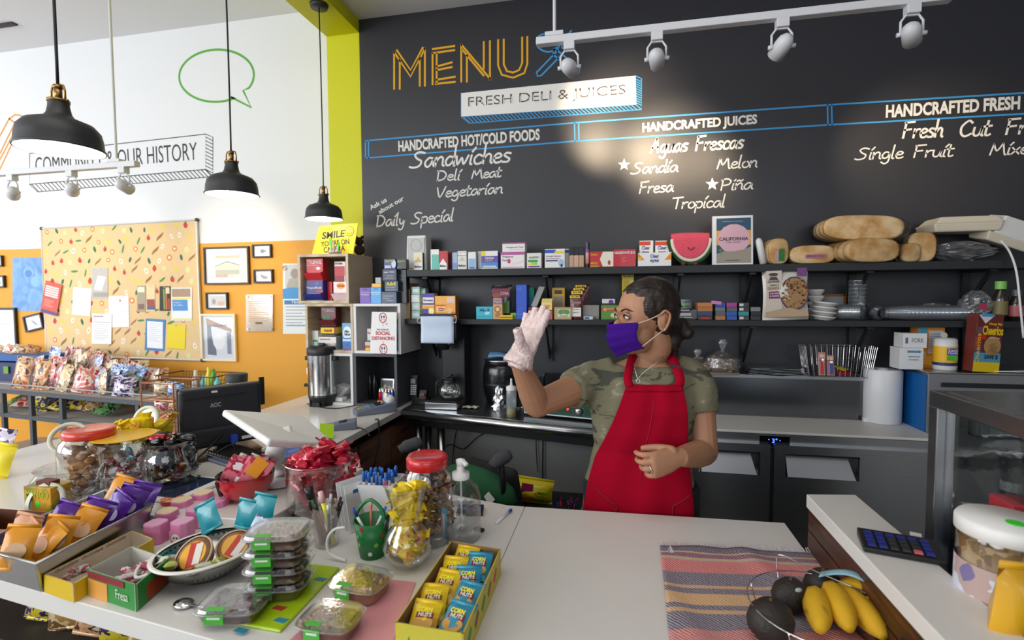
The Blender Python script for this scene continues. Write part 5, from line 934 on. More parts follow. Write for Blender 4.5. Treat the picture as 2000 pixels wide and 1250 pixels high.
for i in range(4):
    f_=-.6+.4*i
    for s_ in(-1,1):MB().tube([(s_*w*.86,f_*d_*.86,.003),(s_*w,f_*d_,h)],.0011,5).build('wire',CHROME,t)
for dx,c_,lab,hh_ in((-.072,'c8283a','blister pack with a red lighter in the wire basket',.115),(-.035,'2b52b8','blister pack with a blue lighter in the wire basket',.1)):
    u=thing('blister_pack',lab,'blister pack',(b.x+dx,LY-.02,LZ+.006),rot=(-.1,0,0)); MB().box((0,0,hh_/2),(.032,.002,hh_)).build('backing_card',mat('d8907c',.5),u,bevel=.0008); MB().box((0,-.0015,hh_*.84),(.022,.001,.016)).build('printed_panel',mat('e6d0c8',.5),u)
    MB().box((0,-.008,hh_*.35),(.014,.012,hh_*.55)).build('lighter',mat(c_,.3),u,bevel=.003); MB().box((0,-.008,hh_*.66),(.012,.01,.012)).build('lighter_head',CHROME,u)
for i,(dx,c_,lab)in enumerate([(.03,'b8283a','red packet lying in the wire basket'),(.062,'8a2438','dark red packet at the right in the wire basket'),(.035,'e8c820','yellow packet on top in the wire basket')]):
    tag(put(pouch_mesh(.05,.03,.012,50+i,6,4).build('snack_packet',mat(c_,.3),smooth=True),(b.x+dx,LY+.005*i,LZ+.012+(.022 if i==2 else 0)),.2*i,rot=(-PI/2+.3,0,.3*i)),lab,'packet')
# ================================================================== appliance with blue side on the right
Yf=2.6; c1=atY(1813,729,Yf); XB1=c1.x; zA1=c1.z; Yb=YW-.01
ap=thing('steel_appliance','steel counter appliance with a blue filmed side at the right of the prep table','appliance',(XB1,Yf,0))
AW=1.3; MB().box((AW/2,(Yb-Yf)/2,zA1/2),(AW,Yb-Yf,zA1)).build('body',STEELD,ap,bevel=.004); MB().box((-.0015,(Yb-Yf)/2-.005,zA1*.56),(.003,Yb-Yf-.03,zA1*.86)).build('blue_side',mat('1462a8',.35),ap)
MB().box((AW/2,(Yb-Yf)/2,zA1+.003),(AW+.01,Yb-Yf+.01,.006)).build('top_sheet',STEEL,ap,bevel=.002); x0=atY(1838,753,Yf).x-XB1
MB().box((x0+.32,-.004,atY(1900,753,Yf).z),(.64,.008,.02)).build('handle_slot',BLACK,ap,bevel=.002)
AZ=zA1+.0065; YA=Yf+.04
C('food_box','box','lower white box with blue print on the steel appliance',1758,1804,680,YA+.03,AZ,.09,'dfe0e2',[(.3,.78,.9,.9,'8fb6c8')],[('MONOGRAM',.6,.83,.5,.09,'4f7f98'),('COMPOSTABLE',.6,.6,.5,.06,'6a8a98'),('FORKS',.6,.45,.4,.06,'6a8a98')],side='c8cacc')
zz=atY(1780,680,YA+.03).z+.001; C('food_box','box','upper white box with line drawing, stacked on the blue-print box',1765,1811,651,YA+.035,zz,.085,'dfdfe0',[(.08,.3,.2,.7,'6a6a6c')],[('FORK',.6,.5,.5,.3,'7a7c80',-.01)],side='c8cacc')
C('food_box','box','tall orange box with white nutrition panel behind the wipes',1794,1846,638,YA+.09,AZ,.07,'d98a2a',[(.4,.35,.92,.9,'c6c4cc'),(0,.85,.35,.97,'3a9ab0'),(.05,.1,.3,.4,'c8c0b0'),('e',.5,.18,.3,.12,'e8a83c')]+[(.44,.4+i*.06,.88,.415+i*.06,'8a8894')for i in range(8)])
b=atY(1859,664,YA); k=S(b); r=19.5/k; h=b.z-AZ; t=thing('wipes_canister','white wipes canister with yellow and green label, flip lid open','canister',(b.x,YA+r,AZ))
MB().lathe([(0,0),(r*.96,0),(r,h*.04),(r,h*.84),(r*.97,h*.86),(r*.97,h),(0,h)],32).build('canister',mat('d8d8d6',.4),t,True); MB().lathe([(r*1.01,h*.2),(r*1.01,h*.78)],32).build('label',mat('e8b41c',.4),t,True); MB().lathe([(r*1.015,h*.16),(r*1.015,h*.26)],32).build('navy_band',mat('2a2f6a',.4),t,True)
MB().lathe([(r*.9,h),(r*.85,h+.006),(0,h+.008)],24).build('lid',mat('b8b8b6',.4),t,True); MB().cyl((0,0,0),.014,.004,16,xf=Matrix.Translation((-.008,0,h+.018))@Matrix.Rotation(1.2,4,'X')).build('flip_cap',mat('b8b8b6',.4),t)
MB().box((.004,-r-.001,h*.62),(r*.9,.004,h*.22)).build('blue_patch',mat('4a4aa0',.4),t,bevel=.001); MB().box((.004,-r-.001,h*.42),(r*.9,.004,h*.16)).build('green_patch',mat('4fae3c',.4),t,bevel=.001); text('Sani',r*.8,h*.09,WHITE,t,(.004,-r-.0035,h*.66)); text('Hands',r*.8,h*.07,WHITE,t,(.004,-r-.0035,h*.58))
cb=C('cereal_box','cereal box','brown and yellow honey oat cereal box, opened, standing on the appliance',1895,1958,614,YA-.02,AZ,.05,'6a2620',[(0,0,1,.17,'e8c41c'),(0,.17,1,.33,'4f9ab8'),(.02,.4,.2,.6,'a84a1c'),('e',.66,.45,.32,.17,'b08a58'),('p',[(.05,.98),(.65,.98),(.32,.83)],'e0dee0'),(.15,.95,.6,1.0,'4a9ad0'),(.1,.56,.38,.64,'c8281c')],[('Honey Nut',.7,.83,.5,.06,'e8c01c',.02),('Cheerios',.62,.71,.78,.16,'f0c81c',.03),('Gluten Free',.7,.59,.4,.03,'d8c0a8'),('SAVE $',.64,.26,.5,.08,'1d2e4a',.03)],side='5a2a24')
cb.rotation_euler=(0,.06,.25); cb.location.z+=.002
MB().box((-.0325-.012+.0,.0,.105),(.022,.05,.19)).build('side_flap',mat('a890b4',.5),cb); text('Cheerios',.14,.018,mat('efc62a'),cb,(-.046,-.026,.1),(PI/2,-PI/2,0)); g=MB()
for i in range(60):a=random.random()*6.28; r=math.sqrt(random.random()); g.lathe([(.0035,0),(.005,.001),(.0035,.002)],8,((.16*.12+.02*r*math.cos(a)),-.029,.1+.03*r*math.sin(a)),xf=None)
g.build('oat_rings',mat('b58d5a',.7),cb,kind='stuff')
q=atY(1970,719,YA); tag(put(MB().tube([(-.06,0,.004),(0,0,.005),(.05,0,.006)],[.002,.003,.006],8).build('white_brush',WHITE,smooth=True),(q.x,YA-.01,AZ)),'thin white brush lying right of the cereal box','brush')
# ================================================================== steel-framed glass case, near right
XCs=.70; a=atX(1815,768,XCs); YCa=a.y; zCt=a.z+.008; a2=atX(1808,1048,XCs); zCb=.80
ca=thing('display_case','steel-framed glass display case at the right edge beyond the bar','display case',(XCs,YCa,0)); CW_=.75; CL_=YCa-.35
MB().box((CW_/2,-CL_/2,zCt-.018),(CW_,CL_,.036)).build('top_frame',STEEL,ca,bevel=.002); MB().box((CW_/2,-CL_/2,zCt+.001),(CW_-.05,CL_-.05,.003)).build('top_sheet',mat('9fa3a8',.25,.9,.05,20),ca)
for x,y in((.016,-.016),(CW_-.02,-.016),(.016,-CL_+.02),(CW_-.02,-CL_+.02)):MB().box((x,y,(zCt-.036)/2),(.032,.032,zCt-.036)).build('post',STEEL,ca,bevel=.002)
MB().box((.04,-.016,(zCt-.036+zCb)/2),(.014,.02,zCt-.036-zCb)).build('rubber_seal',mat('5a4a3a',.7),ca)
MB().box((.02,-CL_/2,(zCb+zCt-.04)/2),(.004,CL_-.07,zCt-.04-zCb)).build('side_glass',clear('case_glass',(.86,.88,.88),.2),ca); MB().box((CW_/2,-.02,(zCb+zCt-.04)/2),(CW_-.07,.004,zCt-.04-zCb)).build('end_glass',clear('case_glass2',(.86,.88,.88),.2),ca)
MB().box((CW_/2,-CL_/2,zCb-.02),(CW_-.04,CL_-.04,.04)).build('case_floor',STEELD,ca); MB().box((CW_/2,-CL_/2,zCb/2-.02),(CW_-.08,CL_-.08,zCb-.05)).build('case_base',BLACK,ca); MB().box((.0,-.5,.9275),(.17,.55,.055)).build('side_ledge',mat('3a3b3e',.5),ca)
q=atY(1890,845,YCa-.06); MB().box((.24,q.y-YCa,q.z+.01),(.38,.03,.035)).build('inner_rail',STEELD,ca,bevel=.004)
MB().tube([(.14,q.y-YCa,q.z),(.17,q.y-YCa,q.z-.14),(.24,q.y-YCa,q.z-.17),(.3,q.y-YCa,q.z-.12),(.31,q.y-YCa,q.z)],.003,6,smooth=5).build('hanging_cable',BLACK,ca,True)
q=V((XCs+.17,YCa-.12,zCb)); t=thing('scoop_tray','clear domed scoop inside the glass case','scoop',q); MB().lathe([(0,0),(.06,.005),(.075,.03),(.07,.06),(.03,.085),(0,.09)],24).build('scoop_bowl',FROST,t,True); MB().tube([(-.05,-.05,.02),(.03,-.06,.03),(.12,-.08,.02)],.012,8).build('scoop_handle',BLACK,t,True)
def tongs():
    m=MB(); m.tube([(0,0,.01),(.06,.02,.012),(.12,.015,.01)],.006,8,smooth=3); m.tube([(0,0,.014),(.06,-.02,.014),(.12,-.005,.012)],.006,8,smooth=3); return m
tag(put(tongs().build('tongs',CHROME,smooth=True),(XCs+.08,YCa-.2,zCb),-.5),'pair of steel tongs lying on the case floor','tongs')
q=V((XCs+.14,YCa-.42,zCb)); q=V((.80,1.22,zCb)); t=thing('water_bottle','large clear water bottle with blue and red label in the glass case','bottle',q)
MB().lathe([(0,0),(.05,0),(.055,.02),(.055,.19),(.052,.23),(.03,.28),(.016,.295),(.016,.31)],28).build('bottle',clear('water_pet',(.85,.88,.9),.25),t,True); MB().lathe([(.056,.13),(.056,.19)],28).build('blue_label',mat('5b9ed0',.4),t,True); MB().lathe([(.0565,.186),(.0565,.192)],28).lathe([(.0565,.128),(.0565,.133)],28).build('red_line',mat('a02a4a',.4),t,True); MB().cyl((0,0,.31),.018,.02,16).build('cap',WHITE,t)
C('food_box','box','dark red and yellow box beside the water bottle in the glass case',1978,2050,990,1.06,zCb,.06,'a02a34',[(0,.3,.4,.6,'e0c01c'),(0,0,1,.2,'4f7fb0')],[('Ramen',.5,.8,.6,.14,'e0c8cc')])
# big jar on the bar
q=atZ(1874,1197,.955); t=thing('cookie_jar','large jar with white lid and green sticker, animal cookies label','jar',(q.x+.064,q.y,.9555)); r=.066
MB().lathe([(0,.002),(r*.95,.002),(r,.01),(r,.14),(r*.93,.155)],36).build('jar',clear('jar_plastic',(.9,.9,.88),.15),t,True)
MB().lathe([(0,.004),(r*.94,.004),(r*.94,.135),(0,.135)],30).build('cookies',ramp_mat('cookie_fill',[(0,'9a7c56'),(.5,'c8ab7f'),(.8,'7a5c3c')],60,'voronoi',.7),t,True,kind='stuff')
MB().lathe([(r*1.01,.02),(r*1.01,.1)],36).build('label',ramp_mat('animal_label',[(0,'cfd4e4'),(.45,'b8a09a'),(.6,'7a6f9c'),(.75,'d8dcea')],16,'noise',.45),t,True); MB().lathe([(0,.176),(r*.98,.174),(r*1.04,.168),(r*1.04,.148),(r*.96,.146)],36).build('lid',WHITE,t,True)
MB().cyl((.0,-.02,.176),.013,.001,14).build('green_sticker',mat('3ed82c',.5),t)
bagthing('yellow_bag','snack bag','yellow snack bag leaning on the cookie jar at the right edge',1945,2080,1120,q.y-.13,.956,.05,mat('dfa81c',.35,coat=.4),sd=31,rz=.3,ry=.15,dec=[('e',.45,.4,.12,.1,'c8323a'),('e',.45,.4,.08,.06,'e8d8c8')])
# ================================================================== office chair, bags on the floor behind the counter
CHF=mat('4a4b50',.9,0,.3,300,.2,name='grey_fabric')
t=thing('office_chair','dark office chair with grey padded armrests behind the counter','chair',(-.62,2.02,0),-.5)
for px,py,Y,rz in((802,872,1.95,.25),(978,900,1.95,.6)):
    c=atY(px,py,Y)-V(t.location); c=Matrix.Rotation(.5,3,'Z')@c
    o=MB().tube([(-.045,0,-.012),(-.02,0,0),(.02,0,.01),(.045,0,.014)],[.02,.026,.026,.02],14,smooth=3).build('armrest',CHF,t,True); o.location=c; o.rotation_euler=(0,0,rz+.5+.3)
    MB().tube([c+V((0,0,-.01)),c+V((.01,0,-.12)),c+V((-.06,0,-.3)),V((c.x*.5,0,.42))],.012,8,smooth=3).build('arm_post',BLACK,t,True)
MB().box((0,0,.44),(.46,.46,.08)).build('seat',mat('232427',.9),t,bevel=.03,seg=3); MB().cyl((0,0,.12),.03,.3).build('gas_column',BLACK,t)
for i in range(5):a=i*2*PI/5; MB().tube([(0,0,.12),(.26*math.cos(a),.26*math.sin(a),.07)],.018,8).build('base_leg',BLACK,t); MB().ball((.26*math.cos(a),.26*math.sin(a),.032),.03,10).build('caster',BLACK,t,True)
MB().box((-.02,.2,.62),(.3,.06,.3),(.25,0,0)).build('backrest',mat('232427',.9),t,bevel=.03,seg=3)
q=atY(925,945,2.0); o=MB().loft([[(x*s_,y*s_*.35,z)for x,y in[(.17*math.cos(a)*(1+.1*math.sin(3*a)),.17*math.sin(a))for a in[2*PI*i/20 for i in range(20)]]]for s_,z in((.95,-.05),(1.05,-.02),(.9,.03),(.55,.06),(.1,.07))]).build('green_jacket',mat('1f5a36',.85,0,.2,30),smooth=True); tag(o,'dark green jacket draped over the office chair','jacket'); o.location=q+V((.02,.0,.0)); o.rotation_euler=(0,.15,-.3)
MB().box((.09,-.055,-.01),(.04,.002,.035),(0,.6,0)).build('white_tag',PAPER,o)
q=atY(1030,985,2.3); o=bagthing('candy_bag','candy bag','large yellow candy bag on the floor box behind the counter',985,1076,940,2.28,atY(1030,990,2.28).z,.1,mat('e0cf1c',.3,0,.2,40,coat=.5),sd=41,rz=.1,ry=.12,dec=[(.3,.45,.55,.85,'a02a5a'),('p',[(.2,.08),(.5,.05),(.5,.2),(.2,.22)],'8a2a1c'),('e',.58,.4,.07,.12,'d86a1c'),(.65,.5,.9,.56,'5a8a2a'),(.65,.35,.9,.4,'5a8a2a')])
zb_=atY(1030,992,2.28).z; tag(put(MB().box((0,0,zb_/2),(.62,.3,zb_)).build('storage_box',mat('26272a',.7),bevel=.006),(-.2,2.36,0)),'black storage box on the floor under the yellow candy bag','box')
q=atY(1118,986,2.3); g=[MB(),MB()]; rn=random.Random(3)
for i in range(60):a=V((rn.uniform(-.05,.05),rn.uniform(-.04,.04),rn.uniform(0,.035))); g[i%2].tube([a,a+V((rn.uniform(-.02,.02),rn.uniform(-.02,.02),rn.uniform(0,.02)))],.002,4)
t=thing('tinsel_heap','heap of shiny red and blue tinsel beside the yellow candy bag','tinsel',(q.x-.03,2.3,zb_+.0005)); g[0].build('red_tinsel',mat('c02a4a',.2,.8),t,kind='stuff'); g[1].build('blue_tinsel',mat('2a5ab0',.2,.8),t,kind='stuff')
C('paper_board','board','white board leaning on the wall behind the table leg',826,853,836,YW-.03,.35,.01,'b4b2ae')
# ================================================================== left wall: notice board, frames
FW_=YL-.001
def wallrect(name,label,cat,x0,y0,x1,y1,th,m,off=0,rot=0,group=None,pts=None):
    Y=FW_-off; P=[A(*p,Y)for p in(pts or[(x0,y1),(x1,y1),(x1,y0),(x0,y0)])]; c=sum(P,Vector())/4; t=thing(name,label,cat,(c.x,Y,c.z),rot=(0,rot,0),group=group)
    Q=[(p.x-c.x,p.z-c.z)for p in P]; MB().prism(Q,0,th,Matrix.Rotation(PI/2,4,'X')).build('board' if 'board' in name else 'sheet',m,t); w=(Q[1][0]-Q[0][0]+Q[2][0]-Q[3][0])/2; h=(Q[2][1]-Q[1][1]+Q[3][1]-Q[0][1])/2; return t,w,h,Q
def decal(t,w,h,off,items,txt=()):
    L={}
    for i,e in enumerate(items):
        k=L.setdefault(e[-1],MB()); o=-off-.0004*(1+i*.3)
        if e[0]=='e':P=[((e[1]-.5+e[3]*math.cos(a*PI/8))*w,(e[2]-.5)*h+e[4]*h*math.sin(a*PI/8))for a in range(16)]
        elif e[0]=='p':P=[((u-.5)*w,(v-.5)*h)for u,v in e[1]]
        else:P=[((e[0]-.5)*w,(e[1]-.5)*h),((e[2]-.5)*w,(e[1]-.5)*h),((e[2]-.5)*w,(e[3]-.5)*h),((e[0]-.5)*w,(e[3]-.5)*h)]
        n=len(P); k.add([(x,o,z)for x,z in P]+[(x,o+.0004,z)for x,z in P],[tuple(range(n))]+[(j,(j+1)%n,(j+1)%n+n,j+n)for j in range(n)])
    for c,m_ in L.items():m_.build('printed_panel',mat(c,.5),t)
    for s_,u,v,tw,th,c in txt:text(s_,tw*w,th*h,mat(c,.6),t,((u-.5)*w,-off-.0035,(v-.5)*h))
bt,bw_,bh_,Q=wallrect('notice_board','large notice board papered in fruit print with white metal frame','notice board',0,0,0,0,.018,mat('e2c391',.7,0,.05,30,.06),pts=[(95,693),(398,703),(387,430),(85,447)])
MB().tube([(x,-.014,z)for x,z in Q],.011,8,closed=True).build('metal_frame',mat('dcdde0',.3,.4),bt)
for x,z in Q:MB().ball((x,-.014,z),.016,10).build('corner_cap',mat('4a4a4c',.5),bt,True)
rn=random.Random(5); L={c:MB()for c in('c8423a','e08a3c','4d8a4a','2f6a4c','e8cf4a','ece4d0','a0704a','d8dc9c')}
def at_b(u,v):a=Vector(Q[0]).lerp(Vector(Q[1]),u); b=Vector(Q[3]).lerp(Vector(Q[2]),u); return a.lerp(b,v)
for j in range(13):
    for i in range(15):
        u=(i+.5+(.5 if j%2 else 0)+rn.uniform(-.2,.2))/15.6; v=(j+.5+rn.uniform(-.2,.2))/13;
        if u>.97 or u<.02:continue
        p=at_b(u,v); k=rn.choice(['s','o','g','d','b','p','t','y']); s_=rn.uniform(.85,1.15); a0=rn.uniform(-.6,.9)
        def E_(rx,rz,c,dx=0,dz=0,o=.0184,rt=None):
            rt=a0 if rt is None else rt; P=[(p.x+dx+rx*s_*math.cos(a)*math.cos(rt)-rz*s_*math.sin(a)*math.sin(rt),-o,p.y+dz+rx*s_*math.cos(a)*math.sin(rt)+rz*s_*math.sin(a)*math.cos(rt))for a in[m*PI/6 for m in range(12)]]
            L[c].add(P,[tuple(range(12))])
        if k=='s':E_(.019,.022,'c8423a'); E_(.008,.005,'4d8a4a',0,.024)
        elif k=='o':E_(.023,.023,'e08a3c'); E_(.011,.011,'ece4d0',o=.0188)
        elif k=='g':E_(.036,.009,'4d8a4a',rt=a0+.5)
        elif k=='d':E_(.012,.024,'2f6a4c')
        elif k=='b':E_(.033,.01,'e8cf4a',rt=-.7)
        elif k=='p':E_(.018,.026,'ece4d0'); E_(.005,.006,'a0704a',o=.0188)
        elif k=='y':E_(.022,.022,'d8dc9c')
        else:
            for q_ in range(5):E_(.004,.022,'a0704a',-.024+q_*.012,(q_-2)*.008,rt=-.5)
for c,m_ in L.items():m_.build('printed_fruit',mat(c,.7),bt,kind='stuff')
def pinned(label,x0,y0,x1,y1,c='ececee',items=(),txt=(),off=.02,rot=0,cat='paper',name='pinned_paper'):
    t,w,h,q=wallrect(name,label,cat,x0,y0,x1,y1,.0015,mat(c,.6),off,rot); decal(t,w,h,.0015,items,txt); MB().ball((0,-.004,h*.46),.004,8).build('pin',CHROME,t); return t
ln=lambda y0,n,c='a8aab0',x0=.12,x1=.85,d=.06:[(x0,y0-i*d,x1-(.2 if i%3==2 else 0),y0-i*d+.012,c)for i in range(n)]
pinned('grey and white booklet pinned highest on the notice board',180,523,211,583,'b9b7b5',[('p',[(.1,.3),(.6,.25),(.9,.7),(.4,.75)],'e4e2e0'),(.05,.05,.95,.2,'9a9896')])
pinned('folded white sheet pinned left of the booklet',142,562,178,616,'e6e6ea',[(.0,.5,1,.515,'b8b8be')],rot=.08)
pinned('white two-fold letter with a small red crest on the notice board',213,578,252,639,'ececec',[(0,.5,1,.51,'c0c0c4'),('e',.6,.85,.04,.04,'c8503c')]+ln(.78,4,'d8d8dc'),rot=-.03)
pinned('white typed letter lowest in the middle of the notice board',180,613,218,672,'f0f0f2',[(.08,.9,.6,.93,'8a6a6a'),(.08,.72,.95,.735,'8a8a90')]+ln(.64,9),off=.024,rot=.02)
pinned('photo brochure with a grey left half on the notice board',268,558,285,609,'a79c86',[(.1,.75,.9,.95,'e6dcc8'),(.1,.1,.8,.3,'7a5a40')])
pinned('tan brochure with a small sunset photo on the notice board',286,557,303,608,'e4d0a0',[(.05,.1,.95,.46,'9a3a2c'),(.05,.06,.95,.18,'3a5a8a')])
pinned('narrow dark flyer with green and red streaks on the notice board',312,559,333,607,'2b2a26',[(.35,.05,.5,.9,'7aa02c'),(.55,.05,.7,.8,'c8642c'),(.75,.05,.95,.5,'b02a2a'),(.6,.7,.95,.95,'e6d4b0')])
pinned('flyer with a photo, yellow strip and blue box at the board edge',335,562,375,626,'eef0ee',[(.05,.72,.95,.97,'a98a6a'),(.05,.66,.95,.7,'e8d41c'),(.05,.3,.8,.64,'3f8fd0'),(.05,.02,.95,.06,'e8e04a')],[('Prepare',.3,.55,.35,.05,'ffffff'),('for wildfire',.36,.47,.45,.05,'ffffff')])
pinned('white form with a blue border on the notice board',284,623,322,685,'4a84bc',[(.1,.08,.9,.92,'eef0f4')]+ln(.84,10,'c0ccd8',.16,.82),rot=.05)
pinned('yellow sheet curling off the lower right corner of the notice board',327,634,362,682,'ecd41e',[(.0,.0,.9,.03,'c8b01c')],rot=.05)
pinned('tilted red and purple flyer at the left edge of the notice board',84,551,116,614,'cf5a4c',[(.1,.82-.07*i,.9,.87-.07*i,'f0dcd8')for i in range(5)]+ln(.42,5,'e8b8a8',.12,.7,.05)+[(0,0,1,.1,'5a3a7a')],rot=.22,off=.03)
t,w,h,q=wallrect('blue_poster','blue poster of swirling figures left of the notice board','poster',25,503,84,607,.002,ramp_mat('blue_swirl',[(0,'3a62a8'),(.4,'5b8fce'),(.7,'7fb0dc'),(1,'7a74b8')],4,'noise',.5,constant=False,dist=3),0)
decal(t,w,h,.002,[('e',.55,.72,.17,.1,'7ab0dc'),('e',.55,.7,.12,.07,'4a80c4'),('e',.3,.55,.12,.09,'6aa0d4'),('e',.42,.4,.12,.08,'6fa6d8'),('e',.75,.55,.14,.1,'80b4e0')])
def frame(label,x0,y0,x1,y1,fc,fw,inner,items=(),txt=(),rot=0,group=None,mw=.12):
    P0,P1=A(x0,y1,FW_),A(x1,y0,FW_); w=P1.x-P0.x; h=P1.z-P0.z; t=thing('picture_frame',label,'picture frame',((P0.x+P1.x)/2,FW_,(P0.z+P1.z)/2),rot=(0,rot,0),group=group); f=fw/S(P0); m=mat(fc,.4)
    g=MB(); g.box((0,-.012,h/2-f/2),(w,.022,f)).box((0,-.012,-h/2+f/2),(w,.022,f)).box((-w/2+f/2,-.012,0),(f,.022,h-2*f)).box((w/2-f/2,-.012,0),(f,.022,h-2*f)); g.build('frame',m,t,bevel=.002)
    MB().box((0,-.004,0),(w-2*f,.004,h-2*f)).build('mount',mat(inner,.6),t); MB().box((0,-.016,0),(w-2*f,.001,h-2*f)).build('glass',clear('frame_glass',(.98,.98,.98),.03),t); decal(t,w-2*f,h-2*f,.006,items,txt); return t
DKF='3a2622'
frame('large black frame with a drawing of a long building',403,481,488,556,DKF,3.2,'f4f0e8',[(.22,.72,.8,.8,'e4b888'),('p',[(.2,.2),(.2,.5),(.5,.62),(.8,.5),(.8,.22),(.5,.15)],'d9d4b4'),('p',[(.22,.22),(.78,.25),(.78,.38),(.22,.38)],'a8ac94'),(.22,.16,.5,.24,'c0907a'),('p',[(.2,.5),(.5,.64),(.8,.52),(.8,.49),(.5,.6),(.2,.47)],'8a8a84')])
frame('small black frame with a beetle print',496,477,532,504,'2a2223',3,'e4e4ea',[('e',.5,.5,.13,.18,'4a4a50'),('e',.66,.5,.07,.1,'5a5a60'),(.3,.68,.8,.71,'8a8a90'),(.3,.3,.8,.33,'8a8a90'),(.72,.6,.9,.63,'8a8a90')])
frame('small black frame with a hand drawing',499,526,535,553,'2a2223',3,'e2e2e8',[('p',[(.25,.7),(.45,.6),(.7,.35),(.6,.2),(.4,.3),(.3,.5)],'6a6a72'),('e',.62,.4,.1,.14,'7a7a80')])
frame('small black frame with a colour photo of people',406,571,447,604,'2a2223',3,'ece8ec',[(.12,.15,.88,.85,'b8c0bc'),('e',.3,.45,.1,.2,'7a6a70'),(.5,.15,.85,.45,'c8946a'),('e',.6,.6,.06,.12,'e0b8a0')])
frame('white-framed photo of a storefront column, lowest right of the board',397,613,462,704,'f0e2c0',4,'e4e8f4',[('p',[(.1,.82),(.9,.62),(.9,.7),(.1,.95)],'b08868'),('p',[(.12,.1),(.12,.82),(.24,.78),(.28,.45),(.4,.2),(.4,.08)],'6a7288'),(.75,.12,.88,.62,'8a90a4'),('e',.5,.4,.2,.18,'f6f8fe')],[('LIBRARY',.5,.77,.5,.05,'5a4030')])
frame('tiny black frame at the left edge, upper one',-12,499,8,521,'241c1c',2.5,'e4e4e8',[(.4,.2,.6,.8,'5a7a60')]); frame('tiny black frame at the left edge, lower one',-14,538,12,562,'241c1c',3,'e4e4e8',[('p',[(.3,.3),(.7,.2),(.6,.8)],'4a4a50')])
frame('black-framed certificate at the left edge of the picture',-42,601,34,686,'241c1c',4,'e0ecf0',[('e',.6,.74,.06,.05,'d8c0a0')]+ln(.58,6,'a8bccc',.3,.9,.08),[('CERTIFICATE',.6,.64,.5,.03,'6a7a8a')])
frame('small tilted black frame with a feather print under the blue poster',52,614,86,645,'241c2c',3,'e0e4ee',[('p',[(.3,.75),(.5,.6),(.7,.25),(.62,.2),(.4,.45)],'5a6a80')],rot=-.2)
t,w,h,q=wallrect('acrylic_plaque','clear acrylic plaque with a cream letter on the orange wall','plaque',481,575,533,647,.004,clear('acrylic',(.95,.93,.9),.3,.1,.3,(.95,.85,.7)),.012)
decal(t,w,h,.004,ln(.8,12,'c89858',.1,.85,.05)+[(.35,.2,.6,.25,'6a5040')])
for sx2 in(-1,1):
    for sz2 in(-1,1):MB().cyl((0,0,0),.009,.022,12,xf=Matrix.Translation((sx2*w*.43,.012,sz2*h*.44))@Matrix.Rotation(PI/2,4,'X')).build('standoff',CHROME,t)
t,w,h,q=wallrect('health_poster','white and blue poster with a grey portrait beside the oak cubes','poster',553,515,603,652,.002,mat('e8ecf0',.6),.002)
decal(t,w,h,.002,[(0,.5,1,.64,'3f92d2'),('p',[(0,.64),(1,.64),(1,.68),(.3,.67)],'3f92d2'),(.05,.42,1,.48,'3f78b8'),(.1,.66,.8,.99,'c4c6c8'),('e',.5,.86,.17,.07,'9a8a84'),('p',[(.15,.66),(.85,.66),(.75,.78),(.5,.81),(.25,.78)],'aaa69e'),('e',.5,.845,.13,.055,'a08c84')]+ln(.38,6,'9aa4b0',.1,.95,.045),[('TRAVEL',.6,.45,.5,.035,'ffffff'),('CALIFORNIA DEPARTMENT',.5,.12,.8,.02,'6a7aa0')])
g=MB(); g.tube([((.12-.5)*w+.018*math.cos(a*PI/10),-.003,(.94-.5)*h+.018*math.sin(a*PI/10))for a in range(20)],.002,5,closed=True).tube([((.12-.5)*w-.012,-.003,(.94-.5)*h+.012),((.12-.5)*w+.012,-.003,(.94-.5)*h-.012)],.002,5).build('no_smoking_mark',mat('4a4a4c'),t)
# ================================================================== snack rack by the left wall
ZK=.84; k0=atZ(0,760,ZK); k1=atZ(338,789,ZK); ks=(k1.y-k0.y)/(k1.x-k0.x); kx0=k0.x-.5; kx1=k1.x; ky=lambda x:k0.y+(x-k0.x)*ks; KD_=.55
rk=thing('snack_rack','long low metal snack rack with grey shelves along the orange wall','rack',(kx0,ky(kx0),0)); RKM=mat('4a5058',.5); SHG=mat('a8a29c',.6); an=math.atan(ks); Lk=(kx1-kx0)
rk.rotation_euler=(0,0,an)
for zz_ in(ZK,.66,.30):MB().box((Lk/2,KD_/2,zz_-.0125),(Lk,KD_,.025)).build('shelf_board',SHG,rk,bevel=.002); MB().box((Lk/2,.001,zz_-.0135),(Lk,.006,.03)).build('front_rail',RKM,rk);
for px in(-60,29,121,330):
    x=min(atZ(px,770,ZK).x-kx0,Lk-.015)
    for y in(.0,KD_-.02):MB().box((x,y+.01,(ZK-.03)/2),(.03,.026,ZK-.03)).build('post',RKM,rk)
MB().tube([(.0,-.006,ZK+.045),(Lk,-.006,ZK+.045)],.004,6).build('rail_wire',mat('cfd4e0',.3,.6),rk)
for i in range(8):MB().tube([(i*Lk/7,-.006,ZK),(i*Lk/7,-.006,ZK+.045)],.003,6).build('rail_post',CHROME,rk)
def foil_mat(nm,cols,sc=22):return ramp_mat(nm,[(i/len(cols)*.5+.27 if i else 0,c)for i,c in enumerate(cols)],sc,'noise',.28,.15,.35,constant=True,detail=2,coat=.5,rand=True)
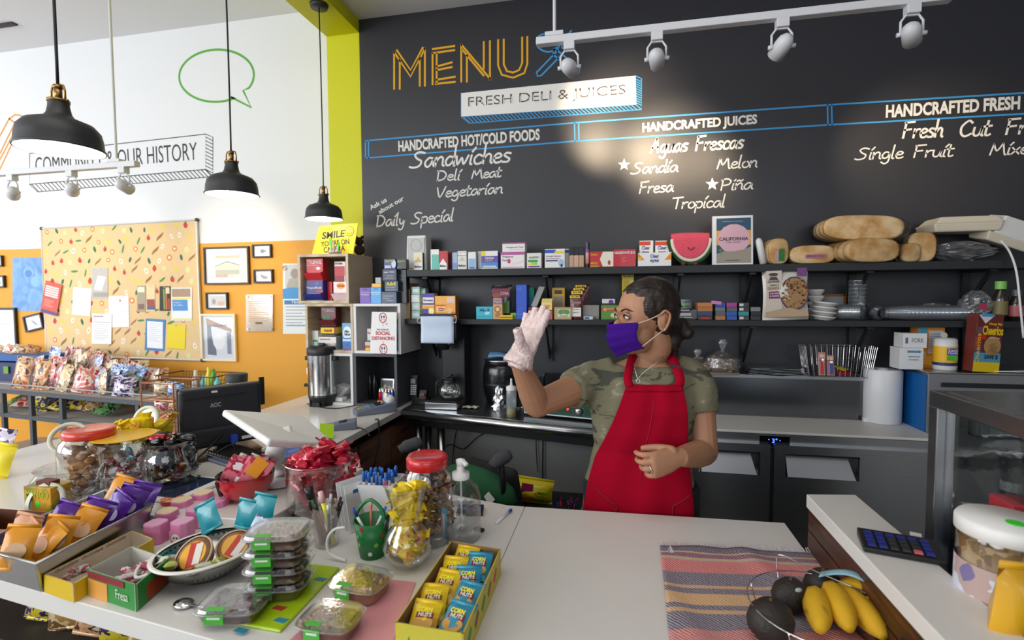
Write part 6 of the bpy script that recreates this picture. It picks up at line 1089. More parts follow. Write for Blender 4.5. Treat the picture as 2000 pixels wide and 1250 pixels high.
SN={'orange and brown':foil_mat('snack_orange',['b8642c','d8a878','5a3424','e6dcd0']),'pink and white':foil_mat('snack_pink',['d07a94','ece0e0','c03a4c','e8c8a0']),'blue and white':foil_mat('snack_blue',['2a4aa8','dfe6f2','4a7fc8','c8d4e8']),
      'golden brown':foil_mat('snack_gold',['b88a44','e0c898','7a5428','eadfca']),'red and cream':foil_mat('snack_red',['b02a30','e8d8c8','d8605a','c8a888']),'clear and tan':foil_mat('snack_tan',['c8a878','e8dcc8','98703c','dcd0c0']),
      'purple and white':foil_mat('snack_purple',['5a3a84','e0d8ec','3a2458','b49ad0']),'dark green':foil_mat('snack_green',['2c5a3a','6a9a5a','1c3424','d0d8c8']),'purple and yellow':foil_mat('snack_py',['3c1f70','d8c42c','2a1450','8a9a2c'])}
PM=[pouch_mesh(.15,.2,.07,s,7,8,.01,.25).mesh('pouch_shape',True)for s in(61,62,63,64)]
SNM={}
def pouch(label,col,loc,w,h,t,rot,group,name='snack_bag',cat='snack bag',mats=SN):
    key=(col,random.randrange(4))
    if key not in SNM:me=PM[key[1]].copy(); me.materials.clear(); me.materials.append(mats[col]); SNM[key]=me
    o=D.objects.new(name,SNM[key]); COL.objects.link(o); o.scale=(w/.15,t/.07,h/.2); o.location=loc; o.rotation_euler=rot; return tag(o,label,cat,group)
ordn=['first','second','third','fourth','fifth','sixth','seventh','eighth','ninth','tenth','eleventh','twelfth','thirteenth','fourteenth','fifteenth','sixteenth','seventeenth','eighteenth']
rn=random.Random(12)
row=[(30,'orange and brown',1),(52,'pink and white',1.0),(72,'red and cream',.98),(92,'orange and brown',.95),(112,'pink and white',.92),(130,'golden brown',.85),(150,'golden brown',.8),(168,'pink and white',.75),(188,'red and cream',.72),(208,'red and cream',.7),(226,'blue and white',.66),(244,'blue and white',.66),(262,'clear and tan',.6),(280,'purple and white',.5),(298,'dark green',.46),(316,'purple and white',.5)]
for rr,(dy,pre)in enumerate(((.1,'front'),(.3,'back'))):
    for i,(px,c,hh)in enumerate(row):
        q=atZ(px+rr*8,760,ZK); x=q.x; y=ky(x)+dy-.04+.055*(i%3); h=.2*hh*(1.25 if rr else 1.0)+.02
        if rr:c=[k for k in SN][(i*5+2)%6]
        pouch('%s snack bag, %s from the left in the %s row on the rack'%(c,ordn[i],pre),c,(x,y,ZK+.012),.135,h,.045,(rn.uniform(-.3,-.1),rn.uniform(-.25,.25),rn.uniform(-.5,.5)),'snack bags standing on the top rack shelf')
for i,px in enumerate((231,240,249,258,267)):
    q=atZ(px,760,ZK); pouch('royal blue crimped snack tube leaning right, %s of the blue row'%ordn[i],'blue and white',(q.x,ky(q.x)+.2,ZK+.1),.05,.1,.03,(-.2,.5,.1),'blue snack tubes in a row on the rack')
lower=[(5,.66,'dark green'),(22,.66,'pink and white'),(45,.66,'red and cream'),(60,.66,'dark green'),(92,.66,'purple and yellow'),(88,.66,'purple and white'),(135,.66,'purple and yellow'),(155,.66,'purple and yellow'),(10,.3,'purple and white'),(30,.3,'orange and brown'),(150,.3,'clear and tan'),(200,.66,'golden brown'),(260,.66,'dark green')]
for i,(px,z,c)in enumerate(lower):
    q=atZ(px,800,z); up_=i in(4,8); pouch('%s snack bag on the %s rack shelf, %s from the left there'%(c,'middle' if z>.5 else 'lowest',ordn[i if z>.5 else i-8]),c,(q.x,ky(q.x)+.12+.05*(i%2),z+(.012 if up_ else.03)),.16,.17,.06,(-.1 if up_ else-1.2,.1,rn.uniform(-.4,.4)),'snack bags on the lower rack shelves')
# blue tray above rack
q=A(-60,700,ky(k0.x)+.3); q2=A(91,686,ky(k0.x)+.3); tr=thing('blue_tray','blue raised display tray of snacks at the left end of the rack','tray',(q.x,ky(k0.x)+.26,(q.z+q2.z)/2-.0)); w=q2.x-q.x
MB().box((w/2,.12,-.02),(w,.24,.05)).build('tray_front',mat('1f5aa0',.5),tr,bevel=.002); MB().box((w/2,.12,-.16),(w,.2,.2)).build('display_box',mat('2a3a66',.5),tr)
for i in range(3):MB().box((w*(.25+.28*i),.01,-.12),(.05,.003,.06)).build('printed_flower',mat(['d8b83c','6a9a3c','c8783c'][i],.5),tr)
for x in(.02,w-.02):MB().box((x,.12,(-.26+ZK-tr.location.z-.0)/2-.0),(.03,.2,abs(ZK-tr.location.z+.26))).build('tray_leg',RKM,tr)
for i,px in enumerate((-5,20,40,68)):q=A(px,684,ky(k0.x)+.36); pouch('%s packet lying on the blue tray, %s from the left'%(['clear and tan','red and cream','clear and tan','orange and brown'][i],ordn[i]),['clear and tan','red and cream','clear and tan','orange and brown'][i],(q.x,ky(k0.x)+.34,tr.location.z+.012),.09,.07,.04,(-.5,.3,.3*i),'packets on the blue tray')
# rusty wire basket with bottles and spinner behind monitor
WR=mat('6a4a2c',.5,.6); a=A(312,745,2.55); b=A(424,742,2.55); zk=.9
wbk=thing('wire_basket','brown wire basket of bottles behind the monitor','basket',((a.x+b.x)/2,2.62,a.z-.06)); w=(b.x-a.x)/2
for z,q,r in((.1,1,.004),(0,.9,.003),(.05,.95,.002)):MB().tube([(-w*q,-.1*q,z),(w*q,-.1*q,z),(w*q,.1*q,z),(-w*q,.1*q,z)],r,6,closed=True).build('rim_wire',WR,wbk)
for i in range(19):
    f_=-1+i/9
    for s_ in(-1,1):MB().tube([(f_*w*.9,s_*.09,0),(f_*w,s_*.1,.1)],.0015,5).build('wire',WR,wbk)
MB().box((0,.0,-.01),(w*1.8,.2,.006)).build('base_plate',WR,wbk);
for s_ in(-1,1):MB().cyl((s_*w*.6,0,-wbk.location.z),.012,wbk.location.z-.012,10).build('stand_leg',RKM,wbk)
for i,(px,hh_,c)in enumerate(((372,.13,'d8d4cc'),(388,.1,'4fb0c8'),(398,.15,'e8d83c'),(407,.14,'5a9a3c'),(415,.1,'7fc0c8'))):
    q=A(px,740,2.58); h=hh_; o=MB().lathe([(0,0),(.02,0),(.022,h*.6),(.01,h*.8),(.01,h),(0,h)],14).build('small_bottle',mat(c,.3),smooth=True); tag(o,'small %s bottle in the brown wire basket, %s from the left'%(['white','blue','yellow','green','pale blue'][i],ordn[i]),'bottle','bottles in the brown wire basket'); o.location=(q.x,2.62,wbk.location.z-.0065)
q=atZ(463,800,ZL); q=A(463,760,2.3); jr=thing('lidded_jar','jar with thick black lid between the monitor and the orange wall','jar',(q.x,2.3,ZL)); h=A(463,744,2.3).z-ZL
MB().lathe([(0,0),(.045,0),(.048,h*.85),(.04,h)],24).build('jar',mat('c8a06a',.3),jr,True); MB().lathe([(.052,h-.005),(.054,h+.035),(.048,h+.04),(0,h+.04)],24).build('lid',mat('2e3230',.5),jr,True); MB().box((0,-.048,h*.9),(.03,.006,.03)).build('label',PAPER,jr)
q=A(350,760,2.05); sp_=thing('wire_spinner','copper wire display rack of snack packets left of the monitor','display rack',(q.x,2.0,ZL+.0005)); CU=mat('b07a5a',.35,.8)
H_=A(350,741,2.05).z-ZL
for x,y in((-.09,-.07),(.09,-.07),(.09,.07),(-.09,.07)):MB().tube([(x,y,0),(x,y,H_)],.004,6).build('upright_wire',CU,sp_)
for z in(.004,H_*.33,H_*.66,H_):MB().tube([(-.09,-.07,z),(.09,-.07,z),(.09,.07,z),(-.09,.07,z)],.0035,6,closed=True).build('ring_wire',CU,sp_);
for z in(.004,H_*.33,H_*.66):MB().box((0,0,z),(.17,.13,.002)).build('wire_tray',CU,sp_)
for i in range(6):z=(.006,H_*.33+.003,H_*.66+.003)[i//2]; c=['golden brown','red and cream','pink and white','orange and brown','clear and tan','blue and white'][i]; pouch('%s packet in the copper wire rack, %s level'%(c,('bottom','middle','top')[i//2]),c,(q.x-.04+.08*(i%2),2.0-.01,ZL+.012+z),.08,H_*.26,.05,(0,.05,.2),'packets in the copper wire rack')
# ================================================================== things on the raised side counter
z=ZL+.0005
q=atZ(617,795,ZL); k=S(q); t=thing('coffee_urn','tall steel coffee urn with black lid, spout side and legs on the side counter','coffee urn',(q.x,q.y+.07,z)); r=27/k; hz=lambda y:(A(617,y,q.y+.07).z-z)
R_=r;
MB().lathe([(R_,hz(770)),(R_,hz(688))],40).build('steel_body',mat('d6d7da',.16,1,.02,30),t,True); MB().lathe([(0,hz(790)),(R_*.86,hz(789)),(R_*.98,hz(774)),(R_*1.01,hz(768)),(R_*.98,hz(767))],32).build('black_base',BLACK,t,True)
MB().lathe([(R_*1.02,hz(692)),(R_*1.04,hz(687)),(R_*1.04,hz(679)),(R_*.9,hz(676)),(0,hz(675))],36).build('lid',BLACK,t,True); MB().box((0,0,hz(672)),(.035,.018,.016)).build('lid_knob',BLACK,t,bevel=.003)
for s_ in(-1,1):MB().box((s_*(R_+.006),-.0,hz(699)),(.03,.04,.026)).build('side_handle',BLACK,t,bevel=.006)
for a in(.6,2.5,4.2,5.3):MB().box((R_*.93*math.cos(a),R_*.93*math.sin(a),hz(786)/2+.004),(.012,.012,hz(770)),(0,0,a)).build('leg',BLACK,t)
MB().box((.0,-R_*.75,hz(792)*.5+.012),(.05,.03,.035)).build('control_foot',BLACK,t,bevel=.002); MB().lathe([(R_*1.006,hz(765)),(R_*1.006,hz(706))],40,xf=None).build('x',GLASS,t).name='gauge_film'
MB().box((R_*.93,-R_*.35,(hz(765)+hz(690))/2),(.008,.008,hz(690)-hz(765))).build('sight_gauge',WHITE,t); MB().box((-R_*.72,-R_*.72,hz(725)),(.03,.003,.06),(0,0,-.75)).build('orange_label',mat('e8962c',.4),t); MB().box((-R_*.735,-R_*.735,hz(722)),(.018,.003,.035),(0,0,-.75)).build('white_label',PAPER,t)
MB().cyl((0,0,0),.01,.03,12,xf=Matrix.Translation((-R_*.98,-.01,hz(752)))@Matrix.Rotation(-PI/2,4,'Y')).build('tap',BLACK,t)
P=[atZ(*p,ZL+.004)for p in((600,788),(630,796),(665,797),(700,790))]; tag(MB().tube(P,.003,6,smooth=5).build('urn_cord',BLACK),'thin black cord running from the coffee urn to the dark cube','cord')
# papers in the white cube
q=atZ(665,785,ZL); pz_=g1+.0005
t=thing('napkin_pile','leaning pile of white papers in the lowest white cube','papers',(q.x-.0,YC+.1,pz_))
for i in range(9):MB().box((-.04+i*.011,0,.05),(.004,.09,.1-.004*i),(0,.75,0)).build('paper',mat(['dcdcde','e6e6e6','cfcfd4'][i%3],.7),t)
MB().box((.0,-.05,.012),(.1,.05,.02)).build('paper',PAPER,t)
# dark cube contents
gz=g2+.0005
for i,px in enumerate((723,732)):
    q=A(px,770,YC+.12); o=MB().lathe([(0,0),(.013,0),(.013,.1),(.006,.13),(.006,.15),(0,.15)],14).build('dark_bottle',mat('1c1c1f',.2,coat=.5),smooth=True); tag(o,'slim dark bottle in the dark grey cube, %s one'%('left','right')[i],'bottle','slim dark bottles in the dark cube'); o.location=(q.x,YC+.12,gz)
q=A(756,760,YC+.16); t=thing('photo_frame','small silver-framed black and white photo in the dark grey cube','photo frame',(q.x,YC+.16,gz),rot=(-.12,0,0)); MB().box((0,0,.06),(.085,.01,.115)).build('frame',mat('b8bcc0',.3,.5),t); MB().box((0,-.006,.06),(.068,.002,.096)).build('photo',mat('1c1c20',.3),t); MB().ball((-.012,-.008,.07),.011,10,sc=(1,.2,1.2)).ball((.014,-.008,.065),.011,10,sc=(1,.2,1.2)).build('faces',mat('b8b8b8',.5),t)
q=A(755,785,YC+.05); bx=tag(put(MB().box((0,0,.006),(.1,.05,.012)).build('orange_tray',mat('e89a1c',.5)),(q.x,YC+.06,gz)),'orange display tray under the lighters in the dark cube','tray')
for j in range(2):
    for i,c in enumerate(('c8202c','7a4a9c','c8202c','2450b8','2450b8')):
        t=thing('lighter','%s lighter in the %s row in the dark cube, %s from the left'%({'c8202c':'red','7a4a9c':'purple','2450b8':'blue'}[c],('front','back')[j],ordn[i]),'lighter',(q.x-.038+i*.019,YC+.045+.03*j,gz+.0125),group='coloured lighters in the dark cube'); MB().lathe([(0,0),(.0075,0),(.0075,.05),(0,.05)],12,sx=1,sy=.7).build('body',mat(c,.25),t,True); MB().lathe([(.0072,.05),(.0072,.063),(0,.063)],10,sy=.7).build('metal_head',CHROME,t); MB().box((.002,0,.066),(.01,.007,.006)).build('button',mat(['7ac83c','e08aa0','7ac83c','e8e0d0','c83a3a'][i],.4),t)
# card terminals
def terminal(label,pxy,rz,sc,paper):
    q=atZ(*pxy,ZL); t=thing('card_terminal',label,'card terminal',(q.x,q.y,z),rz); TM=mat('6d7688',.45); TD=mat('474e5c',.5); t.scale=(sc,)*3
    MB().add([(-.042,-.09,0),(.042,-.09,0),(.036,.09,0),(-.036,.09,0),(-.042,-.09,.022),(.042,-.09,.022),(.038,.09,.048),(-.038,.09,.048)],[(0,3,2,1),(4,5,6,7),(0,1,5,4),(1,2,6,5),(2,3,7,6),(3,0,4,7)]).build('body',TM,t,bevel=.006,seg=3)
    M=Matrix.Translation((0,0,.035))@Matrix.Rotation(.144,4,'X'); MB(M).box((0,.02,.001),(.055,.04,.003)).build('screen',mat('2c3036',.2),t)
    for j in range(4):
        for i in range(3):MB(M).box((-.02+i*.02,-.03-j*.014,.001),(.014,.009,.004)).build('key',mat({(0,3):'b83a3a',(1,3):'d8b83a',(2,3):'5aa84a'}.get((i,j),'9aa2b0'),.4),t)
    if paper:MB().cyl((0,0,0),.02,.06,20,xf=Matrix.Translation((-.03,.065,.055))@Matrix.Rotation(PI/2,4,'Y')).build('paper_roll',PAPER,t,True); MB().grid(lambda a,b:((a-.5)*.056,.045-.0*b+.01*b,.055+.03*math.sin(b*3)),2,8).build('receipt',PAPER,t,True,solid=.0008)
    return t
terminal('larger grey-blue card terminal with a receipt roll on the side counter',(732,806),-.85,1.2,True)
terminal('smaller grey-blue card terminal on the side counter',(662,838),-1.1,.9,False)
P=[atZ(*p,ZL+.003)for p in((688,838),(703,836),(716,843),(722,852))]; tag(MB().tube(P,.0025,6,smooth=5).build('thin_cable',BLACK),'thin black cable from the smaller card terminal to the counter edge','cable')
q=atZ(638,855,ZL); o=MB().box((0,0,.001),(.06,.09,.002)).build('green_card',mat('b2e01c',.5)); tag(put(o,(q.x,q.y,z+.03),rot=(.5,.2,.6)),'bright lime card with black print beside the tablet stand','card'); text('?',.03,.04,BKT,o,(0,0,.0014),(0,0,0)); MB().box((0,-.02,-.016),(.05,.012,.03)).build('stand_foot',BLACK,o)
# blue mat, keyboard
BMM=ramp_mat('blue_tiles',[(0,'1c4fa8'),(.3,'3f86dc'),(.55,'1d2330'),(.7,'2a68c0')],26,'voronoi',.5)
q=atZ(592,886,ZL); o=MB().box((0,0,.002),(.17,.13,.004)).build('desk_mat',BMM,bevel=.001); tag(put(o,(q.x-.02,q.y,z),.3),'blue patterned desk mat by the tablet stand','mat')
q=atZ(480,898,ZL); t=thing('keyboard','black computer keyboard with worn keys under the monitor','keyboard',(q.x,q.y,z),-.35); MB().box((0,0,.008),(.36,.13,.014)).build('case',mat('3a3c44',.4),t,bevel=.003); MB().box((0,-.072,.006),(.36,.03,.01)).build('palm_rest',mat('6a7290',.3),t,bevel=.003)
KC=mat('26221e',.4)
for j in range(6):
    for i in range(18):MB().box((-.168+i*.0198,-.05+j*.02,.0185),(.0155,.0155,.007),taper=.82).build('key',KC,t)
# monitor
P=[A(x,y,1.72)for x,y in((347,747),(507,759),(518,886),(360,848))]
mt_=thing('monitor','black computer monitor seen from behind, tilted over the keyboard','monitor',(0,0,0)); MBK=mat('26282e',.38,name='monitor_plastic')
TL,TRm=A(347,747,1.62),A(507,759,1.86); W_m=(TRm-TL).length; yaw=math.atan2(TRm.y-TL.y,TRm.x-TL.x); cz=(TL.z+TRm.z)/2; hm=cz-A(435,868,1.74).z
c=(TL+TRm)/2; mt_.location=(c.x,c.y,z); mt_.rotation_euler=(0,0,yaw); zt_=cz-z
MB().box((0,.02,zt_-hm/2),(W_m,.02,hm)).build('screen_frame',BLACK,mt_,bevel=.004); MB().box((0,0,zt_-hm/2+.005),(W_m*.985,.035,hm*.97)).build('back_cover',MBK,mt_,bevel=.014,seg=4)
MB().box((.0,-.022,zt_-hm*.82),(W_m*.98,.03,hm*.32)).build('lower_housing',MBK,mt_,bevel=.012,seg=3); MB().box((-.02,-.019,zt_-hm*.16),(W_m*.72,.004,.004)).build('vent_slot',BLACK,mt_)
LGY=mat('9a9ca4',.4); text('AOC',W_m*.13,.018,LGY,mt_,(-W_m*.08,-.019,zt_-hm*.3),bold=.03); MB().box((-W_m*.09,-.0185,zt_-hm*.075),(W_m*.07,.002,.008)).build('energy_label',WHITE,mt_); MB().box((W_m*.27,-.039,zt_-hm*.9),(W_m*.13,.002,.012)).build('serial_label',WHITE,mt_)
for x,y in((-.1,.42),(.02,.44),(-.06,.72),(.05,.73)):MB().cyl((0,0,0),.003,.002,8,xf=Matrix.Translation((x*W_m*1.4,-.0185,zt_-hm*y))@Matrix.Rotation(PI/2,4,'X')).build('screw_hole',BLACK,mt_)
MB().box((-.0,-.012,(zt_-hm*.8)/2),(.055,.03,zt_-hm*.8)).build('stand_neck',mat('1d2026',.3),mt_,bevel=.004); MB().box((0,.0,.006),(.26,.18,.012)).build('stand_base',mat('3a2c20',.25),mt_,bevel=.006,seg=3)
MB().box((W_m*.1,-.045,zt_-hm*.88),(.022,.03,.03)).build('blue_plug',mat('2a4fb8',.4),mt_); MB().tube([(W_m*.1,-.05,zt_-hm*.9),(W_m*.09,-.07,zt_-hm*1.2),(.02,-.06,.04),(-.05,-.06,.012)],.004,8,smooth=5).build('monitor_cable',BLACK,mt_,True); MB().tube([(.0,-.03,.09),(-.06,-.07,.05),(-.12,-.1,.015)],.004,8,smooth=5).build('monitor_cable',BLACK,mt_,True)
MB().box((W_m/2+.02,.05,zt_-.05),(.02,.01,.12)).build('mount_arm',BLACK,mt_)
# tablet point-of-sale stand
tp=thing('tablet_stand','white tablet register stand tilted away, seen from behind','tablet stand',(0,0,0)); bq=atZ(548,935,ZL); tp.location=(bq.x,bq.y,z)
cs=[A(433,806,1.42),A(590,816,1.62),A(655,874,1.52),A(524,866,1.30)]
L_=[p-V(tp.location)for p in cs]; n_=(L_[1]-L_[0]).cross(L_[3]-L_[0]).normalized(); n_=n_ if n_.z<0 else-n_
g=MB(); up_=[p-n_*.012 for p in L_]; dn=[p+n_*.012 for p in L_]; g.add([tuple(p)for p in up_+dn],[(0,1,2,3),(7,6,5,4),(0,4,5,1),(1,5,6,2),(2,6,7,3),(3,7,4,0)]); g.build('tablet_frame',WHITE,tp,bevel=.008,seg=4)
cc=sum(L_,V())/4; ins=[cc+(p-cc)*.8+n_*.0125 for p in L_]; g=MB(); g.add([tuple(p)for p in ins]+[tuple(p+n_*.006)for p in ins],[(7,6,5,4),(0,4,5,1),(1,5,6,2),(2,6,7,3),(3,7,4,0)]); g.build('rear_housing',mat('d3d3d3',.35),tp,bevel=.004)
n0=cc+n_*.02; MB().tube([n0+V((.03,.02,.0)),n0+V((0,.0,-.015)),n0+V((-.025,-.01,-.06)),V((-.0,.0,.05)),V((.01,0,.012))],[.034,.03,.026,.026,.026],20,smooth=4).build('curved_neck',WHITE,tp,True)
MB().lathe([(0,0),(.1,0),(.105,.004),(.1,.01),(0,.012)],40).build('base_plate',WHITE,tp,True); MB().lathe([(.1,-.0005),(.108,.001),(.106,.004)],40).build('base_ring',mat('8a7a80',.4),tp,True)
tag(put(crump('adhesive_lump','crumpled white tissue between monitor and tablet stand','tissue',(0,0,0),.03,.025,.035,mat('e0dcd2',.8),8),atZ(522,886,ZL)),'crumpled white tissue between monitor and tablet stand','tissue')
# flat tablet
q=atZ(335,955,ZL); t=thing('flat_tablet','white-framed tablet lying flat left of the red bowl','tablet',(q.x-.02,q.y,z),-.05); MB().box((0,0,.006),(.3,.2,.012)).build('tablet_body',WHITE,t,bevel=.004,seg=3); MB().box((0,0,.0125),(.25,.165,.001)).build('screen',mat('28344c',.08),t)
# ================================================================== sweets helpers
zc_=ZC+.0005
def cand_mesh(w,h,t,sd):
    rn=random.Random(sd); mb=MB(); n=10; rg=[]
    for x,q in((-.5,.9),(-.42,.75),(-.34,.55),(-.3,1),(-.1,1.08),(.1,1.05),(.3,1),(.34,.55),(.42,.75),(.5,.9)):
        fl=abs(x)>.33; rg.append([(x*w,h/2*q*math.cos(2*PI*i/n)*(1.1 if fl else 1)*(1+.15*rn.uniform(-1,1)),(t/2*q*(.25 if fl else 1))*math.sin(2*PI*i/n)*(1+.15*rn.uniform(-1,1)))for i in range(n)])
    return mb.loft(rg).mesh('candy_shape',False)
CM=[cand_mesh(.05,.022,.018,70+i)for i in range(3)]
CMM={}
def candy(label,group,mnm,m,loc,sc=1,rot=None,name='wrapped_candy'):
    i=random.randrange(3); key=(mnm,i)
    if key not in CMM:me=CM[i].copy(); me.materials.clear(); me.materials.append(m); CMM[key]=me
    o=D.objects.new(name,CMM[key]); COL.objects.link(o); o.location=loc; o.rotation_euler=rot or(random.uniform(-.7,.7),random.uniform(-.5,.5),random.uniform(0,6.28)); o.scale=(sc,)*3; return tag(o,label,'candy',group)
def fill(label,group,mnm,m,c,r,z0,z1,n,sc=1,rfun=None):
    for i in range(n):
        a=i*2.4; v=(i+.5)/n; zz=z0+(z1-z0)*v; rr=(rfun(v)if rfun else r); q=rr*math.sqrt(((i*.618)%1)); candy(label,group,mnm,m,(c[0]+q*math.cos(a),c[1]+q*math.sin(a),zz),sc)
REDF=ramp_mat('red_foil',[(0,'b01230'),(.55,'d01c3c'),(.66,'ece0ea'),(.72,'c0183a')],40,'noise',.22,.35,.4,rand=True,coat=.4)
YELF=ramp_mat('yellow_wrapper',[(0,'f0d41c'),(.5,'e8c818'),(.6,'e8a03c'),(.68,'9a3a2c'),(.72,'eee8dc')],34,'noise',.35,0,.3,rand=True)
BRNF=ramp_mat('brown_gold_wrapper',[(0,'5a3820'),(.45,'a87c44'),(.55,'3a2416'),(.65,'d0b488')],34,'noise',.3,.2,.3,rand=True)
BLKF=ramp_mat('black_wrapper',[(0,'1e1c1c'),(.55,'38322c'),(.63,'a89048'),(.67,'201e1e')],34,'noise',.25,.2,.3,rand=True)
PNKF=ramp_mat('pink_white_wrapper',[(0,'e0d6d8'),(.45,'b8526a'),(.55,'ece6e4'),(.65,'8fb0c8')],30,'noise',.3,0,.3,rand=True)
# red bowl of candy bars
q=atZ(458,985,ZL); q.y+=.05; k=S(q); t=thing('candy_bowl','red lacquer bowl with black inside holding pink candy packets','bowl',(q.x,q.y,z)); r=52/k
MB().lathe([(0,0),(r*.5,0),(r*.8,r*.3),(r*.96,r*.62),(r,r*.95)],40).build('outer_shell',mat('b81420',.12,coat=.8),t,True); MB().lathe([(r,r*.95),(r*.97,r*.96),(r*.92,r*.62),(r*.7,r*.25),(0,r*.1)],40).build('black_inside',mat('151416',.2),t,True); MB().box((-r*.42,-r*.82,r*.62),(.01,.01,r*.6),(.3,0,0)).build('painted_stroke',mat('151416',.3),t)
PKB=ramp_mat('pink_bar',[(0,'d8707c'),(.5,'a81c3c'),(.62,'e6dcde')],26,'noise',.3,.1,.2,rand=True)
bm=MB().box((0,0,0),(.05,.01,.1)).mesh('bar_shape'); bm.materials.append(PKB)
for i in range(9):
    o=D.objects.new('candy_bar',bm); COL.objects.link(o); o.location=(q.x-r*.55+i*r*.15,q.y+.02*math.sin(i*2),z+r*.95+.0); o.rotation_euler=(-.15+.1*math.sin(i),.5,.35); tag(o,'flat pink and crimson candy packet in the red bowl, %s from the left'%ordn[i],'candy','pink candy packets in the red bowl')
o=D.objects.new('candy_bar',bm.copy()); COL.objects.link(o); o.data.materials.clear(); o.data.materials.append(mat('f09a2c',.4)); o.location=(q.x+r*.62,q.y-.01,z+r*1.25); o.rotation_euler=(0,.7,.5); o.scale=(.8,1,.6); tag(o,'orange-topped packet at the right of the red bowl','candy')
# glass bowl of red candies
q=atZ(603,1025,ZC); q.y+=.06; k=S(q); r=61/k; H=112/k; t=thing('glass_candy_bowl','wide round glass bowl heaped with red foil candies','bowl',(q.x,q.y,zc_+.03))
MB().lathe([(0,.0),(r*.93,.0),(r,.012),(r,H*.72),(r*1.05,H*.8),(r*1.08,H*.82)],44).build('glass_wall',GLASS,t,True); MB().lathe([(r*1.06,H*.81),(r*1.09,H*.83),(r*1.06,H*.85)],44).build('glass_rim',GLASS,t,True); MB().lathe([(0,-.03),(r*.6,-.03),(r*.7,-.026),(r*.4,-.012),(r*.93,.0)],40).build('glass_foot',GLASS,t,True)
fill('red foil wrapped candy heaped in the wide glass bowl','red foil candies in the wide glass bowl','r',REDF,(q.x,q.y),r*.8,zc_+.05,zc_+.03+H*1.0,54,1.75,lambda v:r*(.84 if v<.75 else.84-.9*(v-.75)))
# pen cup
PENS=[]
def pen(label,cat,loc,dirv,L,c,r=.004,tip='e8e8e8',name='pen',group=None):
    t=thing(name,label,cat,loc,group=group); d=V(dirv).normalized(); MB().tube([(0,0,0),d*L*.8],r,8).build('barrel',mat(c,.3),t,True); MB().tube([d*L*.8,d*L],r*1.15,8).build('cap',mat(tip,.35),t,True)
q=atZ(622,1078,ZC); k=S(q); r=30/k; H=.11; t=thing('pen_cup','clear plastic cup of pens and markers before the red candies','cup',(q.x,q.y+r,zc_)); MB().lathe([(0,.001),(r*.75,.001),(r*1.0,H),(r*1.03,H)],28).build('cup_wall',PLASTIC,t,True); cx,cy=q.x,q.y+r
pen('dark green marker with black cap standing in the clear cup','marker',(cx-.01,cy,zc_+.005),(-.25,-.05,1),.155,'2f4a1e',.01,'1c1c1c','marker'); pen('yellow highlighter with pink end leaning in the clear cup','highlighter',(cx+.02,cy,zc_+.005),(-.15,-.15,1),.15,'e8e22c',.006,'e8b8b8','highlighter')
for i in range(7):pen('pen with a dark or white barrel among others in the clear cup','pen',(cx+.012*math.cos(i*2),cy+.012*math.sin(i*2),zc_+.005),(.3*math.cos(i*1.7),.25*math.sin(i*1.7),1),.12,['1c1c1e','c8c8c8','a03030','26356a'][i%4],.0035,['1c1c1e','e0e0e0'][i%2],group='pens in the clear cup')
# cards in holder
q=atZ(680,1035,ZC); t=thing('card_holder','clear holder of white leaflets between the red candies and pen box','card holder',(q.x+.01,q.y+.04,zc_),1.1)
for i in range(3):MB().box((0,-.02+.02*i,.065),(.1,.002,.13),(-.2,0,0)).build('leaflet',[PAPER,mat('d8dade',.5),PAPER][i],t)
MB().box((0,-.034,.06),(.11,.002,.1),(-.2,0,0)).build('clear_front',PLASTIC,t); MB().box((-.03,-.034,.115),(.016,.001,.01),(-.2,0,0)).build('blue_stamp',mat('2a5aa0'),t)
# white box of pens
q=atZ(728,1035,ZC); t=thing('pen_box','white box full of blue and white pens','box',(q.x,q.y+.06,zc_),.1); bw2=.105; HB=.125
for c,d in(((0,-.05,HB/2),(bw2,.003,HB)),((0,.05,HB/2),(bw2,.003,HB)),((-bw2/2,0,HB/2),(.003,.1,HB)),((bw2/2,0,HB/2),(.003,.1,HB)),((0,0,.002),(bw2,.1,.003))):MB().box(c,d).build('card_side',mat('dcdcdc',.6),t)
pm1=MB().tube([(0,0,0),(0,0,.11)],.0045,8).mesh('pen_shape',True); pm1.materials.append(WHITE); pm2=MB().tube([(0,0,.11),(0,0,.135),(0,0,.14)],[.005,.005,.003],8).mesh('pen_top',True); pm2.materials.append(mat('2a6ac0',.4))
for i in range(20):
    e=thing('pen','white pen with a blue clicker standing in the white pen box','pen',(t.location.x-.038+.019*(i%5)+random.uniform(-.003,.003),t.location.y-.033+.022*(i//5),zc_+.008+random.uniform(0,.008)),rot=(random.uniform(-.06,.06),random.uniform(-.06,.06),0),group='white and blue pens in the pen box')
    for nm,m_ in(('barrel',pm1),('clicker',pm2)):o=D.objects.new(nm,m_); COL.objects.link(o); o.parent=e
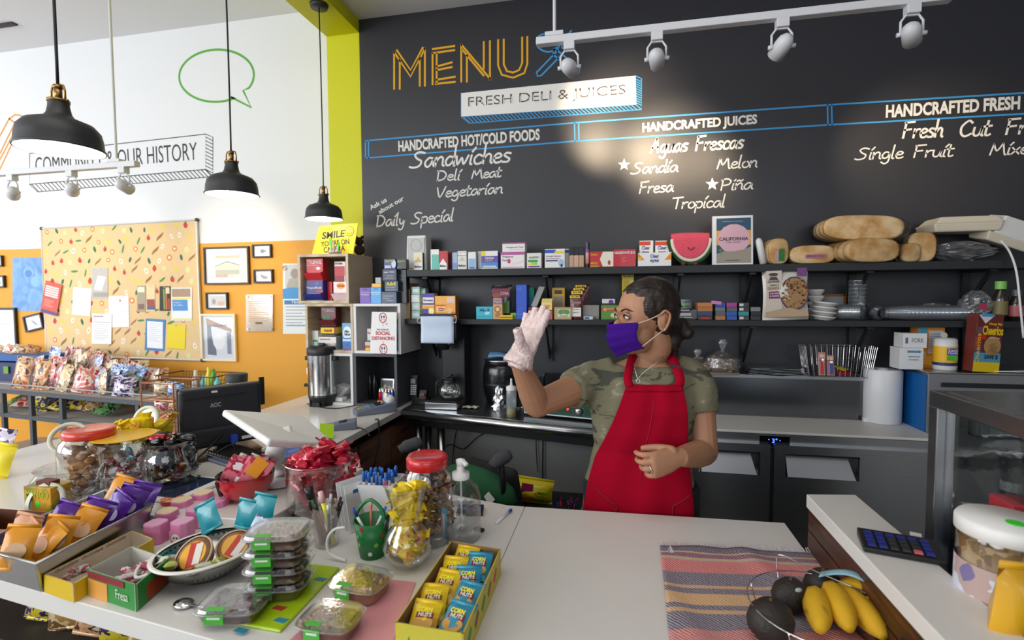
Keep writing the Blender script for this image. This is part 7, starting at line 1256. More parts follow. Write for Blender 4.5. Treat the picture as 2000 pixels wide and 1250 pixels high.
# green bucket
q=atZ(712,1100,ZC); k=S(q); r=33/k; H=.095; t=thing('green_bucket','small green polka dot bucket with raised handle holding pens','bucket',(q.x,q.y+r,zc_)); GB=mat('17713a',.35)
MB().lathe([(0,0),(r*.74,0),(r*1.08,H),(r*1.04,H),(r*.7,.004),(0,.004)],36).build('bucket',GB,t,True); g=[MB(),MB(),MB()]
for i in range(18):
    a=PI+.2+i*.42; zz=.018+.022*(i%4); rr=r*(.74+.34*zz/H)+.0006; g[i%3].lathe([(.0004,0),(.0055,0)],10,xf=Matrix.Translation((rr*math.cos(a),rr*math.sin(a),zz))@V((math.cos(a),math.sin(a),-.1)).to_track_quat('Z','Y').to_matrix().to_4x4())
for i,c in enumerate(('c83030','e0dcd0','7ab04a')):g[i].build('polka_dots',mat(c,.4),t)
MB().tube([(-r*1.05,-.01,H*.85),(-r*.75,-.01,H*1.25),(0,-.01,H*1.55),(r*.8,-.01,H*1.3),(r*1.05,-.01,H*.85)],.0045,8,smooth=5).build('handle',GB,t,True); cx,cy=q.x,q.y+r
for i in range(4):pen('pen lying in the green polka dot bucket','pen',(cx+.01*i-.015,cy,zc_+.02),(.5*math.cos(i*1.9),.4*math.sin(i*1.9),1),.12,['e8e8e8','c86a4a','e8e8e8','3a3a3c'][i],.0035,['3a8ac8','e0a080','2a4aa0','1c1c1e'][i],group='pens in the green bucket')
o=MB().tube([(0,0,0),(-.03,0,-.008),(-.05,.0,-.035),(-.045,0,-.07),(0,0,-.085)],.0035,8,smooth=5).build('white_loop',WHITE,smooth=True); q=A(690,1042,t.location.y-.03); tag(put(o,(q.x-.01,t.location.y-.05,zc_+.09)),'white wire loop hanging left of the green bucket','wire loop')
# vase with yellow wrappers
q=atZ(780,1125,ZC); k=S(q); r=50/k; q.y+=r*.8; H=.205; t=thing('glass_vase','waisted glass vase filled with yellow wrapped sweets','vase',(q.x,q.y,zc_)); pr=[(0,.002),(r*.55,.002),(r*.92,H*.16),(r,H*.26),(r*.85,H*.4),(r*.56,H*.52),(r*.52,H*.6),(r*.66,H*.78),(r*.9,H*1.0),(r*.93,H*1.01)]
MB().lathe(pr,40).build('vase',GLASS,t,True)
def rf(v):
    zz=.06+v*1.0
    for i in range(1,len(pr)-1):
        if pr[i][1]/H>=zz:return pr[i][0]*.55
    return r*.5
fill('yellow wrapped sweet inside the waisted glass vase','yellow sweets in the glass vase','y',YELF,(q.x,q.y),r*.5,zc_+.02,zc_+H*.98,30,1.25,rf)
# red lid jar
def jar(label,px,py,rpx,H,lidc,lid_label,group,mnm,m,n,tall=None,sc=1.1,lid=True,zoff=0,inner=None,zb=ZC,yoff=1.0):
    q=atZ(px,py,zb); k=S(q); r=rpx/k; q.y+=r*yoff; t=thing('candy_jar',label,'jar',(q.x,q.y,zb+.0005)); zb_=zb+.0005
    MB().lathe([(0,.002),(r*.9,.002),(r,.015),(r,H*.68),(r*.92,H*.8),(r*.74,H*.88),(r*.74,H*.92)],40).build('jar_body',PLASTIC,t,True)
    if lid:MB().lathe([(r*.8,H*.86),(r*.83,H*.87),(r*.83,H*.97),(r*.76,H),(r*.6,H*.985),(0,H*.985)],40).build('screw_lid',mat(lidc,.3,coat=.4),t,True)
    if n:fill(lid_label,group,mnm,m,(q.x,q.y),r*.78,zb_+.02,zb_+H*(inner or.72),n,sc)
    return t
jar('big clear jar with red screw lid and brown gold sweets',818,1078,50,.235,'c41c24','brown and gold wrapped sweet inside the red-lidded jar behind the vase','brown and gold sweets in the red-lidded jar','b',BRNF,52,sc=1.15)
# sanitizer pump bottle
q=atZ(889,1068,ZC); k=S(q); r=40/k; q.y+=r; H=.165; t=thing('sanitizer_bottle','clear hand sanitizer bottle with white pump and blue-edged label','bottle',(q.x,q.y,zc_))
MB().lathe([(0,.002),(r*.95,.002),(r,.012),(r,H*.7),(r*.85,H*.86),(r*.4,H),(r*.38,H*1.03)],36).build('bottle',PLASTIC,t,True); MB().lathe([(0,.004),(r*.96,.004),(r*.96,H*.5),(0,H*.5)],32).build('gel',clear('gel',(.9,.94,.96),.1),t,True)
MB().lathe([(r*.44,H*1.0),(r*.44,H*1.1),(r*.2,H*1.12),(r*.2,H*1.2),(0,H*1.2)],24).build('pump_collar',WHITE,t,True); MB().lathe([(.009,H*1.18),(.012,H*1.24),(.013,H*1.31),(0,H*1.34)],16).build('pump_head',WHITE,t,True); MB().box((.012,-.01,H*1.29),(.03,.012,.01),(0,.3,-.6)).build('spout',WHITE,t,bevel=.003); MB().tube([(0,0,H),(.002,0,.02)],.003,8).build('dip_tube',WHITE,t)
g=MB(); g.grid(lambda a,b:(r*1.01*math.cos(3.5+a*.75),r*1.01*math.sin(3.5+a*.75),.012+b*.085),8,2); g.build('blue_label',mat('35a0c4',.4),t,True,solid=.0006); g=MB(); g.grid(lambda a,b:(r*1.02*math.cos(3.75+a*.35),r*1.02*math.sin(3.75+a*.35),.02+b*.06),6,2); g.build('label_text_block',mat('d8ccd0',.5),t,True,solid=.0006)
# small things behind
q=atZ(937,1002,ZC); t=thing('calculator','blue-keyed calculator half hidden behind the sanitizer bottle','calculator',(q.x-.03,q.y,zc_),.2); MB().box((0,0,.006),(.08,.06,.012)).build('body',BLACK,t,bevel=.002)
for j in range(3):
    for i in range(4):MB().box((-.027+i*.018,-.018+j*.017,.0135),(.013,.011,.003)).build('key',KB,t)
q=atZ(979,1012,ZC); pen('white and blue pen lying on the counter behind the sanitizer','pen',(q.x-.005,q.y-.045,zc_+.004),(.25,1,0),.1,'e6e8ee',.004,'2a50c0')
q=atZ(936,1037,ZC); tag(put(MB().box((0,0,.004),(.03,.012,.008)).build('usb_stick',BLACK,bevel=.002),(q.x,q.y,zc_),-.3),'small black clip beside the sanitizer bottle','clip')
# ================================================================== boxes from traced rims (corner pixels on the rim plane)
def openbox(name,label,cat,px4,zb,h,mo,mi,th=.002,taper=1.0,round_=False,lip=0):
    P=[atZ(x,y,zb+h)for x,y in px4]; c=sum(P,V())/4; t=thing(name,label,cat,(c.x,c.y,zb)); Q=[V((p.x-c.x,p.y-c.y,0))for p in P]
    for i in range(4):
        a,b=Q[i],Q[(i+1)%4]; n=V(((b-a).y,-(b-a).x,0)).normalized(); n=n if n.dot((a+b)/2)>0 else-n; a0,b0=a*taper,b*taper
        def sheet(o0,o1,m,nm):MB().add([tuple(p)for p in(a0-n*o0,b0-n*o0,b-n*o0+V((0,0,h)),a-n*o0+V((0,0,h)),a0-n*o1,b0-n*o1,b-n*o1+V((0,0,h)),a-n*o1+V((0,0,h)))],[(0,1,2,3),(7,6,5,4),(0,4,5,1),(3,2,6,7),(1,5,6,2),(0,3,7,4)]).build(nm,m,t)
        sheet(0,th,mo,'outer_side'); sheet(th,th*1.5,mi,'inner_side')
    MB().prism([(p.x*taper*.99,p.y*taper*.99)for p in Q],.0,.003).build('bottom',mi,t)
    if lip:MB().tube([tuple(p*1.01+V((0,0,h)))for p in Q],lip,8,closed=True).build('rolled_rim',mo,t,True)
    return t,Q,c
YB=mat('c8bb3c',.5,0,.05,60); KR2=mat('8a6a48',.7)
t,Q,c=openbox('snack_box','open long yellow card box of toasted corn packets, front centre','box',[(772,1216),(905,1238),(978,1072),(881,1056)],ZC+.0005,.062,YB,KR2)
d=(Q[1]-Q[0]); an=math.atan2(d.y,d.x); m_=(Q[0]+Q[1])/2; text('CHILE PICANTE',d.length*.62,.013,mat('8a2a1c'),t,(m_.x+.012,m_.y-.0006,.028),(PI/2,0,an)); MB().add([tuple(Q[0]+d*.14+V((0,-.0005,.01))),tuple(Q[0]+d*.26+V((0,-.0005,.01))),tuple(Q[0]+d*.2+V((0,-.0005,.04)))],[(0,1,2)]).build('green_triangle',mat('3a8a3a'),t,solid=.0005)
d2=Q[2]-Q[1]; an2=math.atan2(d2.y,d2.x)
for i,cc_ in enumerate(('3a8a3a','8a4a2a','3a8a3a','8a4a2a','c83a2a')):p=Q[1]+d2*(.12+.17*i); MB().box((p.x+.0004,p.y,.032),(.03,.001,.014),(0,-.6,an2)).build('printed_chili',mat(cc_,.5),t)
CNY=ramp_mat('corn_packet_yellow',[(0,'f0cc1c'),(.56,'e8c01c'),(.63,'d89a3c'),(.7,'7a1c2a')],9,'noise',.35,0,.2,rand=True,coat=.3); CNB=mat('35a6cc',.35,0,.2,40,coat=.3)
u_=(Q[1]-Q[0]).normalized(); v_=(Q[3]-Q[0]).normalized(); Lv=(Q[3]-Q[0]).length; Lu=(Q[1]-Q[0]).length
for i,(uu,vv,cl)in enumerate([(.3,.12,'y'),(.7,.14,'b'),(.3,.3,'y'),(.68,.36,'b'),(.28,.48,'y'),(.68,.55,'b'),(.32,.66,'y'),(.7,.74,'b'),(.34,.84,'y')]):
    p=V((c.x,c.y,ZC))+Q[0]+u_*Lu*uu+v_*Lv*vv; o=pouch_mesh(.058,.074,.02,80+i,7,8,.008,.15).build('corn_packet',CNY if cl=='y' else mat('2c8fae',.35,0,.2,40,coat=.3),smooth=True); tag(o,'%s toasted corn packet in the yellow card box, %s from the front'%('yellow' if cl=='y' else 'turquoise',ordn[i]),'snack packet','corn packets in the yellow card box')
    o.location=(p.x,p.y-.026,ZC+.026+.003*(i%2)); o.rotation_euler=(-1.15,0,an+random.uniform(-.22,.22)); L={}; fpanel(L,.052,.066,.017,('e',.5,.42,.4,.22,'d9a24a'),.0006); fpanel(L,.052,.066,.017,(.1,.0,.9,.16,'eec81c' if cl=='y' else '35b0dc'),.001); fpanel(L,.052,.066,.017,(.2,.58,.85,.74,'8a1c2c'),.0012)
    for cc_,q_ in L.items():q_.build('printed_panel',mat(cc_,.4),o)
    text('CORN',.03,.01,mat('f0e02c'),o,(0,-.0112,.053),bold=.04); text('NUTS',.026,.008,mat('e8e0d0'),o,(.002,-.0112,.043),bold=.03)
# pink mat and green board
t=tag(MB().prism([(p.x,p.y)for p in(atZ(548,1270,ZC),atZ(760,1275,ZC),atZ(812,1140,ZC),atZ(700,1128,ZC))],zc_,zc_+.003).build('pink_mat',mat('d8929c',.3,0,.1,40)),'pink plastic placemat under the clear nut boxes','mat')
GBD=mat('a8c81c',.3)
t=tag(MB().prism([(p.x,p.y)for p in(atZ(388,1208,ZC),atZ(548,1238,ZC),atZ(664,1112,ZC),atZ(560,1100,ZC))],zc_,zc_+.006).build('green_board',GBD,bevel=.003),'lime green cutting board with small prints under the stacked nut boxes','cutting board')
for px,py,c_ in((625,1132,'2f86a0'),(545,1188,'b83a2c'),(548,1212,'2f86a0'),(470,1232,'2f86a0')):
    q=atZ(px,py,ZC+.006); MB().prism([(q.x-.014,q.y-.005),(q.x+.012,q.y-.008),(q.x+.016,q.y+.006),(q.x-.01,q.y+.007)],zc_+.006,zc_+.0068).build('printed_shape',mat(c_),t)
def nutbox(label,px,py,wpx,h,rz,n_m,zb,grp=None,fillc=('8a6242','b08a66'),dd=.8):
    q=atZ(px,py,ZC+.005); k=S(q); w=wpx/k; d=w*dd; t=thing('nut_box',label,'food box',(q.x,q.y,zb),rz,grp)
    sq=lambda s_,zz:[(w/2*s_*math.copysign(abs(math.cos(a))**.45,math.cos(a)),d/2*s_*math.copysign(abs(math.sin(a))**.45,math.sin(a)),zz)for a in[2*PI*i/28 for i in range(28)]]
    MB().loft([sq(.86,.001),sq(.98,h*.72),sq(1.04,h*.74)],cap=False).build('tray',PLASTIC,t,True); MB().loft([sq(1.05,h*.745),sq(1.0,h*.76),sq(.95,h*.95),sq(.9,h)],cap=True).build('lid',PLASTIC,t); MB().tube([p for p in sq(1.05,h*.75)],.0022,6,closed=True).build('lid_rim',PLASTIC,t,True)
    MB().loft([sq(.84,.003),sq(.92,h*.6)]).build('nut_fill',mat(fillc[0],.7,0,.4,160,.3),t,kind='stuff'); g=MB(); rn=random.Random(px)
    for i in range(60):g.ball(((rn.random()-.5)*w*.8,(rn.random()-.5)*d*.8,h*.62+rn.random()*h*.12),.0055,6,sc=(1.4,.8,.7),xf=Matrix.Rotation(rn.random()*3,4,'Z'))
    g.build('nuts',mat(fillc[1],.55,0,.3,160,.25),t,True,kind='stuff')
    MB().box((-w*.12,-d/2*1.04,h*.55),(w*.3,.0012,h*.55)).build('green_label',mat('4cb03c',.4),t); MB().box((-w*.12,-d/2*.86,h*1.0),(w*.28,d*.14,.0012)).build('green_label',mat('4cb03c',.4),t); MB().box((-w*.12,-d/2*1.045,h*.62),(w*.2,.0014,h*.1)).build('label_print',WHITE,t); return t
h1=.037
for i in range(4):nutbox('clear box of brown nuts, %s in the stack of four'%('bottom','second','third','top')[i],548,1155,112,h1*.98,.25,None,zc_+.0065+h1*i,'stacked clear nut boxes',('6a4634','b89880')if i==3 else('4a2e24','6a4434'))
nutbox('clear box of dark red nuts in front of the stack of four',462,1198,122,.036,.2,None,zc_+.0065,None,('4a2428','6a3a38'))
nutbox('clear box of pale mixed nuts, back one on the pink mat',706,1158,105,.042,-.1,None,zc_+.0035,None,('a87c50','c89c6c')); nutbox('clear box of mixed nuts, front one on the pink mat',648,1234,112,.042,.0,None,zc_+.0035,None,('7a5438','b08860'))
# colander
q=atZ(370,1150,ZC); k=S(q); r=100/k; q.y+=r*.55; CO=mat('d8d6d0',.2,.9); t=thing('colander','white-rimmed steel colander filled with packaged sweets','colander',(q.x-.005,q.y,zc_),rot=(0,-.06,.0))
MB().lathe([(0,.002),(r*.45,.002),(r*.5,.012),(r*.75,r*.2),(r*.93,r*.45),(r*.95,r*.52)],48).build('bowl',mat('9a9a94',.2,1),t,True,solid=.0015); MB().lathe([(r*.94,r*.5),(r*1.0,r*.5),(r*1.02,r*.53),(r*.98,r*.55),(r*.93,r*.54)],48).build('rim',mat('e4e0d8',.25),t,True); g=MB()
for i in range(54):
    for j in range(3):a=2*PI*i/54; v=.25+.1*j; rr=r*(.78+.12*(v-.22)/.25)+.001; g.lathe([(.0003,0),(.0022,0)],6,xf=Matrix.Translation((rr*math.cos(a),rr*math.sin(a),r*v+r*.0))@V((math.cos(a),math.sin(a),-.6)).to_track_quat('Z','Y').to_matrix().to_4x4())
g.build('perforations',BLACK,t)
for s_ in(3.9,.75):M=Matrix.Translation((r*.98*math.cos(s_),r*.98*math.sin(s_),r*.46))@Matrix.Rotation(s_,4,'Z'); MB(M).tube([(0,-.04,0),(.02,-.034,-.004),(.026,0,-.006),(.02,.034,-.004),(0,.04,0)],.004,8,smooth=4).build('handle',mat('e4e0d8',.25),t,True)
def rtub(label,dx,dy,dz,rr,rot):
    u=thing('peanut_tub',label,'sweets tub',(q.x+dx,q.y+dy,zc_+dz),rot=rot); MB().lathe([(0,0),(rr*.82,0),(rr,.022),(rr*1.03,.024),(0,.026)],32).build('tub',mat('a8805c',.4,0,.4,120,.3),u,True); MB().lathe([(rr*.97,.026),(rr*1.05,.026),(rr*1.05,.023)],32).build('tub_rim',mat('c8a890',.3),u,True); MB().lathe([(.0005,.0268),(rr*.72,.0268)],28).build('yellow_label',mat('e0a42c',.4),u); MB().box((0,0,.0275),(rr*.5,rr*1.3,.001)).build('red_band',mat('b8281c',.4),u); MB().box((rr*.3,0,.028),(rr*.4,rr*1.1,.001)).build('white_band',mat('d8d0c8',.4),u)
rtub('round tub of peanut sweets with yellow and red label, tipped forward in the colander',-.012,-.02,.045,.044,(.75,-.25,.2)); rtub('round tub of nuts leaning behind the first in the colander',.055,.02,.05,.04,(.6,.3,.1))
TEAL=ramp_mat('teal_packet',[(0,'1f8f9c'),(.6,'2aa4ae'),(.68,'d8eef0')],20,'noise',.3,0,.15,rand=True,coat=.3)
for i,(dx,dy,dz,rt)in enumerate([(-.06,.07,.075,(-.3,-.5,.2)),(.02,.09,.075,(-.2,.1,0)),(.06,.1,.09,(-.15,.15,.1))]):
    o=pouch_mesh(.062,.062,.012,90+i,6,6,.008,.12).build('teal_packet',TEAL,smooth=True); tag(put(o,(q.x+dx,q.y+dy,zc_+dz),rot=rt),'teal sweet packet standing at the back of the colander, %s from the left'%ordn[i],'snack packet','teal packets in the colander')
o=pouch_mesh(.075,.06,.016,95,6,6,.008,.15).build('blue_packet',foil_mat('navy_packet',['16306a','2450a0','b8c8e0','1a2c5a']),smooth=True); tag(put(o,(q.x+.085,q.y+.03,zc_+.06),rot=(-.6,.2,-.3)),'navy blue snack packet at the right side of the colander','snack packet')
LIME=ramp_mat('lime_clear_packet',[(0,'c8c8b8'),(.5,'a8b040'),(.6,'d8d8d0')],26,'noise',.3,0,.2,rand=True)
for i,(dx,dy)in enumerate(((-.08,-.04),(-.05,-.06),(.03,-.05),(.05,-.02))):candy('lime and clear wrapped sweet low in the colander','lime wrapped sweets in the colander','l',LIME,(q.x+dx,q.y+dy,zc_+.045),1.2)
q=atZ(372,1188,ZC); tag(put(MB().ball((-.03,0,.006),.018,14,sc=(1.3,1,.4)).tube([(-.01,0,.006),(.03,0,.008),(.06,0,.007)],.003,8).build('serving_spoon',CHROME,smooth=True),(q.x+.01,q.y,zc_),-.1),'steel serving spoon lying in front of the colander','spoon')
# pink biscuit boxes
def pinkbox(label,px,py,top,hh=.052,w=.052):
    q=atZ(px,py,ZC); t=thing('biscuit_box',label,'box',(q.x,q.y+w/2,zc_),.06,'small pink biscuit boxes'); pl=[(-w/2,-w/2+.012),(-w/2+.012,-w/2),(w/2-.012,-w/2),(w/2,-w/2+.012),(w/2,w/2-.012),(w/2-.012,w/2),(-w/2+.012,w/2),(-w/2,w/2-.012)]
    MB().prism(pl,0,hh).build('box_body',mat('d884b0',.35),t,bevel=.002); MB().prism([(x*.9,y*.9)for x,y in pl],hh,hh+.001).build('printed_top',mat(top,.4),t); MB().ball((0,-w/2-.0005,hh*.28),.0125,12,sc=(1,.06,.9)).build('white_print',mat('e8e4e4',.4),t); MB().ball((-.004,-w/2-.0015,hh*.3),.003,8,sc=(1,.2,1)).ball((.005,-w/2-.0015,hh*.3),.003,8,sc=(1,.2,1)).build('dark_print',mat('4a4448'),t)
for px,py,tp_,lab in((289,1066,'e0a8c8','pink biscuit box at the front left of the group'),(342,1062,'e0a8c8','pink biscuit box at the front right of the group, beside the colander'),(312,1040,'ecd8b0','pink biscuit box with cream top in the second row, left'),(372,1034,'e0a8c8','pink biscuit box in the second row, right'),(342,1016,'ecd8b0','pink biscuit box with cream top in the third row, left'),(415,1016,'e0a8c8','pink biscuit box nearest the red bowl'),(385,1000,'ecd8b0','pink biscuit box with cream top at the very back')):pinkbox(lab,px,py,tp_)
q=atZ(320,1012,ZC); t=thing('jelly_cup','small red cup with printed lid behind the pink boxes','cup',(q.x,q.y+.03,zc_)); MB().lathe([(0,0),(.022,0),(.03,.045),(.032,.047)],28).build('cup',mat('c83a2c',.3),t,True); MB().lathe([(0,.048),(.032,.048)],28).build('foil_lid',ramp_mat('jelly_lid',[(0,'d8604a'),(.5,'e8d0a8'),(.6,'c83a2c')],60,'noise',.4),t)
# green and red box, yellow box, steel pan
GRB=mat('2f8a3a',.4)
t,Q,c=openbox('sweet_box','open green and red printed card box of sweets before the colander','box',[(170,1113),(265,1143),(330,1090),(257,1066)],ZC+.0005,.058,GRB,mat('c8c4bc',.7))
d=Q[1]-Q[0]; an=math.atan2(d.y,d.x); MB().box((Q[0].x+d.x*.22,Q[0].y+d.y*.22-.0008,.02),(d.length*.4,.001,.04),(0,0,an)).build('orange_print',mat('e0a04a',.4),t); MB().box((Q[0].x+d.x*.4,Q[0].y+d.y*.4-.0012,.05),(d.length*.75,.001,.014),(0,0,an)).build('red_print',mat('8a2030',.4),t); text('Fresa',.04,.02,mat('cfe4c8'),t,(Q[0].x+d.x*.72,Q[0].y+d.y*.72-.0016,.025),(PI/2,0,an))
d2=Q[2]-Q[1]; an2=math.atan2(d2.y,d2.x); p=Q[1]+d2*.6; MB().box((p.x+.0008,p.y-.0006,.022),(d2.length*.6,.001,.036),(0,0,an2)).build('red_print',mat('a8421c',.4),t)
fill('white and red wrapped sweet in the green card box','sweets in the green card box','p',PNKF,(c.x,c.y),.035,ZC+.012,ZC+.04,12,.8)
t,Q,c=openbox('long_box','long open yellow card box between the steel pan and the green box','box',[(85,1122),(143,1141),(300,1052),(258,1036)],ZC+.0005,.042,mat('ddb81c',.5),mat('c8b8a4',.7)); d=Q[3]-Q[0]; an=math.atan2(d.y,d.x); text('chocolate  chocolate  chocolate',d.length*.8,.008,mat('7a4a1c'),t,((Q[0].x+Q[3].x)/2+.003,(Q[0].y+Q[3].y)/2,.036),(PI/2,0,an)); fill('pale wrapped sweet in the long yellow box','sweets in the long yellow box','p',PNKF,(c.x-.06,c.y-.04),.03,ZC+.01,ZC+.02,8,.8)
t,Q,c=openbox('steel_pan','deep rectangular steel pan of orange and purple sweet packets','pan',[(-60,1066),(70,1100),(297,986),(205,958)],ZC+.0005,.078,STEEL,STEELD,.0025,.9,lip=.004)
ORG2=mat('e89a1c',.35,0,.2,30,coat=.3); PUR2=mat('5a2a96',.25,.1,.35,26,coat=.4)
pk_=[(20,1062,'o'),(60,1045,'o'),(105,1010,'p'),(140,1020,'o'),(95,1040,'o'),(165,1002,'p'),(205,985,'p'),(235,975,'p'),(262,968,'p'),(30,1035,'t'),(215,955,'o'),(12,1040,'t')]
for i,(px,py,cl)in enumerate(pk_):
    q=atZ(px,py,ZC+.1); o=pouch_mesh(.075 if cl=='p' else.065,.085,.016,100+i,6,7,.008,.15).build('sweet_packet',{'o':ORG2,'p':PUR2,'t':mat('d8a078',.4)}[cl],smooth=True); tag(o,'%s sweet packet standing in the steel pan, %s from the left'%({'o':'orange','p':'purple','t':'tan'}[cl],ordn[i]),'snack packet','packets in the steel pan'); o.location=(q.x,q.y,ZC+.045); o.rotation_euler=(-.3+random.uniform(-.2,.2),random.uniform(.1,.6),random.uniform(-.3,.6)); L={}; fpanel(L,.07,.085,.015,('e',.5,.4,.3,.22,'e0b890' if cl=='o' else('d8c8ec' if cl=='p' else 'e8c8a8')),.0008); [w_.build('printed_panel',mat(cc_,.4),o)for cc_,w_ in L.items()]
# mango box and orange carton at far left
q=atZ(46,1062,ZC); mz=ZC+.0005
mb_=MB().box((0,0,.055),(.1,.06,.11)).build('mango_box',ramp_mat('mango_print',[(0,'c8741c'),(.45,'d8a02c'),(.6,'6a8a2a'),(.7,'c85a1c')],18,'noise',.4,constant=False),bevel=.001); tag(put(mb_,(q.x-.09,q.y+.13,mz)),'brown and orange mango sweets box standing at the left edge','box'); text('MANGO',.085,.022,mat('a8b01c'),mb_,(0,-.0306,.088),bold=.03); MB().ball((0,-.0305,.06),.01,12,sc=(1,.08,1)).build('green_sticker',mat('44e02c'),mb_); MB().box((0,0,.115),(.05,.03,.014)).build('box_tab',mat('6a2a1c'),mb_)
t,Q,c=openbox('orange_carton','open orange card tray at the left edge behind the steel pan','box',[(-70,1030),(55,1038),(95,1000),(-40,990)],ZC+.0005,.07,mat('b85a1c',.5),mat('5a2c14',.6))
# glass jars at the left
def gjar(label,px,py,rpx,H,zb=ZC,prof=None,sy=1,name='glass_jar',yoff=.9,cat='jar'):
    q=atZ(px,py,zb); k=S(q); r=rpx/k; q.y+=r*yoff; t=thing(name,label,cat,(q.x,q.y,zb+.0005)); MB().lathe([(a*r,b*H)for a,b in(prof or[(0,.02),(.85,.02),(1,.1),(1,.75),(.86,.88),(.9,.98),(.93,1)])],40,sy=sy).build('glass',GLASS,t,True); return t,q,r
t,q,r=gjar('large oval glass jar of clear and white sweets at the left',80,1010,58,.13); fill('clear and white wrapped sweet in the large oval glass jar','sweets in the oval glass jar','p',PNKF,(q.x,q.y),r*.75,ZC+.02,ZC+.075,16,1.0)
MB().box((.02,-r*.97,.07),(.05,.003,.03),(0,-.2,.1)).build('green_label',mat('8fb83c',.4),t)
jar('squat clear jar with wide red and orange lid, farthest left on the counter',90,985,55,.2,'d8402c','brown wafer stick inside the wide red-lidded jar','wafer sticks in the left red-lidded jar','t',mat('b88a54',.6,0,.3,60,.2),30,sc=1.2,zb=ZL,yoff=1.6)
t,q,r=gjar('tall flared glass jar of pink and blue sweets with yellow lid card',195,990,62,.2,ZC,[(0,.02),(.7,.02),(.85,.15),(.8,.5),(.72,.6),(.8,.8),(1,.98),(1.03,1)]); fill('pink and white wrapped sweet in the tall flared glass jar','sweets in the flared glass jar','p',PNKF,(q.x,q.y),r*.62,ZC+.02,ZC+.15,26,1.1)
MB().lathe([(.001,.203),(r*.9,.203),(r*.9,.206),(.001,.206)],36).build('yellow_lid',mat('e8b82c',.4),t)
t,q,r=gjar('square-shouldered glass jar of black wrapped sweets',298,985,48,.19,ZC); fill('black and gold wrapped sweet in the tall glass jar','black sweets in the glass jar','k',BLKF,(q.x,q.y),r*.78,ZC+.02,ZC+.2,44,1.3)
candy('bright crimson wrapped sweet lying on top of the black sweets',None,'r',REDF,(q.x-.02,q.y-.02,ZC+.2),1.4,(0,0,.3))
t,q,r=gjar('glass jar holding a bouquet of yellow wrapped sweets',200,948,40,.13,ZL,yoff=2.2)
for i in range(16):a=i*2.4; rr=r*(.4+.75*((i*.618)%1)); candy('yellow wrapped sweet on a stick in the bouquet jar','yellow sweets in the bouquet jar','y',YELF,(q.x+rr*math.cos(a),q.y+rr*math.sin(a),ZL+.12+.06*((i*.37)%1)),1.9,(random.uniform(-1,1),random.uniform(-1.4,-.5),a))
def disc_lid(label,px,py,rpx,z,rot,col='d4d8c4'):
    c=atZ(px,py,z); k=S(c); r=rpx/k; t=thing('jar_lid',label,'jar lid',c,rot=rot); MB().lathe([(r*.82,0),(r,0),(r*1.02,.006),(r,.012),(r*.82,.012),(r*.78,.004)],40).build('lid_ring',mat(col,.4),t,True); MB().lathe([(.001,.006),(r*.8,.006)],36).build('clear_window',GLASS,t)
disc_lid('round clear jar lid with pale ring leaning beside the left red-lidded jar',136,857,32,ZL+.165,(1.0,.3,.5)); disc_lid('round clear jar lid with pale ring above the black sweets jar',288,822,29,ZL+.17,(1.25,0,0));
t,q,r=gjar('small round jar lying on its side with its pale lid open',120,1010,34,.07,ZC,name='small_jar',yoff=.3); t.rotation_euler=(1.2,0,.2); t.location.z+=.04; MB().lathe([(r*.85,.066),(r*1.05,.066),(r*1.07,.076),(r*.85,.076)],36).build('lid_ring',mat('cfd2c0',.4),t,True)
q=atZ(198,905,ZL);
for i,(px,py,cl,lab)in enumerate([(5,905,'y','yellow wrapped sweets packet at the left edge'),(8,870,'purple and white','purple and white packet at the left edge of the counter')]):q=atZ(px-10,py+30,ZL); o=pouch_mesh(.07,.1,.03,130+i,6,7).build('snack_bag',mat('f0dc2c',.35,0,.3,30)if i==0 else SN[cl],smooth=True); tag(put(o,(q.x,q.y,ZL+.012),rot=(-.2,.2,.3)),lab,'snack bag')
o=crump('cyan_packet','bright blue foil packet behind the flared glass jar','snack packet',(0,0,0),.035,.02,.06,mat('1fa0c8',.25,.3,.4,40),17); q=atZ(250,905,ZL); o.location=(q.x,q.y,ZL+.0005)
# shelf of snack bags below the counter front, left
lsz=.62; tag(MB().prism([(-2.3,CF(-2.3)+.08),(-.75,CF(-.75)+.08),(-.75,1.25),(-2.3,1.25)],lsz-.02,lsz).build('under_shelf',mat('2a2420',.6)),'dark shelf under the front of the sales counter','shelf')
for i in range(9):x=-1.55+i*.1; c=['purple and yellow','golden brown','orange and brown'][i%3]; pouch('%s snack bag under the counter front, %s from the left'%(c,ordn[i]),c,(x,CF(x)+.16,lsz+.012),.12,.15,.05,(-.2,.15*(-1)**i,.2),'snack bags under the counter')
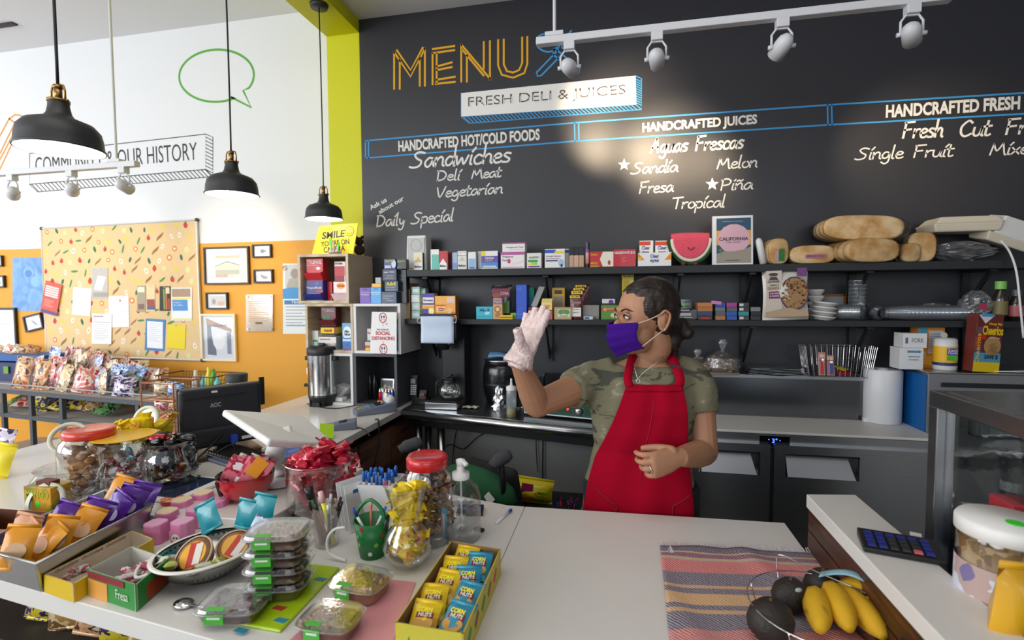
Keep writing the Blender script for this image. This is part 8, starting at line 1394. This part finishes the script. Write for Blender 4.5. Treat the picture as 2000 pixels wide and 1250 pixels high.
# ================================================================== textile, avocados, bananas
mq=[atZ(1312,1300,ZC),atZ(1760,1300,ZC),atZ(1590,1083,ZC),atZ(1289,1068,ZC)];
def stripes():
    m=D.materials.new('striped_textile'); m.use_nodes=True; nt=m.node_tree; b=nt.nodes['Principled BSDF']; N=nt.nodes.new; L=nt.links.new
    uv=N('ShaderNodeAttribute'); uv.attribute_name='UVMap'; sp_=N('ShaderNodeSeparateXYZ'); L(uv.outputs['Vector'],sp_.inputs[0]); r=N('ShaderNodeValToRGB'); cr=r.color_ramp; cr.interpolation='CONSTANT'
    st_=[(0,'d8604e'),(.10,'d06a58'),(.2,'5d5160'),(.33,'d8a050'),(.36,'5d5160'),(.40,'e0a850'),(.50,'5d5160'),(.55,'d8a050'),(.575,'5d5160'),(.70,'dd5f4e'),(.83,'b8a48c'),(.845,'cfa860'),(.86,'7a2048'),(.91,'cfa860'),(.925,'44344a')]
    while len(cr.elements)<len(st_):cr.elements.new(.5)
    for e,(p,c)in zip(cr.elements,st_):e.position=p; e.color=srgb(c)+(1,)
    L(sp_.outputs['Y'],r.inputs[0]); w=N('ShaderNodeTexWave'); w.inputs['Scale'].default_value=30; w.inputs['Distortion'].default_value=3; w.bands_direction='DIAGONAL'; L(uv.outputs['Vector'],w.inputs[0]); mr=N('ShaderNodeMapRange'); mr.inputs['From Min'].default_value=.35; mr.inputs['To Max'].default_value=.8; L(w.outputs['Fac'],mr.inputs[0]); mx=N('ShaderNodeMix'); mx.data_type='RGBA'; L(mr.outputs[0],mx.inputs[0]); L(r.outputs[0],mx.inputs[6]); mx.inputs[7].default_value=srgb('cac2cc')+(1,); L(mx.outputs[2],b.inputs['Base Color']); b.inputs['Roughness'].default_value=.9
    bp=N('ShaderNodeBump'); bp.inputs['Strength'].default_value=.4; bp.inputs['Distance'].default_value=.002; L(w.outputs['Fac'],bp.inputs['Height']); L(bp.outputs[0],b.inputs['Normal']); return m
rn=random.Random(4); mb=MB(); NU,NV=40,30
def cl(u,v):
    p=mq[0].lerp(mq[1],u).lerp(mq[3].lerp(mq[2],u),v); fold=.006*max(0,math.sin(u*9+v*3))**4+.004*max(0,math.sin(u*5-v*7+1))**6; return(p.x,p.y,zc_+.003+fold)
mb.grid(cl,NU,NV); o=mb.build('striped_textile',stripes(),smooth=True,solid=.003); uvl=o.data.uv_layers.new(name='UVMap')
for l in o.data.loops:vi=l.vertex_index; uvl.data[l.index].uv=((vi%(NU+1))/NU,(vi//(NU+1))/NV)
tag(o,'woven striped cloth in coral, purple and yellow on the counter','cloth'); g=MB()
for i in range(150):
    p=mq[3].lerp(mq[2],i/149); d=V((rn.uniform(-.006,.006),rn.uniform(.008,.024),rn.uniform(0,.004))); g.tube([(p.x,p.y-.002,zc_+.004),(p.x+d.x,p.y+d.y,zc_+.003+d.z)],.0009,4)
for p in(mq[3]+V((.025,-.012,0)),):
    for i in range(14):g.tube([(p.x,p.y,zc_+.01),(p.x+rn.uniform(-.01,.01),p.y-.03+rn.uniform(-.005,.005),zc_+.007)],.0011,4)
g.build('white_fringe',mat('cfc8d4',.9),o,kind='stuff')
AV=mat('26211e',.55,0,.5,180,.3)
for px,py,r_,lab,zz in((1546,1205,.034,'dark avocado with a grey sticker in the middle of the group',.0),(1610,1188,.036,'dark avocado behind the bananas, rightmost',.0),(1507,1262,.039,'dark avocado nearest the camera',.0)):
    q=atZ(px,py,ZC); t=thing('avocado',lab,'avocado',(q.x,q.y+.01,zc_+.007),rot=(0,0,.5)); MB().lathe([(.001,0),(r_*.6,r_*.1),(r_*.95,r_*.6),(r_,r_),(r_*.85,r_*1.5),(r_*.5,r_*1.85),(.001,r_*1.95)],24,sx=1.15).build('avocado_skin',AV,t,True)
    if 'sticker' in lab:MB().ball((-.002,-r_*.62,r_*1.62),.009,12,sc=(1,.5,.6)).build('sticker',mat('a8b4b8',.4),t)
    MB().cyl((0,0,r_*1.93),.003,.004,8).build('stem_stub',mat('5a4a30',.8),t)
BAN=ramp_mat('banana_peel',[(0,'a07818'),(.35,'c89a20'),(.62,'d6a828'),(.78,'5a3c18')],18,'noise',.75,constant=False,bump=.1,detail=5,rand=True,spec=.25)
def banana(px,py,dz,rz,L_,lab,bend=.6):
    q=atZ(px,py,ZC); t=thing('banana',lab,'banana',(q.x,q.y,zc_+.008+dz),rz,'ripe bananas on the striped cloth'); pts=[(L_*math.sin(a)*.9,0,.02+L_*(1-math.cos(a))*-.3+.02)for a in[(-bend+2*bend*i/8)for i in range(9)]]
    MB().tube(pts,[.008,.018,.023,.025,.0255,.025,.022,.016,.006],8).build('peel',BAN,t,True); MB().tube([pts[-1],(pts[-1][0]+.02,0,pts[-1][2]-.002)],.004,6).build('stem',mat('6a5a28',.7),t)
for a in((1595,1230,.0,1.3,.14,'banana at the left of the bunch, pointing to the camera'),(1635,1226,.005,1.45,.15,'second banana from the left in the taped bunch'),(1675,1232,.0,1.7,.15,'third banana from the left in the taped bunch'),(1700,1205,.012,.15,.14,'banana lying crosswise at the back of the bunch'),(1745,1240,.0,-.1,.15,'banana lying crosswise at the right front of the bunch')):banana(*a)
q=atZ(1655,1212,ZC); o=MB().grid(lambda a,b:(-.05+.13*a,.03*math.sin(a*3)-.02*a+(b-.5)*.026,.072+.02*math.sin(a*2.6)-.03*a*a),16,3).build('blue_tape',mat('8fbccc',.3,0,.2,50),smooth=True,solid=.0012); tag(put(o,(q.x,q.y,zc_+.006),-.5),'pale blue ribbon of tape across the bananas','tape')
q=atZ(1555,1230,ZC); t=thing('fruit_basket','thin chrome wire fruit basket around the avocados','basket',(q.x+.03,q.y-.03,zc_+.004));
for rr,zz in((.085,.003),(.125,.065)):MB().lathe([(rr,zz-.0015),(rr+.0015,zz),(rr,zz+.0015),(rr-.0015,zz)],44).build('wire_ring',CHROME,t,True)
for i in range(9):a=i*2*PI/9+1.9; MB().tube([(.085*math.cos(a),.085*math.sin(a),.003),(.11*math.cos(a),.11*math.sin(a),.02),(.125*math.cos(a),.125*math.sin(a),.065)],.0013,6,smooth=3).build('wire_rib',CHROME,t,True)
MB().tube([(-.04,.12,.065),(-.04,.125,.09),(-.03,.12,.1),(.02,.1,.085),(.1,.075,.065)],.0013,6,smooth=4).build('wire_handle',CHROME,t,True)
# ================================================================== the person behind the counter
hipx=A(1250,1000,1.70).x; PR=V((hipx,1.70,0))
person=thing('person','woman in red apron and purple face mask raising a gloved hand, looking left','person',PR)
PX=Matrix.Translation(-PR)
SKIN=mat('b08062',.5,0,.06,220,.05,name='skin'); SKIN.node_tree.nodes['Principled BSDF'].inputs['Subsurface Weight'].default_value=.08; SKIN.node_tree.nodes['Principled BSDF'].inputs['Subsurface Radius'].default_value=(.02,.008,.004)
def remesh(o,vs,it=4,fac=.5,disp=None):
    q=o.modifiers.new('r','REMESH'); q.mode='VOXEL'; q.voxel_size=vs; q.use_smooth_shade=True
    q=o.modifiers.new('s','SMOOTH'); q.iterations=it; q.factor=fac
    if disp:
        tx=D.textures.new('crinkle','CLOUDS'); tx.noise_scale=disp[1]; q=o.modifiers.new('d','DISPLACE'); q.texture=tx; q.strength=disp[0]; q.mid_level=.5; q.texture_coords='GLOBAL'
    return o
def ringpts(c,ax,ay,ux,uy,n=20):return[tuple(c+ux*ax*math.cos(2*PI*i/n)+uy*ay*math.sin(2*PI*i/n))for i in range(n)]
def limb(mb,pts,seg=14):
    P=[V(p[:3])for p in pts]; r=[p[3]for p in pts]; C_=catmull(P,5); R2=[]
    for i in range(len(r)-1):R2+=[r[i]+(r[i+1]-r[i])*j/5 for j in range(5)]
    mb.tube(C_,R2+[r[-1]],seg)
def hand_mb(mb,w,d,s,fing,th,inf=0,sc=1,fl=1):
    d=d.normalized(); s=(s-d*s.dot(d)).normalized(); n=d.cross(s)*fl  # d along hand, s towards the thumb, n out of the palm
    rg=[]
    for t_,wd,tk in((-.02,.024,.019),(0,.027,.02),(.03,.037,.018),(.06,.041,.016),(.088,.04,.013),(.094,.034,.009)):rg.append(ringpts(w+d*t_*sc,(wd+inf)*sc,(tk+inf)*sc,s,n,14))
    mb.loft(rg)
    for i,(L_,cu)in enumerate(fing):
        o=.03-.0198*i; b=w+d*(.082-.004*abs(i-1))*sc+s*o*sc; dr=(d+s*(.10-.07*i)).normalized(); pts=[(*(b-d*.012*sc),(.0098+inf)*sc),(*b,(.0098+inf)*sc)]; an=0; p=b
        for k_,f_ in enumerate((.44,.31,.25)):
            an+=cu*(.5,1.0,.8)[k_]; v_=dr*math.cos(an)+n*math.sin(an); p=p+v_*L_*f_*sc; pts.append((*p,(.0088-.0009*k_+inf)*sc))
        limb(mb,pts,10)
    b=w+d*.02*sc+s*.026*sc; p1=b+(d*.45+s*th[0]+n*th[1]).normalized()*.036*sc; p2=p1+(d*.8+s*th[0]*.5+n*th[1]*1.2).normalized()*.03*sc; p3=p2+(d+n*th[1]*1.2+s*th[0]*.1).normalized()*.022*sc
    limb(mb,[(*(b-s*.012*sc),(.014+inf)*sc),(*b,(.0145+inf)*sc),(*p1,(.0118+inf)*sc),(*p2,(.0105+inf)*sc),(*p3,(.008+inf)*sc)],10)
T=A
S1,E_1,W1=T(1150,748,1.69),T(1048,790,1.53),T(1013,706,1.41); S2,E_2,W2=T(1362,748,1.70),T(1376,884,1.665),T(1326,893,1.50)
HC=T(1259,620,1.64); th_=math.radians(61); hf=V((-math.sin(th_),-math.cos(th_),-.06)).normalized(); hl=V((math.cos(th_),-math.sin(th_),0)); hu=hl.cross(hf)*-1; hu=hf.cross(hl)if hf.cross(hl).z>0 else hl.cross(hf)
HM=Matrix(((hl.x,hf.x,hu.x,HC.x),(hl.y,hf.y,hu.y,HC.y),(hl.z,hf.z,hu.z,HC.z),(0,0,0,1)))
nk=T(1262,712,1.70)
TR=[(700,1262,70,.055),(712,1260,128,.062),(726,1260,200,.075),(750,1258,214,.092),(790,1257,204,.108),(830,1254,190,.103),(868,1253,176,.088),(905,1250,186,.092),(950,1248,204,.094),(1000,1248,218,.094),(1060,1248,222,.09)]
YT_=1.70; TRW=[]
for y,x,w,dy in TR:c=T(x,y,YT_); TRW.append((c.z,c.x,w/2/S(c),dy))
def torso(zq):
    L=sorted(TRW)
    for a,b in zip(L,L[1:]):
        if a[0]<=zq<=b[0]:f_=(zq-a[0])/(b[0]-a[0]); return[a[i]+(b[i]-a[i])*f_ for i in(1,2,3)]
    return list((L[0]if zq<L[0][0]else L[-1])[1:])
def trings(k,lo=0,hi=99,n=28):return[[(cx+rx*k*math.copysign(abs(math.cos(a))**.85,math.cos(a)),YT_+ry*k*math.copysign(abs(math.sin(a))**.85,math.sin(a)),z_)for a in[2*PI*i/n for i in range(n)]]for z_,cx,rx,ry in TRW[lo:hi]]
b=MB(PX)
b.ball((0,-.012,.028),1,28,sc=(.0745,.094,.09),xf=None)if 0 else None
HX=PX@HM
def hb(c,sc,mbx):m=MB(HX); m.ball(c,1,26,sc=sc); mbx.add([V(v)for v in m.v],m.f,xf=PX.inverted())
for c_,s_ in(((0,-.012,.03),(.0745,.093,.088)),((0,.03,.012),(.062,.055,.075)),((0,.03,-.05),(.053,.055,.062)),((0,.052,-.088),(.026,.03,.024)),((.028,.058,-.03),(.026,.028,.026)),((-.028,.058,-.03),(.026,.028,.026)),((0,.078,.028),(.04,.012,.014)),
               ((0,.094,-.018),(.0085,.017,.02)),((0,.102,-.03),(.0135,.013,.01)),((0,.088,-.062),(.022,.01,.008)),((.079,-.012,-.012),(.007,.018,.029)),((-.079,-.012,-.012),(.007,.018,.029)),((.083,-.018,.002),(.006,.013,.018))):hb(c_,s_,b)
limb(b,[(*(HM@V((0,-.03,-.045))),.05),(*(HM@V((0,-.04,-.1))),.045),(*(nk+V((0,.0,.02))),.047),(*(nk+V((0,.01,-.05))),.07)],18)
b.loft(trings(.93)[::-1])
for s_ in(-1,1):limb(b,[(hipx+s_*.085,1.70,.86,.09),(hipx+s_*.09,1.70,.7,.085),(hipx+s_*.085,1.69,.48,.06),(hipx+s_*.085,1.71,.3,.052),(hipx+s_*.085,1.72,.1,.036),(hipx+s_*.085,1.68,.03,.035)])
limb(b,[(*(S1+V((.06,0,.0))),.05),(*S1,.052),(*S1.lerp(E_1,.5),.047),(*S1.lerp(E_1,.9),.041),(*E_1,.04),(*E_1.lerp(W1,.3),.0405),(*E_1.lerp(W1,.7),.031),(*W1,.024)])
limb(b,[(*(S2+V((-.06,0,.0))),.05),(*S2,.05),(*S2.lerp(E_2,.5),.045),(*S2.lerp(E_2,.9),.042),(*(E_2+V((0,.01,0))),.042),(*E_2.lerp(W2,.3),.042),(*E_2.lerp(W2,.7),.034),(*W2,.026)])
d1=T(1047,624,1.45)-W1; s1=V((.78,-.6,-.1)); F1=[(.078,.05),(.086,.03),(.08,.06),(.064,.12)]
d2=T(1258,915,1.44)-W2; s2=V((-.15,-.1,1)); F2=[(.066,.75),(.07,.9),(.064,.95),(.052,1.0)]
hand_mb(b,W1,d1,s1,F1,(-.05,.85),fl=-1,sc=1.06); hand_mb(b,W2,d2,s2,F2,(.12,.45))
remesh(b.build('body',SKIN,person),.0032,3,.5)
# glove with a loose crinkled cuff
GLV=mat('dcc6c2',.3,0,.5,130,.06,coat=.3,name='thin_vinyl'); g=MB(PX); hand_mb(g,W1,d1,s1,F1,(-.05,.85),.0026,fl=-1,sc=1.06); dd=d1.normalized(); sd=(s1-dd*s1.dot(dd)).normalized(); nn=dd.cross(sd)
g.loft([ringpts(W1+dd*t_,a_,b_,sd,nn,20)for t_,a_,b_ in((-.012,.044,.041),(-.006,.047,.044),(.01,.043,.036),(.025,.043,.028),(.06,.045,.021))]); remesh(g.build('glove',GLV,person),.0028,1,.4,(.006,.012))
# shirt
CAMO=ramp_mat('camouflage_cloth',[(0,'45463f'),(.38,'55563f'),(.41,'75715a'),(.58,'7f7b64'),(.64,'96927a'),(.7,'74705a')],7,'noise',.9,mapping=(1,1,2.2),dist=1.6,detail=3,rot=(0,.5,0)); g=MB(PX)
g.loft(trings(1.03,1)[::-1]); sl1=S1.lerp(E_1,.36); sl2=S2.lerp(E_2,.42)
limb(g,[(*T(1205,722,1.70),.045),(*T(1170,738,1.70),.062),(*S1.lerp(E_1,.1),.068),(*sl1,.064)],20); limb(g,[(*T(1315,718,1.71),.045),(*T(1345,735,1.71),.062),(*S2.lerp(E_2,.12),.06),(*sl2,.055)],20)
remesh(g.build('t_shirt',CAMO,person),.0055,4,.6,(.012,.07))
g=MB(PX); g.tube([(nk.x+.085*math.cos(a),nk.y-.012+.062*math.sin(a),nk.z-.008+.012*math.sin(a)*1.5)for a in[2*PI*i/28 for i in range(28)]],.006,8,closed=True); g.build('collar',mat('5f5d49',.9),person,True)
# apron fitted on the torso front
RED_=mat('9c0624',.95,0,.15,500,.06,spec=.1,name='red_apron_cloth')
AE=[(752,1224,1334),(790,1210,1342),(825,1196,1345),(860,1180,1346),(900,1160,1350),(950,1146,1354),(1000,1137,1359),(1120,1130,1362),(1280,1125,1366)]
def apr(u,v,off=.0):
    f_=v*(len(AE)-1); i=min(int(f_),len(AE)-2); f_-=i; y,xl,xr=[AE[i][k_]+(AE[i+1][k_]-AE[i][k_])*f_ for k_ in range(3)]; p=T(xl+(xr-xl)*u,y,1.58); cx,rx,ry=torso(p.z); h_=T((xl+xr)/2,y,1.58); q=max(-.995,min(.995,(p.x-cx)/(rx*1.17)))
    yy=YT_-(ry*1.15)*math.sqrt(1-q*q)**.8-.014-off; fold=(.003+.006*max(0,v-.3))*math.sin(u*15+v*3)*math.sin(PI*u)+.004*math.sin(u*7-v*13)*math.sin(PI*u)
    return(p.x,yy+fold,p.z)
g=MB(PX); g.grid(lambda u,v:apr(u,v),44,60); g.build('apron',RED_,person,True,solid=.004,sub=1)
g=MB(PX); g.grid(lambda u,v:apr(.01+.98*u,.012+.03*v,.004),30,2); g.build('bib_hem',RED_,person,True,solid=.002)
for a_,b_ in(((.08,.64),(.3,.72)),((.3,.72),(.3,.85)),((.8,.73),(.98,.68)),((.8,.73),(.8,.85))):g=MB(PX); P=[apr(a_[0]+(b_[0]-a_[0])*i/8,a_[1]+(b_[1]-a_[1])*i/8,.004)for i in range(9)]; g.tube(P,.0022,6).build('pocket_seam',mat('8c0d22',.8),person,True)
g=MB(PX); g.tube([apr(.5,.1+.5*i/16,.003)for i in range(17)],.0014,6).build('centre_seam',mat('98102a',.8),person,True)
def strap(pts,w):
    g=MB(PX); P=catmull([V(p)for p in pts],6); n=len(P); vs=[]
    for i,p in enumerate(P):t=(P[min(i+1,n-1)]-P[max(i-1,0)]).normalized(); s_=t.cross(V((0,-1,.25))).normalized()*w/2; vs+=[tuple(p-s_),tuple(p+s_)]
    g.add(vs,[(2*i,2*i+1,2*i+3,2*i+2)for i in range(n-1)]); return g.build('neck_strap',RED_,person,True,solid=.003)
strap([apr(.06,.01,.004),T(1226,738,1.60),T(1231,712,1.625),T(1238,694,1.66),T(1250,686,1.72)],.026)
strap([apr(.93,.01,.004),T(1328,740,1.595),T(1319,712,1.63),T(1307,694,1.68),T(1296,684,1.74)],.028)
bk=T(1322,716,1.618); MB(PX).box(tuple(bk),(.036,.006,.01),(0,.15,0)).build('strap_buckle',mat('3a0f18',.4),person)
# hair, bun, ear stud
HR=ramp_mat('dark_hair',[(0,'120d0b'),(.5,'231914'),(1,'3a2a21')],9,'noise',.42,mapping=(1,1,9),detail=5,constant=False,bump=.5,rot=(.5,0,0)); g=MB(PX)
for c_,s_ in(((0,-.028,.036),(.0825,.092,.092)),((0,-.004,.064),(.068,.07,.056)),((.03,-.045,.0),(.05,.05,.06)),((-.03,-.045,.0),(.05,.05,.06)),((.056,.012,.034),(.022,.03,.04)),((-.056,.012,.034),(.022,.03,.04)),((0,-.07,-.03),(.056,.05,.05)),((0,-.126,-.045),(.036,.034,.036)),((.02,-.14,-.06),(.022,.022,.022)),((-.01,-.118,-.075),(.026,.026,.024)),((.012,-.085,-.08),(.034,.03,.04))):hb(c_,s_,g)
remesh(g.build('hair',HR,person),.004,3,.5,(.006,.02))
g=MB(HX)
for i in range(44):
    a=-1.0+2.0*i/43; pts=[(.083*math.sin(a*(.6+.5*t))*(.55+.45*zf),y_,.034+.093*math.cos(a*(.6+.5*t))*zf-.04*t*t)for t,y_,zf in[(j/7,.05-.143*j/7,math.sqrt(1-((.074-.143*j/7)/.1)**2))for j in range(8)]]; g.tube(pts,.0013,4)
for i in range(14):a=i*.45; g.tube([(.034*math.cos(a+t),-.128+.01*math.sin(3*a),-.047+.036*math.sin(a+t))for t in(0,.5,1,1.5)],.0018,4)
g.build('hair_strands',HR,person,True,kind='stuff')
# raised ear and stud, eyes, brows
SKD=mat('a06c50',.5)
for s_ in(1,-1):
    MB(HX).tube([(s_*.083,-.003,-.03),(s_*.087,-.012,-.036),(s_*.09,-.026,-.012),(s_*.091,-.03,.01),(s_*.089,-.016,.022),(s_*.086,-.002,.012)],.0042,8,smooth=4).ball((s_*.083,-.014,-.006),.011,12,sc=(.5,1,1.7)).build('ear',SKIN,person,True)
    MB(HX).ball((s_*.0885,-.015,-.004),.006,10,sc=(.3,.9,1.6)).build('ear_hollow',SKD,person,True)
    MB(HX).ball((s_*.09,-.01,-.033),.0028,10).build('ear_stud',mat('e8e4dc',.1,1),person,True)
    e=MB(HX); e.ball((s_*.03,.0805,.008),.0115,16,sc=(1.15,.55,.55)).build('eye_white',mat('dcd4cc',.25,coat=.5),person,True); ex=s_*.03-.0025
    MB(HX).ball((ex,.0856,.0085),.0048,14,sc=(1,.4,1)).build('iris',mat('2c1c12',.15,coat=.8),person,True)
    MB(HX).tube([(s_*.018,.0835,.0075),(s_*.024,.0875,.0135),(s_*.031,.0878,.0152),(s_*.038,.0845,.0125),(s_*.044,.0785,.0065)],.0015,6,smooth=4).build('upper_lash',mat('17100d',.6),person,True)
    MB(HX).tube([(s_*.017,.082,.0165),(s_*.026,.0868,.0205),(s_*.034,.0862,.0205),(s_*.045,.078,.0135)],.0026,8,smooth=4).build('eyelid',SKIN,person,True)
    MB(HX).tube([(s_*.018,.083,.0045),(s_*.03,.0862,.0015),(s_*.042,.079,.004)],.0016,6,smooth=4).build('lower_lid',SKD,person,True)
    MB(HX).tube([(s_*.013,.0885,.026),(s_*.024,.0885,.031),(s_*.036,.083,.0325),(s_*.049,.07,.025)],[.0024,.0026,.0022,.0012],8,smooth=4).build('eyebrow',mat('2a1c15',.8),person,True)
# purple mask and loops
PM_=mat('3f1582',.95,0,.2,300,.06,spec=.15,name='purple_cloth'); g=MB(HX)
def mk(u,v):
    a=2*u-1; w_=.064*(1-.1*v); y=.128-.062*abs(a)**1.7-.045*max(0,v-.45)**1.5*1.4+.006*math.sin(PI*v)-.008*(1-v)*(abs(a))+.0022*math.sin(v*20)*(1-abs(a)*.5); zz=-.006-.108*v+.012*abs(a)*v*2.2-.006*abs(a)*(1-v)-.004*math.cos(a*3)*(1-v)
    return(w_*a,y,zz)
g.grid(mk,26,24); g.build('face_mask',PM_,person,True,solid=.0025)
for s_ in(1,-1):
    for z0,z1 in((-.014,.014),(-.088,-.035)):MB(HX).tube([mk(.99 if s_>0 else.01,.03 if z0>-.05 else.93),(s_*.078,.03,(z0+z1)/2),(s_*.086,-.004 if z0>-.05 else-.01,z1)],.0018,6,smooth=3).build('ear_loop',mat('cdb4a0',.7),person,True)
# necklace, ring, nails
P=[T(x,y,Y)for x,y,Y in((1238,708,1.628),(1240,722,1.612),(1246,742,1.592),(1254,730,1.6),(1272,716,1.605),(1290,702,1.62),(1298,690,1.64))]
MB(PX).tube([P[0],P[1],P[2]],.0011,6,smooth=5).tube(P[2:],.0011,6,smooth=5).build('necklace',CHROME,person,True); c_=T(1246,745,1.588); MB(PX).tube([(c_.x+.006*math.cos(a),c_.y,c_.z+.006*math.sin(a))for a in[PI*i/6 for i in range(12)]],.0013,6,closed=True).build('pendant',CHROME,person,True)
dn_=d2.normalized(); sn=(s2-dn_*s2.dot(dn_)).normalized(); n2=dn_.cross(sn); rb_=W2+dn_*.1-sn*.0096+n2*.004; MB(PX).tube([tuple(rb_+(sn*math.cos(a)+n2*math.sin(a))*.0112)for a in[2*PI*i/18 for i in range(18)]],.0016,6,closed=True).build('ring',mat('e0ddd6',.1,1),person,True)
# trousers and shoes
g=MB(PX); JN=mat('23262e',.85,0,.15,300,name='dark_denim')
for s_ in(-1,1):limb(g,[(hipx+s_*.08,1.70,.9,.11),(hipx+s_*.09,1.70,.7,.098),(hipx+s_*.085,1.69,.48,.072),(hipx+s_*.085,1.71,.3,.062),(hipx+s_*.085,1.72,.1,.052)])
remesh(g.build('trousers',JN,person),.009,3)
for s_ in(-1,1):MB(PX).ball((hipx+s_*.085,1.66,.045),1,16,sc=(.045,.12,.045)).build('shoe',BLACK,person,True)
fit_text()
